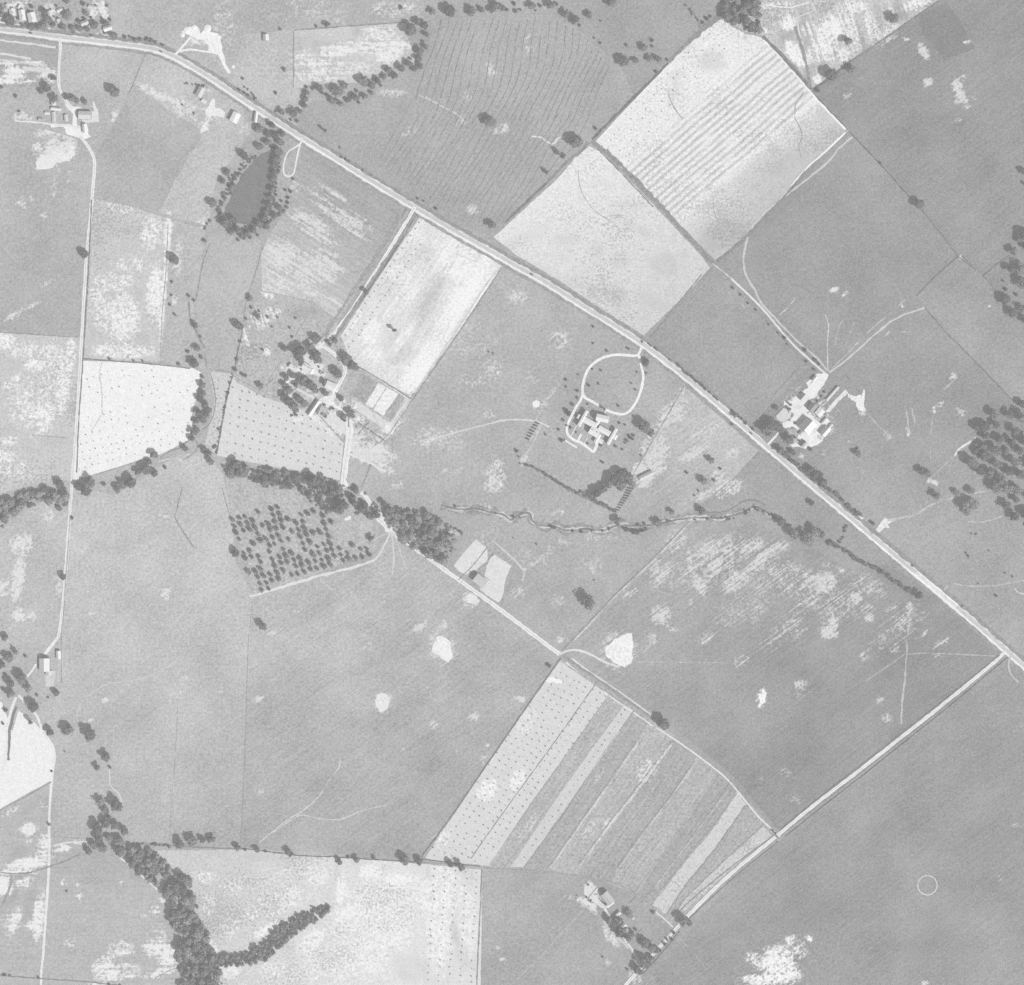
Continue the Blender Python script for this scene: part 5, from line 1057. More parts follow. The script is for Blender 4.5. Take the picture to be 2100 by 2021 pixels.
# dark blob centre on the print (crown shade and shadow together), half width, kind
T = [
    (233, 187, 13.5, 'big'), (108, 159, 7.5, 'mid'), (94, 180, 10.5, 'big'), (82, 187, 7, 'mid'), (111, 202, 9.5, 'mid'), (135, 198, 7, 'mid'), (147, 202, 8.5, 'mid'), (155, 206, 7, 'mid'), (172, 208, 7, 'mid'),
    (19, 42, 12, 'big'), (89, 22, 8, 'mid'), (98, 41, 9, 'mid'), (137, 33, 10, 'pale'), (130, 55, 9, 'mid'), (192, 51, 10, 'big'), (148, 57, 7, 'mid'), (162, 58, 7.5, 'mid'), (136, 2, 8, 'mid'), (0, 14, 9, 'mid'), (232, 73, 8, 'mid'), (215, 48, 7, 'mid'), (176, 27, 7, 'mid'), (62, 54, 8.5, 'mid'), (78, 54, 8, 'mid'), (108, 50, 7.5, 'mid'), (175, 58, 7, 'mid'), (3, 30, 8, 'mid'), (90, 52, 8, 'pale'),
    (464, 352, 8, 'mid'), (455, 370, 7.5, 'mid'), (475, 382, 7.5, 'mid'), (434, 416, 9.5, 'mid'), (498, 318, 10, 'mid'), (457, 454, 10, 'big'), (475, 449, 9, 'mid'), (473, 474, 7, 'mid'), (486, 470, 8.5, 'mid'),
    (528, 262, 9.5, 'mid'), (555, 255, 9, 'mid'), (548, 274, 8.5, 'mid'), (562, 276, 8.5, 'mid'), (577, 274, 8, 'mid'), (546, 291, 8.5, 'mid'), (530, 300, 8.5, 'mid'), (573, 291, 10, 'big'), (569, 310, 10, 'big'), (566, 324, 9.5, 'mid'), (560, 336, 9.5, 'mid'), (559, 352, 8.5, 'mid'), (557, 368, 8, 'mid'), (556, 388, 8.5, 'mid'), (552, 404, 8, 'mid'), (549, 420, 8.5, 'mid'), (543, 434, 8, 'mid'), (538, 447, 8, 'mid'), (530, 458, 8, 'mid'), (518, 472, 8.5, 'mid'), (505, 478, 7.5, 'mid'), (494, 482, 7.5, 'mid'), (571, 425, 9, 'mid'), (562, 440, 7.5, 'mid'), (545, 463, 7, 'mid'),
    (668, 50, 7, 'mid'), (884, 23, 8, 'mid'), (917, 21, 14, 'big'), (964, 22, 10.5, 'mid'), (985, 19, 7, 'mid'), (999, 247, 12.5, 'big'),
    (838, 60, 14, 'big'), (853, 44, 9, 'mid'), (868, 52, 9, 'mid'), (872, 70, 7, 'mid'), (857, 105, 10, 'mid'), (870, 95, 7, 'mid'), (856, 120, 8, 'mid'), (835, 130, 9, 'mid'), (820, 138, 10, 'mid'), (860, 135, 7.5, 'mid'), (848, 142, 7, 'mid'), (793, 143, 9, 'mid'), (786, 157, 7.5, 'mid'), (807, 155, 8, 'mid'), (742, 165, 12, 'big'), (760, 175, 9, 'mid'), (772, 165, 8, 'mid'), (705, 175, 8, 'mid'), (690, 185, 12, 'pale'), (724, 197, 9, 'mid'), (745, 197, 8, 'mid'), (680, 206, 8, 'mid'), (697, 213, 7, 'mid'), (712, 205, 7, 'mid'), (652, 180, 9, 'mid'), (626, 190, 7, 'mid'), (624, 202, 7.5, 'mid'), (621, 214, 7.5, 'mid'), (613, 228, 7.5, 'mid'), (600, 232, 10, 'pale'), (576, 229, 8, 'mid'),
    (663, 266, 5.5, 'tall'), (1017, 12, 10, 'mid'), (1028, 17, 7.5, 'mid'), (1007, 19, 9, 'mid'), (1087, 12, 9, 'mid'), (1126, 10, 10.5, 'mid'), (1157, 28, 9.5, 'mid'), (1176, 40, 9.5, 'mid'), (1204, 30, 8.5, 'mid'), (1250, 4, 11, 'big'), (1317, 97, 8.5, 'mid'), (1274, 124, 11.5, 'big'), (1301, 124, 7.5, 'mid'), (1328, 120, 8, 'pale'), (1346, 120, 8.5, 'mid'),
    (1175, 287, 14.5, 'big'), (1147, 316, 8, 'tall'), (1117, 351, 5, 'tall'), (1006, 460, 10.5, 'mid'), (1828, 37, 10.5, 'big'), (1733, 84, 11, 'mid'), (1697, 151, 14.5, 'big'), (1742, 141, 9, 'pale'), (1879, 417, 10.5, 'big'),
    (2071, 513, 11, 'mid'), (2067, 551, 11, 'mid'), (2055, 612, 12, 'big'), (2071, 640, 11, 'big'), (2092, 632, 9, 'pale'), (2097, 655, 9, 'pale'), (2089, 548, 12, 'pale'), (2088, 578, 14, 'pale'), (2097, 503, 9, 'mid'), (2095, 350, 7.5, 'mid'), (2096, 480, 12, 'big'), (2084, 490, 8, 'mid'),
    (2002, 872, 9.5, 'big'), (2012, 870, 12, 'big'), (1997, 923, 8.5, 'mid'), (2014, 915, 8.5, 'mid'), (1986, 946, 14, 'big'), (1883, 963, 9.5, 'mid'), (1897, 968, 9.5, 'mid'), (1916, 1014, 9, 'pale'), (1972, 1035, 13, 'pale'), (1986, 1030, 12, 'pale'), (1978, 1048, 8, 'pale'), (1957, 1008, 7, 'pale'), (1985, 1004, 9, 'pale'),
    (1755, 928, 8.5, 'mid'), (1580, 868, 14, 'big'), (1564, 876, 11.5, 'big'), (1592, 874, 9.5, 'mid'), (1572, 887, 8.5, 'mid'), (1600, 880, 7.5, 'mid'), (1589, 835, 7, 'mid'), (1595, 920, 9.5, 'mid'), (1622, 926, 7, 'mid'), (1615, 899, 10, 'pale'), (1668, 970, 10, 'mid'), (1685, 987, 8.5, 'mid'), (1657, 960, 8, 'mid'), (1680, 972, 7, 'mid'),
    (1504, 850, 7, 'mid'), (1321, 742, 8, 'mid'), (1316, 871, 14, 'big'), (1332, 888, 7, 'mid'), (1163, 846, 7, 'dense'), (1455, 942, 8.5, 'mid'), (1440, 984, 9, 'pale'),
    (1270, 968, 13, 'big'), (1255, 978, 12, 'big'), (1285, 976, 12, 'big'), (1245, 990, 11, 'mid'), (1268, 990, 13, 'big'), (1220, 1008, 11, 'big'), (1234, 1000, 10, 'mid'), (1211, 1013, 8, 'mid'), (1292, 990, 9, 'pale'),
    (1262, 1066, 9.5, 'mid'), (1345, 1070, 9, 'mid'), (1435, 1045, 9.5, 'mid'), (1374, 1048, 7, 'mid'), (1202, 1228, 15, 'pale'), (1354, 1478, 15, 'big'), (1597, 1067, 10, 'mid'), (1880, 1218, 9, 'mid'),
    (1622, 1092, 12, 'pale'), (1645, 1100, 13, 'pale'), (1665, 1088, 12, 'pale'), (1680, 1094, 9, 'mid'), (1655, 1108, 10, 'pale'),
    (170, 518, 10, 'big'), (355, 530, 11, 'big'), (398, 665, 8, 'mid'), (402, 713, 8, 'mid'), (395, 742, 11, 'big'), (487, 666, 10, 'mid'), (413, 788, 9, 'mid'), (415, 806, 8, 'mid'), (408, 816, 8, 'mid'), (420, 828, 8, 'mid'), (405, 845, 9, 'mid'), (426, 840, 9, 'mid'), (415, 858, 9, 'mid'), (400, 862, 7, 'mid'), (395, 885, 9, 'mid'), (403, 880, 7, 'mid'), (391, 897, 7, 'mid'), (421, 850, 7.5, 'pale'),
    (314, 930, 9.5, 'mid'), (303, 945, 8, 'mid'), (299, 961, 11.5, 'big'), (281, 965, 8.5, 'mid'), (316, 969, 8, 'mid'), (265, 985, 14, 'big'), (250, 990, 10, 'mid'), (378, 918, 8, 'mid'), (120, 990, 10, 'mid'), (182, 986, 13, 'big'), (160, 995, 9, 'mid'), (424, 928, 10, 'mid'), (431, 946, 8, 'mid'), (418, 920, 8, 'mid'), (240, 1000, 9, 'mid'), (175, 1005, 11, 'big'),
    (581, 712, 8, 'mid'), (610, 716, 16, 'big'), (614, 736, 9, 'mid'), (645, 693, 10.5, 'mid'), (634, 709, 10, 'mid'), (645, 724, 11, 'big'), (650, 737, 9, 'mid'), (706, 735, 13, 'big'), (718, 746, 12, 'big'), (726, 752, 9, 'mid'), (585, 773, 7.5, 'mid'), (580, 786, 7.5, 'mid'), (590, 798, 9, 'mid'), (598, 768, 7, 'mid'), (605, 788, 7, 'mid'), (619, 780, 12, 'big'), (631, 786, 12, 'big'), (641, 793, 10, 'mid'), (646, 800, 8, 'mid'), (663, 783, 7.5, 'mid'), (666, 805, 8.5, 'mid'), (580, 810, 9, 'mid'), (588, 820, 10, 'mid'), (598, 828, 12, 'big'), (603, 836, 9, 'mid'), (610, 815, 8, 'mid'), (622, 825, 9, 'mid'), (697, 815, 7, 'mid'), (700, 852, 8, 'mid'), (690, 764, 10, 'pale'), (684, 758, 8, 'pale'), (717, 845, 9, 'pale'), (528, 648, 8, 'mid'), (532, 790, 8, 'mid'), (511, 611, 7, 'mid'), (805, 675, 5.5, 'tall'), (749, 597, 7, 'mid'), (685, 697, 7, 'mid'),
    (690, 1035, 16, 'big'), (640, 982, 14, 'big'), (480, 1131, 9.5, 'big'), (758, 1102, 7, 'mid'), (537, 1282, 9.5, 'pale'), (785, 1030, 9, 'mid'),
    (128, 1180, 8, 'mid'), (42, 1387, 13, 'big'), (20, 1398, 11, 'big'), (20, 1419, 9, 'mid'), (57, 1408, 9, 'pale'), (66, 1445, 13, 'big'), (60, 1476, 6, 'tall'), (135, 1492, 13, 'big'), (101, 1498, 10, 'mid'), (183, 1502, 13, 'big'), (114, 1418, 8, 'dense'), (16, 1346, 10, 'mid'), (30, 1334, 7, 'pale'), (9, 1305, 8, 'mid'), (2, 1360, 9, 'mid'),
    (215, 1548, 11, 'mid'), (198, 1571, 8, 'mid'), (204, 1640, 10, 'pale'), (236, 1645, 15, 'big'), (214, 1658, 9, 'mid'), (222, 1674, 7, 'mid'), (197, 1694, 14, 'big'), (213, 1684, 11, 'big'), (235, 1690, 9, 'mid'), (253, 1700, 9.5, 'mid'), (242, 1720, 11, 'big'), (200, 1715, 10, 'mid'), (190, 1730, 9.5, 'mid'), (179, 1741, 9, 'mid'), (210, 1737, 9, 'pale'), (240, 1735, 9, 'mid'), (222, 1715, 8, 'pale'),
    (367, 1727, 10, 'mid'), (392, 1720, 11, 'big'), (414, 1720, 7, 'mid'), (430, 1717, 9, 'mid'), (485, 1735, 8, 'mid'), (588, 1743, 9, 'mid'), (594, 1748, 7, 'mid'), (827, 1759, 11, 'big'), (857, 1763, 9, 'dense'), (920, 1768, 8, 'dense'), (943, 1773, 10, 'mid'), (525, 1740, 7, 'mid'), (729, 1760, 7, 'mid'), (695, 1765, 7, 'mid'),
    (1245, 1883, 10, 'mid'), (1257, 1891, 8, 'mid'), (1265, 1884, 9, 'mid'), (1288, 1870, 8.5, 'pale'), (1264, 1908, 11.5, 'big'), (1292, 1911, 7, 'mid'), (1286, 1921, 7.5, 'mid'), (1276, 1902, 7, 'mid'), (1395, 1882, 12.5, 'big'), (1409, 1888, 8, 'mid'), (1318, 1930, 11, 'big'), (1333, 1940, 10, 'mid'), (1344, 1946, 8, 'mid'), (1326, 1936, 9, 'mid'), (1317, 1968, 14, 'big'), (1331, 1961, 7, 'mid'), (1302, 1983, 9, 'mid'), (1310, 1990, 7, 'pale'),
    (1660, 1030, 7, 'dense'),
]
LOOK = {'big': 'large round', 'mid': 'round', 'dense': 'dense dark', 'pale': 'open pale', 'tall': 'slender tall'}
items = []
for (x, y, r, k) in T:
    hc = (1.12 if k != 'tall' else 2.4) * r * SHV
    sh = .42 * hc * 1.11
    tx, ty = x + sh * .75, y + sh * .66
    e = tree_at(tx, ty, r * .88, k, h=random.uniform(.90, 1.10), name='small_tree' if r < 7.6 else 'tree', cat='small tree' if r < 7.6 else 'tree')
    look = LOOK[k]
    if k == 'mid':
        look = 'small round' if r < 7.6 else ('mid-sized round' if r < 9.2 else 'fairly large round')
    items.append((e, x, y, r, look))
name_them([i for i in items if i[3] >= 7.6], 'tree')
name_them([i for i in items if i[3] < 7.6], 'young tree')

# lone shrubs and saplings
B = [(31, 197, 5), (1, 178, 6), (38, 228, 4), (178, 60, 6), (170, 8, 6), (63, 12, 6), (160, 43, 6), (224, 40, 5), (115, 12, 4), (118, 38, 5), (50, 30, 4), (140, 20, 3), (209, 38, 4), (196, 12, 3), (218, 12, 4), (186, 36, 4), (122, 56, 4), (172, 38, 5), (150, 66, 4), (186, 73, 3), (214, 68, 4), (36, 38, 4), (70, 28, 4), (45, 52, 5), (58, 22, 3), (110, 34, 3), (103, 19, 3),
     (255, 76, 5), (265, 75, 4), (275, 80, 6), (287, 81, 6), (300, 80, 7), (309, 83, 6), (317, 86, 5), (333, 92, 4), (478, 362, 5), (458, 405, 5), (452, 440, 6), (418, 493, 6), (483, 355, 4), (470, 365, 4), (446, 432, 5), (500, 488, 5), (512, 486, 5), (528, 482, 4), (488, 492, 4),
     (648, 54, 4), (574, 60, 4), (581, 142, 6), (564, 190, 5), (821, 15, 6), (760, 190, 6), (640, 181, 5), (627, 178, 5), (608, 248, 5), (565, 228, 4), (697, 303, 3), (670, 195, 5), (730, 186, 5), (780, 175, 4), (865, 85, 5), (840, 120, 5), (735, 210, 4), (660, 190, 5), (690, 206, 5), (595, 245, 4),
     (595, 392, 5), (590, 405, 5), (589, 415, 5), (587, 425, 5), (580, 432, 6), (550, 455, 5), (576, 412, 4), (565, 385, 4), (600, 367, 4), (585, 390, 4), (566, 400, 4),
     (892, 427, 5), (855, 407, 4), (868, 412, 3), (500, 190, 4), (508, 196, 4), (520, 203, 4), (490, 184, 4), (497, 161, 4),
     (1037, 20, 6), (1052, 7, 6), (1056, 22, 6), (1066, 20, 4), (1107, 12, 5), (1140, 8, 5), (1187, 52, 4), (1230, 88, 4), (1231, 43, 3), (1218, 78, 3), (1283, 92, 5), (1336, 83, 5), (1336, 95, 4), (1366, 122, 4), (1344, 147, 5), (1220, 263, 5), (1098, 22, 3), (1675, 186, 6), (1804, 334, 4), (1448, 38, 6), (1440, 46, 5), (1456, 34, 4),
     (2060, 592, 6), (2082, 604, 5), (2097, 375, 5), (2056, 576, 4), (1527, 868, 4), (1670, 738, 5), (1649, 717, 5), (1678, 746, 4), (1652, 741, 4), (1668, 757, 4), (1613, 706, 3), (1548, 635, 4), (1533, 622, 3), (1517, 604, 4), (1607, 692, 5), (1575, 665, 3), (1595, 683, 3), (1502, 591, 4), (1660, 920, 5), (1640, 905, 4), (1500, 870, 4), (1689, 803, 4), (1683, 812, 4), (1675, 822, 4), (1629, 867, 4), (1757, 918, 4),
     (1183, 801, 4), (1183, 816, 4), (1172, 829, 5), (1154, 861, 4), (1144, 880, 4), (1150, 902, 6), (1159, 778, 4), (1160, 793, 3), (1185, 768, 2.5), (1214, 757, 3), (1231, 759, 3.6), (1226, 786, 3.6), (1206, 790, 4), (1243, 719, 3.6), (1215, 669, 3.6), (1215, 704, 3), (1294, 786, 3), (1302, 799, 3), (1305, 763, 3), (1324, 765, 3), (1287, 715, 4), (1267, 832, 3.6), (1269, 867, 3.6), (1281, 871, 3), (1297, 866, 3), (1261, 915, 4), (1275, 921, 3.4), (1281, 908, 3), (1235, 948, 4), (1231, 945, 3), (1058, 924, 5), (1476, 961, 4), (1407, 969, 4), (1462, 984, 4), (1161, 872, 3), (1168, 876, 4), (1180, 886, 3), (1238, 838, 4), (1232, 834, 4), (1204, 829, 3), (1204, 909, 3.4), (1231, 913, 4), (1118, 891, 3), (1284, 903, 5), (1290, 896, 5), (1296, 900, 4), (1288, 893, 4), (1298, 893, 4), (1314, 934, 3), (1338, 883, 3), (1063, 936, 3), (1001, 721, 2.4), (1011, 725, 2.4),
     (1124, 1364, 6), (1431, 1006, 3), (1423, 1016, 3), (1278, 1192, 0), (1788, 1072, 6), (1052, 1103, 2), (1100, 1116, 2.4), (1218, 1190, 2.4), (1984, 1140, 4), (1980, 1134, 3), (2027, 1129, 2), (2000, 1095, 3), (1991, 1094, 2.4), (2041, 1221, 4), (2005, 1196, 2.4), (2075, 1182, 3), (2060, 1175, 3), (1870, 1160, 3), (1972, 1242, 3),
     (386, 606, 5), (397, 616, 4), (410, 690, 4), (384, 720, 5), (365, 746, 5), (412, 732, 5), (351, 578, 4), (224, 736, 4), (273, 740, 3), (292, 740, 3), (491, 700, 4), (484, 737, 5), (481, 757, 6), (467, 805, 4), (461, 835, 3), (448, 880, 4), (442, 915, 4), (338, 958, 5), (212, 992, 6), (350, 605, 4), (348, 625, 4), (358, 645, 4), (497, 768, 5), (414, 772, 5), (437, 917, 4),
     (606, 850, 5), (598, 852, 4), (681, 838, 5), (666, 853, 5), (660, 764, 4), (617, 757, 3), (569, 651, 3), (605, 652, 4), (538, 717, 4), (503, 770, 4), (672, 699, 5), (706, 862, 4), (530, 637, 4), (514, 630, 4), (503, 653, 4), (548, 650, 4), (557, 670, 3), (593, 672, 4), (598, 690, 4), (653, 752, 3), (664, 830, 4), (668, 700, 4), (676, 706, 4),
     (147, 1061, 5), (75, 1425, 4), (96, 1487, 4), (10, 1455, 6), (5, 1483, 4), (10, 1383, 6), (5, 1412, 5), (225, 1573, 4), (52, 1345, 4), (98, 1430, 3), (14, 1305, 4), (8, 1998, 5), (20, 2000, 3), (78, 2004, 4), (222, 2018, 4), (245, 2020, 4), (136, 1827, 3.4), (105, 1581, 3.4), (132, 1541, 2.4), (100, 1690, 4), (543, 1745, 4), (502, 1742, 4), (765, 1757, 6), (712, 1757, 5), (346, 1736, 4), (1302, 1905, 4), (1338, 1870, 5), (1380, 1912, 5), (1362, 1935, 5), (1285, 1987, 3.4), (1298, 1882, 2.4), (1376, 1925, 5), (1366, 1925, 4), (1352, 1948, 5), (1275, 1918, 5), (1310, 1925, 4), (1584, 1703, 3.4), (1590, 1708, 3), (1592, 1715, 3), (1202, 1840, 3), (1182, 1836, 2), (1205, 1814, 3), (1211, 1846, 3), (1234, 1961, 3.4)]
items = []
for (x, y, r) in B:
    if r <= 0:
        continue
    e = link('shrub', random.choice(BUSH))
    rr = r * S * .76
    hh = rr * random.uniform(1.0, 1.5)
    e.location = W(x + r * .35, y + r * .3, ZG + hh * .55)
    e.rotation_euler = (0, 0, random.uniform(0, 6.28))
    e.scale = (rr, rr, hh)
    tag(e, 'shrub', 'shrub')
    look = 'tiny dark' if r <= 3 else ('little dark' if r <= 3.8 else ('small' if r <= 4.5 else ('mid-sized' if r <= 5.5 else 'broad')))
    items.append((e, x, y, r, look))
name_them(items, 'shrub')


# ------------------------------------------------------------------ woods: the largest crowns are things, the rest one mass
def inpoly(x, y, p):
    c = False
    n = len(p)
    for i in range(n):
        (ax, ay), (bx, by) = p[i], p[i - 1]
        if (ay > y) != (by > y) and x < (bx - ax) * (y - ay) / (by - ay) + ax:
            c = not c
    return c


WOODS = [
    ('curving creek wood', [(244, 1742), (275, 1745), (312, 1745), (332, 1762), (368, 1790), (394, 1815), (402, 1858), (407, 1890), (426, 1912), (436, 1942), (436, 1962), (452, 1985), (440, 2100), (370, 2100), (368, 1952), (376, 1920), (360, 1893), (354, 1850), (332, 1820), (292, 1790), (262, 1767)], 5.0, 11.0, .90, 7.5),
    ('creek wood branch', [(438, 1962), (500, 1957), (545, 1932), (575, 1897), (600, 1882), (640, 1866), (670, 1856), (677, 1866), (650, 1886), (610, 1911), (570, 1946), (545, 1970), (500, 1978), (445, 1980)], 3.8, 5.6, .95, 4.6),
    ('creek wood above the orchard', [(455, 945), (530, 962), (600, 972), (645, 972), (695, 990), (735, 1003), (770, 1035), (788, 1058), (760, 1062), (715, 1035), (690, 1052), (660, 1045), (630, 1015), (590, 1002), (540, 990), (468, 970)], 5, 9, .62, 7.6),
    ('dense creek wood by the dirt road', [(792, 1048), (830, 1045), (880, 1058), (920, 1080), (935, 1102), (930, 1140), (905, 1158), (870, 1138), (835, 1112), (808, 1090), (792, 1068)], 5.5, 9.5, .80, 8.4),
    ('east woodland', [(1995, 870), (2012, 884), (2038, 842), (2066, 850), (2100, 818), (2150, 815), (2150, 1090), (2106, 1095), (2082, 1068), (2062, 1038), (2032, 1000), (2008, 975), (1990, 955), (2005, 930), (2015, 905)], 7.5, 12.5, .92, 15.5),
    ('top edge wood', [(1478, -60), (1545, -60), (1556, 20), (1560, 70), (1528, 60), (1500, 48), (1484, 28)], 7, 11, .9, 9.5),
    ('west creek thicket', [(-60, 1052), (0, 1032), (60, 1012), (110, 1000), (135, 1000), (142, 1030), (120, 1046), (110, 1030), (60, 1038), (20, 1060), (15, 1075), (-10, 1090), (-60, 1100)], 5.5, 9, .8, 7.6),
]
wood_rest = []
nwood = {}
cand = []
for wname, poly, r0, r1, dens, sp in WOODS:
    p = np.array(poly)
    got = []
    for _ in range(int(9000)):
        x, y = random.uniform(*sorted((p[:, 0].min(), p[:, 0].max()))), random.uniform(p[:, 1].min(), p[:, 1].max())
        if not inpoly(x, y, poly):
            continue
        if any((x - a) ** 2 + (y - b) ** 2 < (sp * random.uniform(1.25, 1.75)) ** 2 for a, b, _ in got):
            continue
        got.append((x, y, random.uniform(r0, r1)))
    got = [g for g in got if random.random() < dens]
    cand += [(g[2], g[0], g[1], wname) for g in got]
cand.sort(reverse=True)
quota = {'curving creek wood': 10, 'east woodland': 24, 'creek wood above the orchard': 6, 'dense creek wood by the dirt road': 6, 'top edge wood': 4, 'west creek thicket': 2, 'creek wood branch': 0}
used = {k: 0 for k in quota}
rest = {k: [] for k in quota}
wt = []
for r, x, y, wname in cand:
    inframe = 0 <= x <= 2100 and 0 <= y <= 2021
    k = 'pale' if random.random() < (.55 if 'dense' in wname else .42) else ('big' if r > 9 else 'mid')
    if used[wname] < quota[wname] and inframe:
        used[wname] += 1
        wt.append((wname, y, tree_at(x, y, r * .92, k, 1.0 + .15 * random.random(), 'tree', 'tree', 'trees of the ' + wname)))
    else:
        rest[wname].append((x, y, r, k))

for wname in quota:
    for i, q in enumerate(sorted([q for q in wt if q[0] == wname], key=lambda q: q[1])):
        q[2]['label'] = f'{ordinal(i + 1)} of the big crowns counted downwards in the {wname}'


def mass(name, lst, label, mats=(M_LEAF, M_PALELEAF, M_DARKLEAF), pools=None, hfac=2.0, low=False):
    """many crowns (and their trunks) that read as one mass, joined into one mesh"""
    Vs, Fs, mi, n = [], [], [], 0
    cache = {}
    for (x, y, r, k) in lst:
        pool = (FRTC if r < 7 else MIDC) if not low else BUSH
        me = random.choice(pool)
        if me.name not in cache:
            a = np.empty(len(me.vertices) * 3)
            me.vertices.foreach_get('co', a)
            cache[me.name] = (a.reshape(-1, 3), [tuple(q.vertices) for q in me.polygons])
        co, fa = cache[me.name]
        rr = r * S
        H = rr * hfac * random.uniform(.7, 1.3)
        ex, ey = random.uniform(.82, 1.3), random.uniform(.82, 1.3)
        co = co * np.array([ex, ey, 1])
        t = random.uniform(0, 6.28)
        c, s_ = math.cos(t), math.sin(t)
        p = W(x, y, ZG)
        q = np.empty_like(co)
        q[:, 0] = (co[:, 0] * c - co[:, 1] * s_) * rr * 1.08 + p.x
        q[:, 1] = (co[:, 0] * s_ + co[:, 1] * c) * rr * 1.08 + p.y
        q[:, 2] = co[:, 2] * H * .46 + H * (.5 if not low else .42) + p.z
        Vs.append(q)
        Fs += [tuple(n + i for i in f) for f in fa]
        mi += [1 if k == 'pale' else (2 if len(mats) > 2 and random.random() < .3 else 0)] * len(fa)
        n += len(co)
        if not low:
            tv = []
            for j, rad in ((0, .09), (1, .05)):
                for i in range(5):
                    a = i * 1.2566
                    tv.append((p.x + rr * rad * math.cos(a), p.y + rr * rad * math.sin(a), p.z + j * H * .6))
            Vs.append(np.array(tv))
            Fs += [(n + i, n + (i + 1) % 5, n + 5 + (i + 1) % 5, n + 5 + i) for i in range(5)]
            mi += [len(mats)] * 5
            n += 10
    me = bpy.data.meshes.new(name)
    V = np.concatenate(Vs)
    me.from_pydata(V.tolist(), [], Fs)
    for m in (*mats, M_BARK):
        me.materials.append(m)
    me.polygons.foreach_set('material_index', mi)
    me.update()
    o = bpy.data.objects.new(name, me)
    COL.objects.link(o)
    return tag(o, label, kind='stuff')


for wname, lst in rest.items():
    if lst:
        mass('woodland', lst, 'crowded smaller crowns of the ' + wname)

for wname, poly, r0, r1, dens, sp in WOODS:
    if wname == 'east woodland':
        continue
    p = np.array(poly)
    area = abs(sum(p[i, 0] * p[i - 1, 1] - p[i - 1, 0] * p[i, 1] for i in range(len(p)))) / 2
    lst = []
    for _ in range(int(area / 26)):
        x, y = random.uniform(p[:, 0].min() - 4, p[:, 0].max() + 4), random.uniform(p[:, 1].min() - 4, p[:, 1].max() + 4)
        if inpoly(x, y, poly) or inpoly(x + random.uniform(-7, 7), y + random.uniform(-7, 7), poly):
            lst.append((x, y, random.uniform(1.6, 3.6), 'pale' if random.random() < .5 else 'mid'))
    mass('undergrowth', lst, 'low scrub between the crowns of the ' + wname, (M_BUSH, M_PALELEAF), low=True, hfac=1.4)
lst = []
for pts in ([(556, 300), (570, 330), (563, 385), (553, 428), (532, 458), (500, 468), (466, 462), (446, 446)], [(446, 446), (454, 424), (466, 396), (490, 354), (520, 318)]):
    for q in smooth(pts, 2.5):
        lst.append((q[0] + random.gauss(0, 3), q[1] + random.gauss(0, 3), random.uniform(1.4, 3.6), 'pale' if random.random() < .4 else 'mid'))
mass('undergrowth', lst, 'brush and reeds crowding the pond bank', (M_BUSH, M_PALELEAF), low=True, hfac=1.4)

# old orchard
u, v = np.array([13.2, -3.6]), np.array([4.2, 13.6])
OP = [(470, 1062), (520, 1042), (590, 1032), (650, 1046), (690, 1062), (700, 1090), (690, 1104), (720, 1112), (768, 1122), (764, 1142), (640, 1182), (526, 1216), (508, 1168), (500, 1130)]
row = 0
for j in range(-8, 26):
    got = []
    for i in range(-6, 34):
        q = np.array([500, 1090]) + u * i + v * j + RNG.normal(0, .9, 2)
        pr = .30 + .62 * nz2(q[0], q[1], 26, 8) + .3 * min(1, max(0, (q[1] + .27 * (q[0] - 500) - 1150) / 50))
        if inpoly(q[0], q[1], OP) and RNG.random() < pr:
            got.append(q)
    if got:
        row += 1
    for i, q in enumerate(got):
        tree_at(q[0], q[1], random.uniform(3.6, 5.6), 'fruit', .9, f'{ordinal(i + 1)} small fruit tree in the {ordinal(row)} row down the old orchard', 'fruit tree', 'orchard trees', 'fruit_tree')

# ------------------------------------------------------------------ corn shocks
def shock_mesh(seed):
    r = np.random.default_rng(seed)
    V, Fc, m = [], [], 9
    prof = [(1.0, 0), (.78, .45), (.42, 1.25), (.24, 1.75), (.40, 2.15)]
    for (rad, z) in prof:
        for i in range(m):
            a = 2 * math.pi * i / m
            k = rad * (1 + r.uniform(-.2, .2))
            V.append((k * math.cos(a), k * math.sin(a), z + r.uniform(-.08, .08)))
    for j in range(len(prof) - 1):
        for i in range(m):
            Fc.append((j * m + i, j * m + (i + 1) % m, (j + 1) * m + (i + 1) % m, (j + 1) * m + i))
    V.append((0, 0, 1.9))
    Fc += [(4 * m + i, 4 * m + (i + 1) % m, len(V) - 1) for i in range(m)]
    me = mesh('shock', V, Fc)
    me.materials.append(M_SHOCK)
    return me


SHK = [shock_mesh(i) for i in range(4)]
shocks = []


def lattice(poly, o, u, v, p, size, label, jit=1.2):
    o, u, v = map(np.array, (o, u, v))
    row = 0
    for j in range(-60, 61):
        got = []
        for i in range(-60, 61):
            q = o + u * i + v * j
            q = q + RNG.normal(0, jit, 2)
            pp = p(q[0], q[1]) if callable(p) else p
            if inpoly(q[0], q[1], poly) and RNG.random() < pp:
                got.append(q)
        row += bool(got)
        for i, q in enumerate(got):
            shocks.append((size * RNG.uniform(.75, 1.2), q[0], q[1], label, f'corn shock, {ordinal(i + 1)} in the {ordinal(row)} row, {label}'))


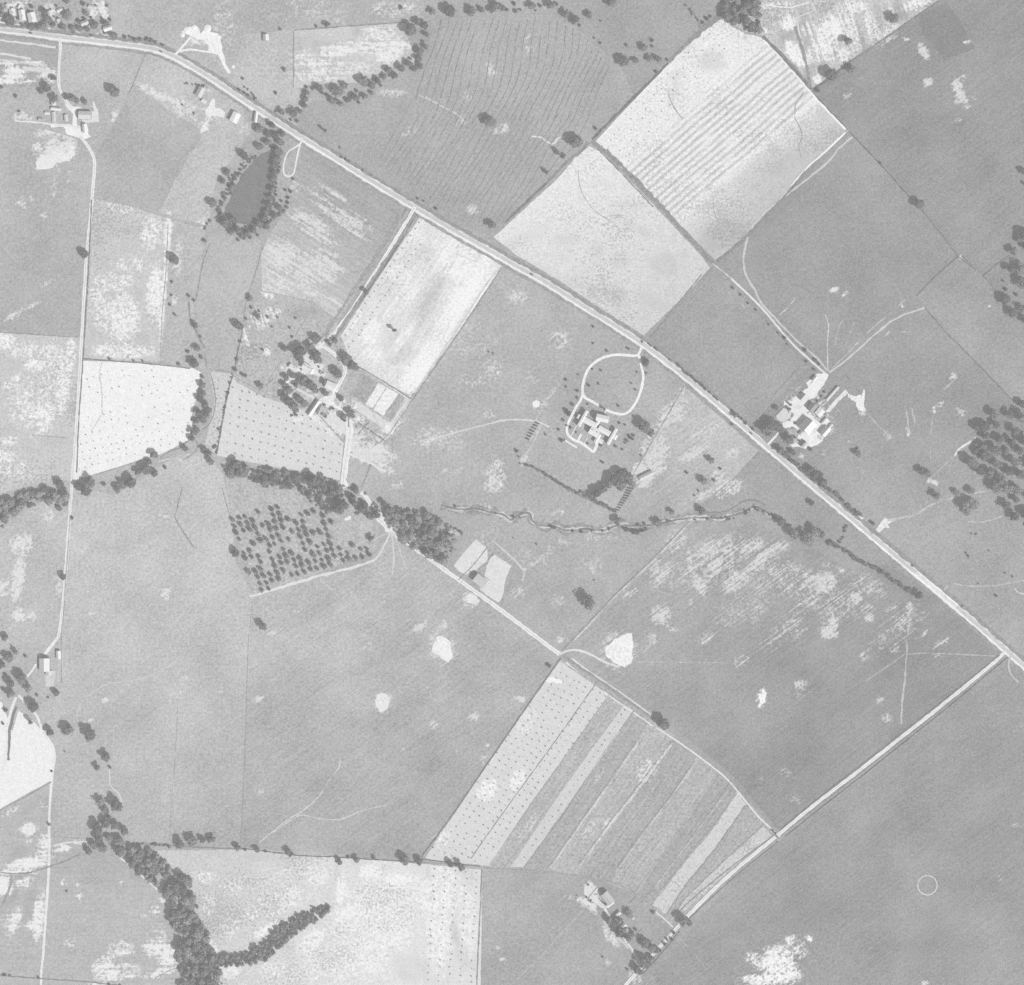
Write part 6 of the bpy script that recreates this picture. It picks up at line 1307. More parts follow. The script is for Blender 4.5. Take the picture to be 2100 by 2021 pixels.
lattice([(480, 776), (530, 808), (640, 856), (700, 912), (694, 976), (610, 958), (520, 942), (450, 926)], (508, 842), (16, 4.3), (-2, 18.4), .96, 1.28, 'field below the tree-ringed farm')
lattice([(433, 772), (470, 772), (441, 926), (428, 916)], (446, 800), (16, 4.3), (-2, 18.4), .9, 1.15, 'small triangular stubble field')
for r_, (a, b, n) in enumerate((((860, 458), (691, 713), 21), ((862, 500), (717, 713), 19))):
    for i, t in enumerate(np.linspace(0, 1, n)):
        shocks.append((1.15, a[0] + (b[0] - a[0]) * t + RNG.normal(0, 1), a[1] + (b[1] - a[1]) * t + RNG.normal(0, 1), 'rows beside the straight farm lane', f'corn shock, {ordinal(i + 1)} down the {("row nearer", "row farther from")[r_]} the straight farm lane'))
lattice([(878, 1780), (986, 1790), (980, 2040), (868, 2040)], (892, 1784), (21.6, 1.2), (-.9, 15.2), .98, 1.2, 'pale column at the lower edge')
lattice([(1146, 1362), (1246, 1428), (1180, 1522), (1092, 1645), (1000, 1772), (874, 1760), (1000, 1572)], (1144, 1362), (-8.3, 12.1), (13.4, 6.9), .93, 1.14, 'broad pale slanting strip')
lattice([(1282, 1450), (1294, 1455), (1236, 1540), (1156, 1660), (1062, 1776), (1054, 1776), (1146, 1640), (1226, 1535)], (1284, 1456), (-8.3, 12.1), (13.4, 6.9), .95, 1.1, 'narrow pale slanting strip')
lattice([(176, 760), (320, 755), (402, 770), (398, 800), (386, 860), (392, 890), (330, 924), (240, 952), (158, 976)], (190, 955), (14.4, -4.0), (3.6, 15.4), lambda x, y: .5 + .45 * min(1, max(0, (y + .27 * x - 920) / 60)), 1.0, 'white stubble field')
lattice([(1230, 300), (1300, 214), (1371, 140), (1470, 50), (1520, 76), (1430, 170), (1350, 250), (1310, 320), (1300, 345)], (1248, 290), (12, -11.6), (12.2, 10), .7, .95, 'banded straw field', 2)
shocks.sort(reverse=True)
for s_, x, y, grp, lab in shocks[:298]:
    o = link('corn_shock', random.choice(SHK))
    o.location = W(x, y, .12)
    o.rotation_euler = (0, 0, random.uniform(0, 6.28))
    o.scale = (s_ * .82, s_ * .82, s_ * .82)
    tag(o, lab, 'corn shock', 'corn shocks of the ' + grp)
Vs, Fs, n = [], [], 0
for s_, x, y, grp, lab in shocks[298:]:
    me = random.choice(SHK)
    p = W(x, y, .12)
    Vs += [(v.co.x * s_ * .8 + p.x, v.co.y * s_ * .8 + p.y, v.co.z * s_ * .75 + p.z) for v in me.vertices]
    Fs += [tuple(n + i for i in f.vertices) for f in me.polygons]
    n += len(me.vertices)
tag(link('corn_shocks', mesh('corn_shocks', Vs, Fs), M_SHOCK), 'remaining small shocks scattered in the stubble', kind='stuff')

# ------------------------------------------------------------------ hedges and thickets
def hedge(name, pts, w, label, gap=.0, cat='hedge', step=4.5):
    c = smooth(pts, step)
    lst = []
    for q in c:
        if random.random() < gap:
            continue
        lst.append((q[0] + random.uniform(-.3, .3) * w, q[1] + random.uniform(-.3, .3) * w, w * random.uniform(.38, .62), 'mid'))
    o = mass(name, lst, label, (M_BUSH, M_BUSH), low=True, hfac=1.8)
    del o['kind']
    tag(o, label, cat)
    return o


hedge('hedge', [(1383, 742), (1410, 768), (1440, 792), (1472, 820)], 5, 'gappy hedge on the far verge of the highway above the dry wedge', .35)
hedge('hedge', [(1500, 842), (1530, 868), (1545, 880)], 6, 'short hedge on the verge before the large farm', .4)
hedge('hedge', [(1606, 928), (1630, 950), (1655, 970), (1690, 998), (1720, 1018), (1745, 1045), (1762, 1056)], 7.5, 'dense hedge along the highway past the large farm', .05)
hedge('hedge', [(1318, 700), (1345, 716), (1380, 742)], 4, 'thin hedge where the highway passes the pear-shaped drive', .5)
hedge('hedge', [(1698, 1112), (1720, 1122), (1742, 1134), (1756, 1148), (1790, 1162), (1806, 1172), (1830, 1190), (1868, 1212)], 8, 'dark bushy hedge along the brook in the huge field', .12)
hedge('hedge', [(1735, 1080), (1730, 1096), (1722, 1112)], 5, 'short side hedge running from brook to highway', .2)
hedge('hedge', [(1500, 1066), (1520, 1058), (1545, 1046), (1575, 1054), (1600, 1070), (1625, 1078)], 5, 'low brush along the upper brook bend', .65)
hedge('hedge', [(1068, 950), (1100, 962), (1140, 986), (1180, 1008), (1262, 1050)], 5, 'low hedge on the lower boundary of the mansion lawn', .25)
hedge('hedge', [(1190, 1008), (1215, 1022), (1240, 1036), (1258, 1046)], 5, 'dark hedge below the mansion grove', .2)
hedge('hedge', [(700, 323), (720, 334), (745, 350), (765, 362)], 4, 'scrubby hedge on the near verge of the highway', .5)
hedge('hedge', [(476, 765), (466, 810), (455, 872), (444, 930)], 3.6, 'thin hedge between the stubble field and its triangle', .45)
hedge('hedge', [(340, 1734), (300, 1732), (275, 1730)], 5, 'low hedge at the start of the long boundary', .3)
hedge('hedge', [(690, 1768), (700, 1758), (712, 1755)], 6, 'small clump of brush on the long boundary', .1)
hedge('hedge', [(875, 1052), (920, 1078), (950, 1096)], 5, 'scrub line behind the dense creek wood', .4)
hedge('hedge', [(792, 1046), (830, 1050), (862, 1050), (890, 1062)], 7, 'brush fringing the dense creek wood', .3)
hedge('hedge', [(490, 958), (540, 972), (600, 982), (640, 988)], 9, 'scrubby fringe between orchard and stubble field', .35)
hedge('hedge', [(1406, 10), (1420, 30), (1432, 44)], 4, 'short dark hedge at the top edge', .2)
hedge('hedge', [(1495, 1066), (1470, 1060), (1440, 1062)], 4, 'low brush on the middle brook', .7)
hedge('hedge', [(1280, 1086), (1310, 1092), (1325, 1086)], 8, 'pale brush on the lower brook bank', .25)
hedge('hedge', [(700, 862), (720, 852), (735, 860)], 6, 'brush beside the farm cattle lane', .3)
hedge('hedge', [(1246, 1883), (1262, 1898), (1285, 1925)], 5, 'dark hedge beside the lower farm drive', .25)
hedge('hedge', [(540, 470), (552, 455), (562, 448), (576, 440)], 6, 'brush below the pond', .3)
hedge('hedge', [(420, 470), (426, 456), (440, 446)], 5, 'brush at the low corner of the pond', .3)
hedge('hedge', [(500, 175), (512, 188), (526, 202)], 4, 'short hedge across the highway from the roadside farmstead', .3)
hedge('hedge', [(380, 172), (396, 174), (414, 176), (428, 182)], 4, 'garden hedge of the small roadside farmstead', .25)
hedge('hedge', [(372, 214), (384, 225), (398, 232)], 4, 'dark garden edge below the small roadside farmstead', .3)

hedge('brush', [(905, 1036), (975, 1043), (1030, 1055), (1092, 1068), (1160, 1088), (1235, 1088), (1300, 1078), (1380, 1068), (1480, 1062), (1548, 1042), (1598, 1066)], 5, 'scattered low brush along the winding brook', .80, 'brush')

# rows of vines / hay beside the mansion
for k, (ax, ay, bx, by, lab) in enumerate([(1297 - i * 3.1, 1004 + i * 4.9, 1285 - i * 2.6, 1012 + i * 4.9, '') for i in range(10)] + [(1104 - i * 3.4, 870 + i * 5.4, 1096 - i * 3.2, 877 + i * 5.4, '') for i in range(7)]):
    low = k < 10
    t0, t1 = (ax + (bx - ax) * -.1, ay - (by - ay) * .1), (bx, by)
    lst = [(t0[0] + (t1[0] - t0[0]) * q * .8 + 4 * q * 0, t0[1] + (t1[1] - t0[1]) * q * .8 - 9 * q, 1.5, 'mid') for q in np.linspace(0, 1, 6)]
    o = mass('vine_row', lst, 'vine row', (M_BUSH, M_BUSH), low=True, hfac=1.7)
    del o['kind']
    tag(o, f'short dark vine row, {ordinal(k + 1)} from the top, below the mansion grove' if low else f'short dark vine row, {ordinal(k - 9)} from the top, by the mansion footpath', 'vine row', 'vine rows below the mansion grove' if low else 'vine rows by the mansion footpath')

# ------------------------------------------------------------------ fences
def fence(pts, label, gap=6.0, h=1.3):
    c = smooth(pts, 2.0)
    d = np.concatenate([[0], np.cumsum(np.hypot(*(np.diff(c, axis=0).T)))])
    n = max(2, int(d[-1] * S / gap))
    xs, ys = np.interp(np.linspace(0, d[-1], n), d, c[:, 0]), np.interp(np.linspace(0, d[-1], n), d, c[:, 1])
    P = [W(a, b, ZG) for a, b in zip(xs, ys)]
    e = empty('fence', P[0])
    b = P[0]
    V, Fc = [], []

    def box(x0, y0, z0, x1, y1, z1):
        o = len(V)
        V.extend([(x0, y0, z0), (x1, y0, z0), (x1, y1, z0), (x0, y1, z0), (x0, y0, z1), (x1, y0, z1), (x1, y1, z1), (x0, y1, z1)])
        Fc.extend([(o, o + 3, o + 2, o + 1), (o + 4, o + 5, o + 6, o + 7), (o, o + 1, o + 5, o + 4), (o + 1, o + 2, o + 6, o + 5), (o + 2, o + 3, o + 7, o + 6), (o + 3, o, o + 4, o + 7)])
    for p in P:
        q = p - b
        box(q.x - .08, q.y - .08, -.3, q.x + .08, q.y + .08, h)
    po = link('post', mesh('posts', V, Fc), M_POST, e)
    po['kind'] = 'stuff'
    V, Fc = [], []
    for z in (.5, .85, 1.2):
        for p, q in zip(P[:-1], P[1:]):
            o = len(V)
            a, c_ = p - b, q - b
            V.extend([(a.x, a.y, z), (c_.x, c_.y, z), (c_.x, c_.y, z + .05), (a.x, a.y, z + .05)])
            Fc.append((o, o + 1, o + 2, o + 3))
    link('wire', mesh('wires', V, Fc), M_POST, e)
    tag(e, label, 'fence')


fence([(1739, 266), (1800, 332), (1870, 410), (1930, 480), (1965, 526)], 'long diagonal fence between the two dark upper pastures')
fence([(1965, 526), (1920, 565), (1880, 606)], 'short fence closing the end of the pale pasture strip')
fence([(1897, 632), (1940, 682), (2000, 742), (2075, 820)], 'fence along the lower side of the pale pasture strip')
fence([(1668, 186), (1745, 126), (1850, 54), (1925, 3)], 'fence below the dry blotchy hillside')
fence([(1222, 290), (1300, 365), (1370, 440), (1462, 540)], 'fence between the two bright straw fields')
fence([(1150, 1350), (1090, 1435), (1000, 1566), (864, 1758)], 'fence along the upper edge of the strip field')
fence([(493, 1740), (620, 1755), (780, 1764), (985, 1777)], 'fence along the long straight boundary hedge')
fence([(988, 1784), (982, 1920), (976, 2100)], 'fence right of the stubble column at the lower edge')
fence([(510, 1300), (506, 1420), (494, 1730)], 'upright fence dividing the broad pasture')
fence([(845, 428), (800, 500), (750, 578), (678, 692)], 'fence on the garden side of the straight farm lane')
fence([(855, 440), (822, 495), (735, 625), (676, 712)], 'fence on the stubble side of the straight farm lane')
fence([(1152, 1335), (1260, 1222), (1390, 1094)], 'fence beside the straight pale track to the brook')
fence([(1610, 1716), (1770, 1590), (1950, 1446), (2060, 1352)], 'fence along the far side of the corner field lane')
fence([(172, 736), (300, 746), (390, 756)], 'fence above the white dotted stubble')
fence([(605, 62), (690, 56), (830, 46)], 'fence above the pale mown field')
fence([(0, 682), (160, 692)], 'level fence across the west pastures')
fence([(1403, 793), (1300, 970)], 'fence between the mansion lawn and the dry wedge')

# ------------------------------------------------------------------ buildings
def boxv(V, Fc, x0, y0, z0, x1, y1, z1):
    o = len(V)
    V.extend([(x0, y0, z0), (x1, y0, z0), (x1, y1, z0), (x0, y1, z0), (x0, y0, z1), (x1, y0, z1), (x1, y1, z1), (x0, y1, z1)])
    Fc.extend([(o, o + 3, o + 2, o + 1), (o + 4, o + 5, o + 6, o + 7), (o, o + 1, o + 5, o + 4), (o + 1, o + 2, o + 6, o + 5), (o + 2, o + 3, o + 7, o + 6), (o + 3, o, o + 4, o + 7)])


def part_box(name, b, mat, parent):
    V, Fc = [], []
    boxv(V, Fc, *b)
    return link(name, mesh(name, V, Fc), mat, parent)


def gable(e, cx, cy, L, Wd, rot, eave, pitch, roof, wall, chim=0, doors=1, wins=3, suffix='', big=False):
    """one gabled block, centred at (cx, cy) metres in e's frame, ridge along local x turned by rot"""
    rise = Wd / 2 * math.tan(math.radians(pitch))
    hold = bpy.data.objects.new('placement', None)
    M = lambda x, y, z: (cx + x * math.cos(rot) - y * math.sin(rot), cy + x * math.sin(rot) + y * math.cos(rot), z)
    bpy.data.objects.remove(hold)
    l, w = L / 2, Wd / 2
    V = [M(-l, -w, -.4), M(l, -w, -.4), M(l, w, -.4), M(-l, w, -.4), M(-l, -w, eave), M(l, -w, eave), M(l, w, eave), M(-l, w, eave), M(-l, 0, eave + rise - .03), M(l, 0, eave + rise - .03)]
    Fc = [(0, 1, 5, 4), (2, 3, 7, 6), (1, 2, 6, 9, 5), (3, 0, 4, 8, 7), (0, 3, 2, 1)]
    link('wall', mesh('wall', V, Fc), wall, e)
    ov = .45
    tn = math.tan(math.radians(pitch))
    for s in (-1, 1):
        y0, z0 = s * (w + ov), eave - ov * tn + .06
        zr = eave + rise + .06
        V = [M(-l - ov, y0, z0), M(l + ov, y0, z0), M(l + ov, 0, zr), M(-l - ov, 0, zr)]
        V += [(a, b, c + .16) for a, b, c in V]
        Fc = [(0, 1, 2, 3), (4, 5, 6, 7), (0, 1, 5, 4), (1, 2, 6, 5), (2, 3, 7, 6), (3, 0, 4, 7)]
        link('roof_slope', mesh('roof_slope', V, Fc), roof, e)
    V, Fc = [], []
    boxv(V, Fc, -l - ov, -.16, eave + rise + .08, l + ov, .16, eave + rise + .3)
    link('ridge_cap', mesh('ridge_cap', [M(*p) for p in V], Fc), roof, e)

    def mbox(name, b, mat):
        V, Fc = [], []
        boxv(V, Fc, *b)
        return link(name, mesh(name, [M(*p) for p in V], Fc), mat, e)
    for i in range(chim):
        x = (-.55 + 1.1 * i) * l if chim > 1 else .3 * l
        mbox('chimney', (x - .5, .6, eave + rise * .5, x + .5, 1.5, eave + rise + 1.3), M_BRICK)
    dw, dh = (3.2, min(3.2, eave - .4)) if big else (1.1, min(2.1, eave - .3))
    for i in range(doors):
        mbox('door', (-dw / 2 + 1.5, -w - .06, 0, dw / 2 + 1.5, -w + .05, dh), M_DOOR)
    for i in range(wins):
        for s in (-1, 1):
            x = -l + L * (i + 1) / (wins + 1)
            if s == -1 and abs(x - 1.5) < dw:
                continue
            z = min(1.2, eave - 1.4)
            if z < .3:
                continue
            f = mbox('window', (x - .6, s * w - .05, z, x + .6, s * w + .05, z + 1.1), M_GLASS)
    if eave > 5 and wins and not big:
        for i in range(wins):
            for s in (-1, 1):
                x = -l + L * (i + 1) / (wins + 1)
                mbox('window', (x - .55, s * w - .05, eave - 1.7, x + .55, s * w + .05, eave - .5), M_GLASS)


def house(name, label, cat, x, y, L, Wd, d, eave=3.0, pitch=30, roof=.5, wall=None, chim=0, big=False, wins=3, extra=()):
    """x, y centre; L along direction d, Wd across (map units); extra = further wings of the same building"""
    e = empty(name, W(x, y, ZG))
    wall = wall or M_WALL
    for (ox, oy, l, w, dd, ev, pt, rf) in ((0, 0, L, Wd, d, eave, pitch, roof), *extra):
        gable(e, ox * S, -oy * S, l * S, w * S, math.atan2(-dd[1], dd[0]), ev, pt, roof_mat(rf), wall, chim if (ox, oy) == (0, 0) else 0, 1, wins, big=big)
    return tag(e, label, cat)


NE_, SW_ = (.66, -.75), (-.66, .75)
MA, MBd = (.87, .5), (-.5, .87)
# the mansion: a main block with wings, all one building
house('mansion', 'sprawling white mansion with many gabled wings', 'mansion', 1219, 886, 20, 17, MA, 6.5, 24, .56, M_WALL, 2, wins=4, extra=(
    (-10.5, -19, 28, 11, MA, 6.2, 22, .55),
    (-24, -27, 35, 5.6, MBd, 7.6, 14, .56),
    (16, -27, 25, 13, (.97, .22), 8.6, 24, .55),
    (5, -16, 13, 6, MBd, 4.6, 22, .55),
    (20, -1.5, 26, 10.5, MA, 6.2, 22, .56),
    (36, 10, 36, 5.4, MBd, 6.6, 14, .56),
    (42, 11, 9, 7, MBd, 4.6, 14, .55),
    (6, 14, 18, 7, MBd, 4.6, 22, .55),
    (12, 19, 10, 8, MA, 3.8, 20, .55)))
house('summer_house', 'tiny white summer house in the shade beside the mansion', 'summer house', 1186.5, 855, 8, 4, MBd, 4.5, 15, .58, wins=1)
house('garden_wall_shed', 'long thin white garden shed along the mansion service drive', 'shed', 1171, 911, 27, 2.6, (.85, .53), 2.0, 10, .58, wins=2)
# large highway farm
house('barn', 'huge white-roofed barn in the large highway farm', 'barn', 1655, 874, 26, 25, SW_, 7.0, 41, .56, M_WALL, big=True, wins=4)
house('barn', 'long barn with white sunny slope at the farmyard edge', 'barn', 1692, 885, 20, 13, SW_, 5.0, 42, .56, M_WALLD, big=True)
house('shed', 'gabled shed by the pale entry strip of the large farm', 'shed', 1646, 815, 14, 10, SW_, 4.0, 42, .40, M_WALLD)
house('shed', 'topmost small dark-sided shed of the large farm', 'shed', 1670, 777, 11, 6, SW_, 3.8, 35, .5, M_WALLD, wins=1)
house('shed', 'grey shed at the bottom of the large farm', 'shed', 1647, 911, 13, 8, SW_, 3.6, 41, .24, M_WALLD, wins=2)
house('shed', 'bright square shed above the huge barn', 'shed', 1680.5, 846, 15, 14, SW_, 3.2, 14, .55, M_WALL)
house('granary', 'grey square granary in the middle of the large farm', 'granary', 1665, 836, 16, 14, SW_, 5.5, 34, .22, M_WALLD, big=True)
house('shed', 'narrow long shed between the two barns of the large farm', 'shed', 1690, 864, 15, 4, SW_, 3.0, 20, .5, M_WALL, wins=2)
house('shed', 'smallest shed at the outer edge of the large farm', 'shed', 1703.5, 874, 8, 4, SW_, 3.2, 20, .5, M_WALLD, wins=1)
house('poultry_house', 'very long narrow shed behind the large farm', 'poultry house', 1707, 808, 36, 3.6, NE_, 2.6, 16, .52, M_WALLD, wins=6)
house('farmhouse', 'pale farmhouse half hidden in the large farm trees', 'farmhouse', 1581, 867, 12, 9, SW_, 5.5, 30, .5, chim=2)
house('shed', 'small shed by the big trees of the large farm', 'shed', 1642, 888, 8, 5, SW_, 3.0, 25, .3, M_WALLD, wins=1)
# tree-ringed farm
house('long_shed', 'long narrow shed with bright slope in the tree-ringed farm', 'shed', 644, 837.5, 36, 9, (-.57, .82), 3.6, 42, .5, M_WALLD, wins=6)
house('shed', 'grey shed beside the long narrow shed', 'shed', 656, 841, 17, 7, (-.4, .92), 3.2, 30, .26, M_WALLD, wins=2)
house('barn', 'white square barn by the drive of the tree-ringed farm', 'barn', 678, 792, 19, 15, (.9, .42), 4.2, 20, .54, big=True)
house('cottage', 'white cottage at the end of the flower garden', 'cottage', 601.5, 755, 17, 9, (.82, .57), 3.6, 24, .54, chim=1)
house('farmhouse', 'white farmhouse among the bright flower garden', 'farmhouse', 630, 754, 18, 12, (.85, .5), 5.6, 28, .54, chim=2, extra=((9, 8, 10, 8, (-.5, .85), 4, 28, .54),))
house('shed', 'tiny white shed at the curved path end', 'shed', 588.5, 783, 6, 5, (.7, -.7), 2.6, 25, .54, wins=1)
house('shed', 'tiny pale shed on the stubble edge of the farm', 'shed', 601.5, 856, 5, 4, (.8, .5), 2.4, 25, .54, wins=1)
house('shed', 'small dark hut in the lower farm yard', 'shed', 665, 852, 7, 5, (.8, .5), 2.6, 30, .2, M_WALLD, wins=1)
house('shed', 'pale hut nearest the cattle lane', 'shed', 683, 843, 8, 6, (.8, .5), 3.2, 30, .45, M_WALL, wins=1)
house('outhouse', 'little hut beside the dark trees of the farm drive', 'outhouse', 659, 765, 5, 4, (.3, .95), 3, 25, .3, M_WALLD, wins=0)
# upper corner farm
house('barn', 'pale barn facing the upper corner farmyard', 'barn', 175.5, 238, 25, 15, (1, .02), 5.2, 24, .42, M_WALLD, big=True)
house('shed', 'upright white shed at the bottom of the upper farmyard', 'shed', 175, 265, 17, 8, (.06, 1), 4.4, 30, .54, wins=2)
house('shed', 'level white-roofed shed left in the upper farm', 'shed', 116, 225, 19, 5, (1, .1), 3.6, 25, .54, wins=3)
house('farmhouse', 'small white house under the upper farm trees', 'farmhouse', 111, 213, 9, 8, (.1, 1), 4.6, 32, .5, chim=1, wins=2)
house('shed', 'pale upright shed between farm garden plots', 'shed', 111, 241, 20, 7, (.05, 1), 2.2, 18, .4, wins=3)
house('shed', 'pale hut nearest the upper farm drive', 'shed', 136, 243, 12, 6, (.1, 1), 3.0, 25, .42, wins=1)
house('shed', 'small dark-sided hut at the far end of the upper farm', 'shed', 84, 246, 8, 6, (1, .1), 2.6, 28, .3, M_WALLD, wins=1)
house('shed', 'tiny striped shed beside the upper farm garden', 'shed', 98, 233, 9, 5, (1, .1), 2.4, 22, .5, wins=1)
# small roadside farmstead
house('barn', 'pale barn of the small roadside farmstead', 'barn', 412, 191, 20, 13, (-.46, .89), 5.4, 28, .40, M_WALLD, big=True)
house('barn', 'bright white barn nearest the highway farmstead edge', 'barn', 483, 243, 20, 15, (-.46, .89), 6.5, 14, .57, big=True)
house('shed', 'small white shed below the roadside barn', 'shed', 419, 209, 9, 6, (.8, .55), 3, 25, .54, wins=1)
house('farmhouse', 'small house half under bushes at the roadside farmstead', 'farmhouse', 424, 183, 9, 8, (.8, .5), 4.5, 30, .36, chim=1, wins=2)
# others
house('field_barn', 'lone small dark barn with white slope in the upper pasture', 'barn', 546, 79, 12, 11, (.05, 1), 4.2, 38, .5, M_WALLD, wins=2)
house('roadside_shed', 'thin upright shed beside the highway near the pond', 'shed', 525.5, 242.5, 20, 5.5, (-.12, 1), 4.4, 35, .54, wins=3)
house('lone_barn', 'lone pale-roofed barn beside the dirt road', 'barn', 985, 1191, 25, 18, (.79, .61), 6.4, 27, .40, M_WALLD, big=True)
house('west_barn', 'two-toned barn beside the west lane', 'barn', 93, 1363.5, 26, 20, (0, 1), 5.6, 29, .50, M_WALLD, big=True, extra=((8, 17, 8, 12, (0, 1), 3, 20, .44),))
house('shed', 'small white shed opposite the two-toned west barn', 'shed', 121, 1343.5, 16, 8, (.05, 1), 3.6, 33, .54, wins=2)
house('long_shed', 'long pale shed standing alone by the dark mansion grove', 'shed', 1325, 976, 29, 9, (.9, -.44), 3.4, 26, .42, M_WALLD, wins=5)
# lower lane farmstead
house('barn', 'pale barn of the lower lane farmstead', 'barn', 1246, 1841, 25, 16, (.62, .78), 5.6, 28, .38, M_WALLD, big=True, extra=((5, 13, 16, 6, (.8, -.6), 3, 18, .52),))
house('shed', 'small white shed inside the lower farmstead trees', 'shed', 1268, 1874, 10, 5, (.78, -.62), 3.8, 20, .54, wins=1)
house('farmhouse', 'white farmhouse crowded by trees at the lower lane', 'farmhouse', 1278, 1899, 12, 7, (.72, -.7), 5.2, 28, .54, chim=1, wins=2, extra=((-4, 8, 9, 6, (.7, .7), 4, 26, .54), (7, 8, 9, 7, (.7, .7), 3.6, 26, .3)))
house('outhouse', 'tiny white hut alone behind the lower farmstead', 'outhouse', 1299, 1883, 3, 3, (1, 0), 2.2, 20, .54, wins=0)
# roadside village
for (x, y, l, w, d, ev, rf, lab) in [
    (27, 27, 13, 11, (.2, 1), 4.5, .50, 'pale village house above the largest village tree'), (47, 33, 20, 12, (.15, 1), 5.0, .54, 'tall white upright house in the roadside village'),
    (67, 38, 19, 15, (.2, 1), 5.0, .54, 'largest white house of the roadside village'), (2, 33, 12, 8, (.2, 1), 4.2, .44, 'pale house at the photo edge of the village'),
    (103, 29, 9, 7, (.3, 1), 3.6, .45, 'small grey-white village house beside a pale yard'), (121, 45, 8, 6, (.4, .9), 3.2, .50, 'tiny white cottage between village trees'),
    (123, 22, 11, 5, (.9, -.4), 3.0, .48, 'narrow slanting shed in the village gardens'), (175, 49, 15, 9, (.9, -.4), 4.2, .42, 'house beside the big round village tree'),
    (222, 60, 16, 9, (.95, -.3), 4.4, .52, 'white house at the end of the roadside village'), (16, 15, 9, 7, (.3, 1), 3.4, .42, 'small shed behind the village houses'),
    (40, 15, 8, 4, (.5, -.9), 3.0, .5, 'small white shed by a pale garden path'), (189, 16, 12, 7, (.9, .2), 3.2, .42, 'pale shed in the last village garden')]:
    house('village_house', lab, 'house', x, y, l, w, d, ev, 28, rf, chim=1 if w > 7 else 0, wins=2)

# silos / tanks in the large farm
for (x, y, r, h, lab) in [(1621, 831, 2.4, 7, 'upper of two small silos at the pen gate'), (1619, 840, 2.8, 6, 'lower of two small silos at the pen gate'), (1630.5, 898, 2.5, 4, 'small round tank near the grey shed')]:
    e = empty('silo', W(x, y, ZG))
    m, rr = 14, r * S
    V = [(rr * math.cos(i * 2 * math.pi / m), rr * math.sin(i * 2 * math.pi / m), z) for z in (-.3, h) for i in range(m)]
    link('wall', mesh('wall', V, [(i, (i + 1) % m, m + (i + 1) % m, m + i) for i in range(m)]), M_WALLD, e)
    V = [(rr * 1.08 * k * math.cos(i * 2 * math.pi / m), rr * 1.08 * k * math.sin(i * 2 * math.pi / m), h + z) for k, z in ((1, 0), (.75, .8), (.35, 1.25)) for i in range(m)] + [(0, 0, h + 1.4)]
    Fc = [(j * m + i, j * m + (i + 1) % m, (j + 1) * m + (i + 1) % m, (j + 1) * m + i) for j in range(2) for i in range(m)] + [(2 * m + i, 2 * m + (i + 1) % m, 3 * m) for i in range(m)]
    link('roof', mesh('roof', V, Fc), roof_mat(.12), e)
    tag(e, lab, 'silo', 'round stores of the large farm')

# mounds of sand in the workings
for (x, y, r, lab) in [(374, 72, 5.5, 'round white sand heap nearest the highway side'), (382, 62, 7, 'tallest white sand heap of the workings'), (398, 56, 5.5, 'low white sand heap in the top row'), (425, 58, 8.5, 'broad white sand heap at the top of the workings'), (478, 137, 4, 'small white sand heap at the end of the spur')]:
    iv, jf = ICO2
    k = 1 + .12 * (nz2(iv[:, 0] * 10, iv[:, 1] * 10, 6, int(x)) - .5)
    me = mesh('sand_heap', [tuple(p * q) for p, q in zip(iv, k)], jf)
    o = link('sand_heap', me, flat_mat('white_sand', .56, .06, 3))
    o.location = W(x, y, .1)
    o.scale = (r * S, r * S, r * S * .28)
    tag(o, lab, 'sand heap', 'sand heaps of the white workings')

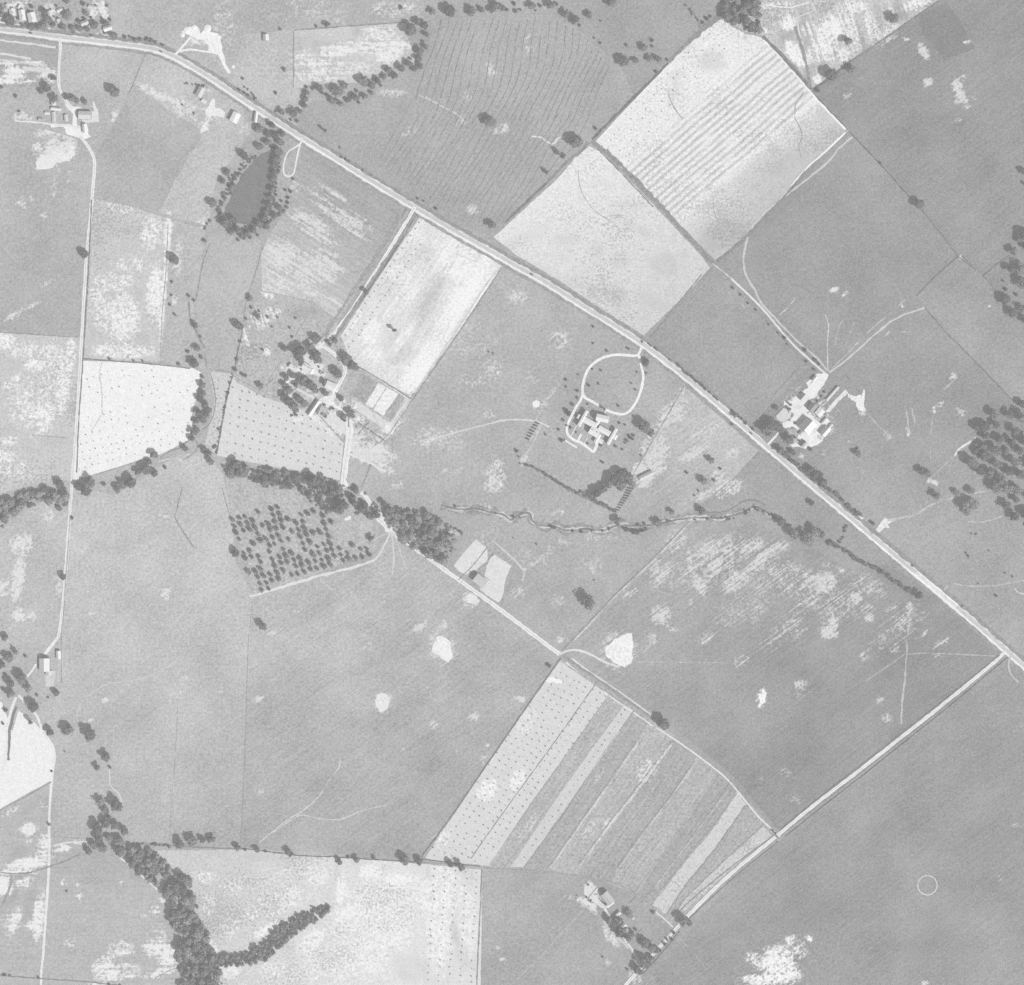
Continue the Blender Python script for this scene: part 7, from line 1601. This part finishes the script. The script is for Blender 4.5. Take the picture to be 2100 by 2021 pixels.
# ------------------------------------------------------------------ vehicles on the highway
def car(x, y, d, label):
    e = empty('car', W(x, y, .32), math.atan2(-d[1], d[0]))
    V, Fc = [], []
    prof = [(-2.3, .5), (-2.3, 1.0), (-1.2, 1.1), (1.0, 1.1), (2.2, .95), (2.3, .5)]
    for s in (-.82, .82):
        V += [(a, s, b) for a, b in prof]
    n = len(prof)
    Fc = [(i, i + 1, n + i + 1, n + i) for i in range(n - 1)] + [tuple(range(n)), tuple(range(2 * n - 1, n - 1, -1)), (0, n, 2 * n - 1, n - 1)]
    link('body', mesh('body', V, Fc), M_TIN, e)
    V = [(a, s * k, b) for s in (-1, 1) for a, b, k in ((-1.5, 1.1, .78), (-1.2, 1.68, .66), (.3, 1.7, .66), (.85, 1.1, .78))]
    link('cabin', mesh('cabin', V, [(0, 1, 5, 4), (1, 2, 6, 5), (2, 3, 7, 6), (0, 1, 2, 3), (7, 6, 5, 4)]), M_TIN, e)
    V = [(a, s * k, b) for s in (-1, 1) for a, b, k in ((.36, 1.66, .6), (.86, 1.17, .7))]
    link('windscreen', mesh('windscreen', [(p[0] + .02, p[1], p[2] + .02) for p in V], [(0, 1, 3, 2)]), M_GLASS, e)
    for wx in (-1.35, 1.35):
        for s in (-.8, .8):
            m = 12
            V = [(wx + .36 * math.cos(i * math.pi / 6), s + t, .36 + .36 * math.sin(i * math.pi / 6)) for t in (-.1, .1) for i in range(m)]
            link('wheel', mesh('wheel', V, [(i, (i + 1) % m, m + (i + 1) % m, m + i) for i in range(m)] + [tuple(range(m)), tuple(range(2 * m - 1, m - 1, -1))]), M_TYRE, e)
    tag(e, label, 'car', 'dark cars on the highway')


car(62.5, 68.5, (.98, .14), 'dark car on the highway before the roadside village')
car(330, 106, (.85, .5), 'dark car on the highway at the turn to the sand workings')
car(1090, 563, (.87, .5), 'dark car on the highway passing the mottled straw field')
car(1540, 889, (.75, .66), 'dark car on the highway at the large farm')

# ------------------------------------------------------------------ the air between the camera and the ground
bm = bmesh.new()
bmesh.ops.create_cube(bm, size=1)
hm = bpy.data.meshes.new('haze')
bm.to_mesh(hm)
bm.free()
hz = bpy.data.objects.new('haze', hm)
COL.objects.link(hz)
hz.scale = (2 * R + 400, 2 * R + 400, ALT + 12)
hz.location = (0, 0, (ALT + 12) / 2 - 2)
mt = bpy.data.materials.new('haze_air')
mt.use_nodes = True
n = mt.node_tree
n.nodes.clear()
out = n.nodes.new('ShaderNodeOutputMaterial')
vol = n.nodes.new('ShaderNodeVolumePrincipled')
n.links.new(vol.outputs[0], out.inputs['Volume'])
vol.inputs['Color'].default_value = (.95, .95, .95, 1)
vol.inputs['Density'].default_value = .30 / ALT
hm.materials.append(mt)
tag(hz, 'thin pale haze filling the air over the farmland', kind='stuff')
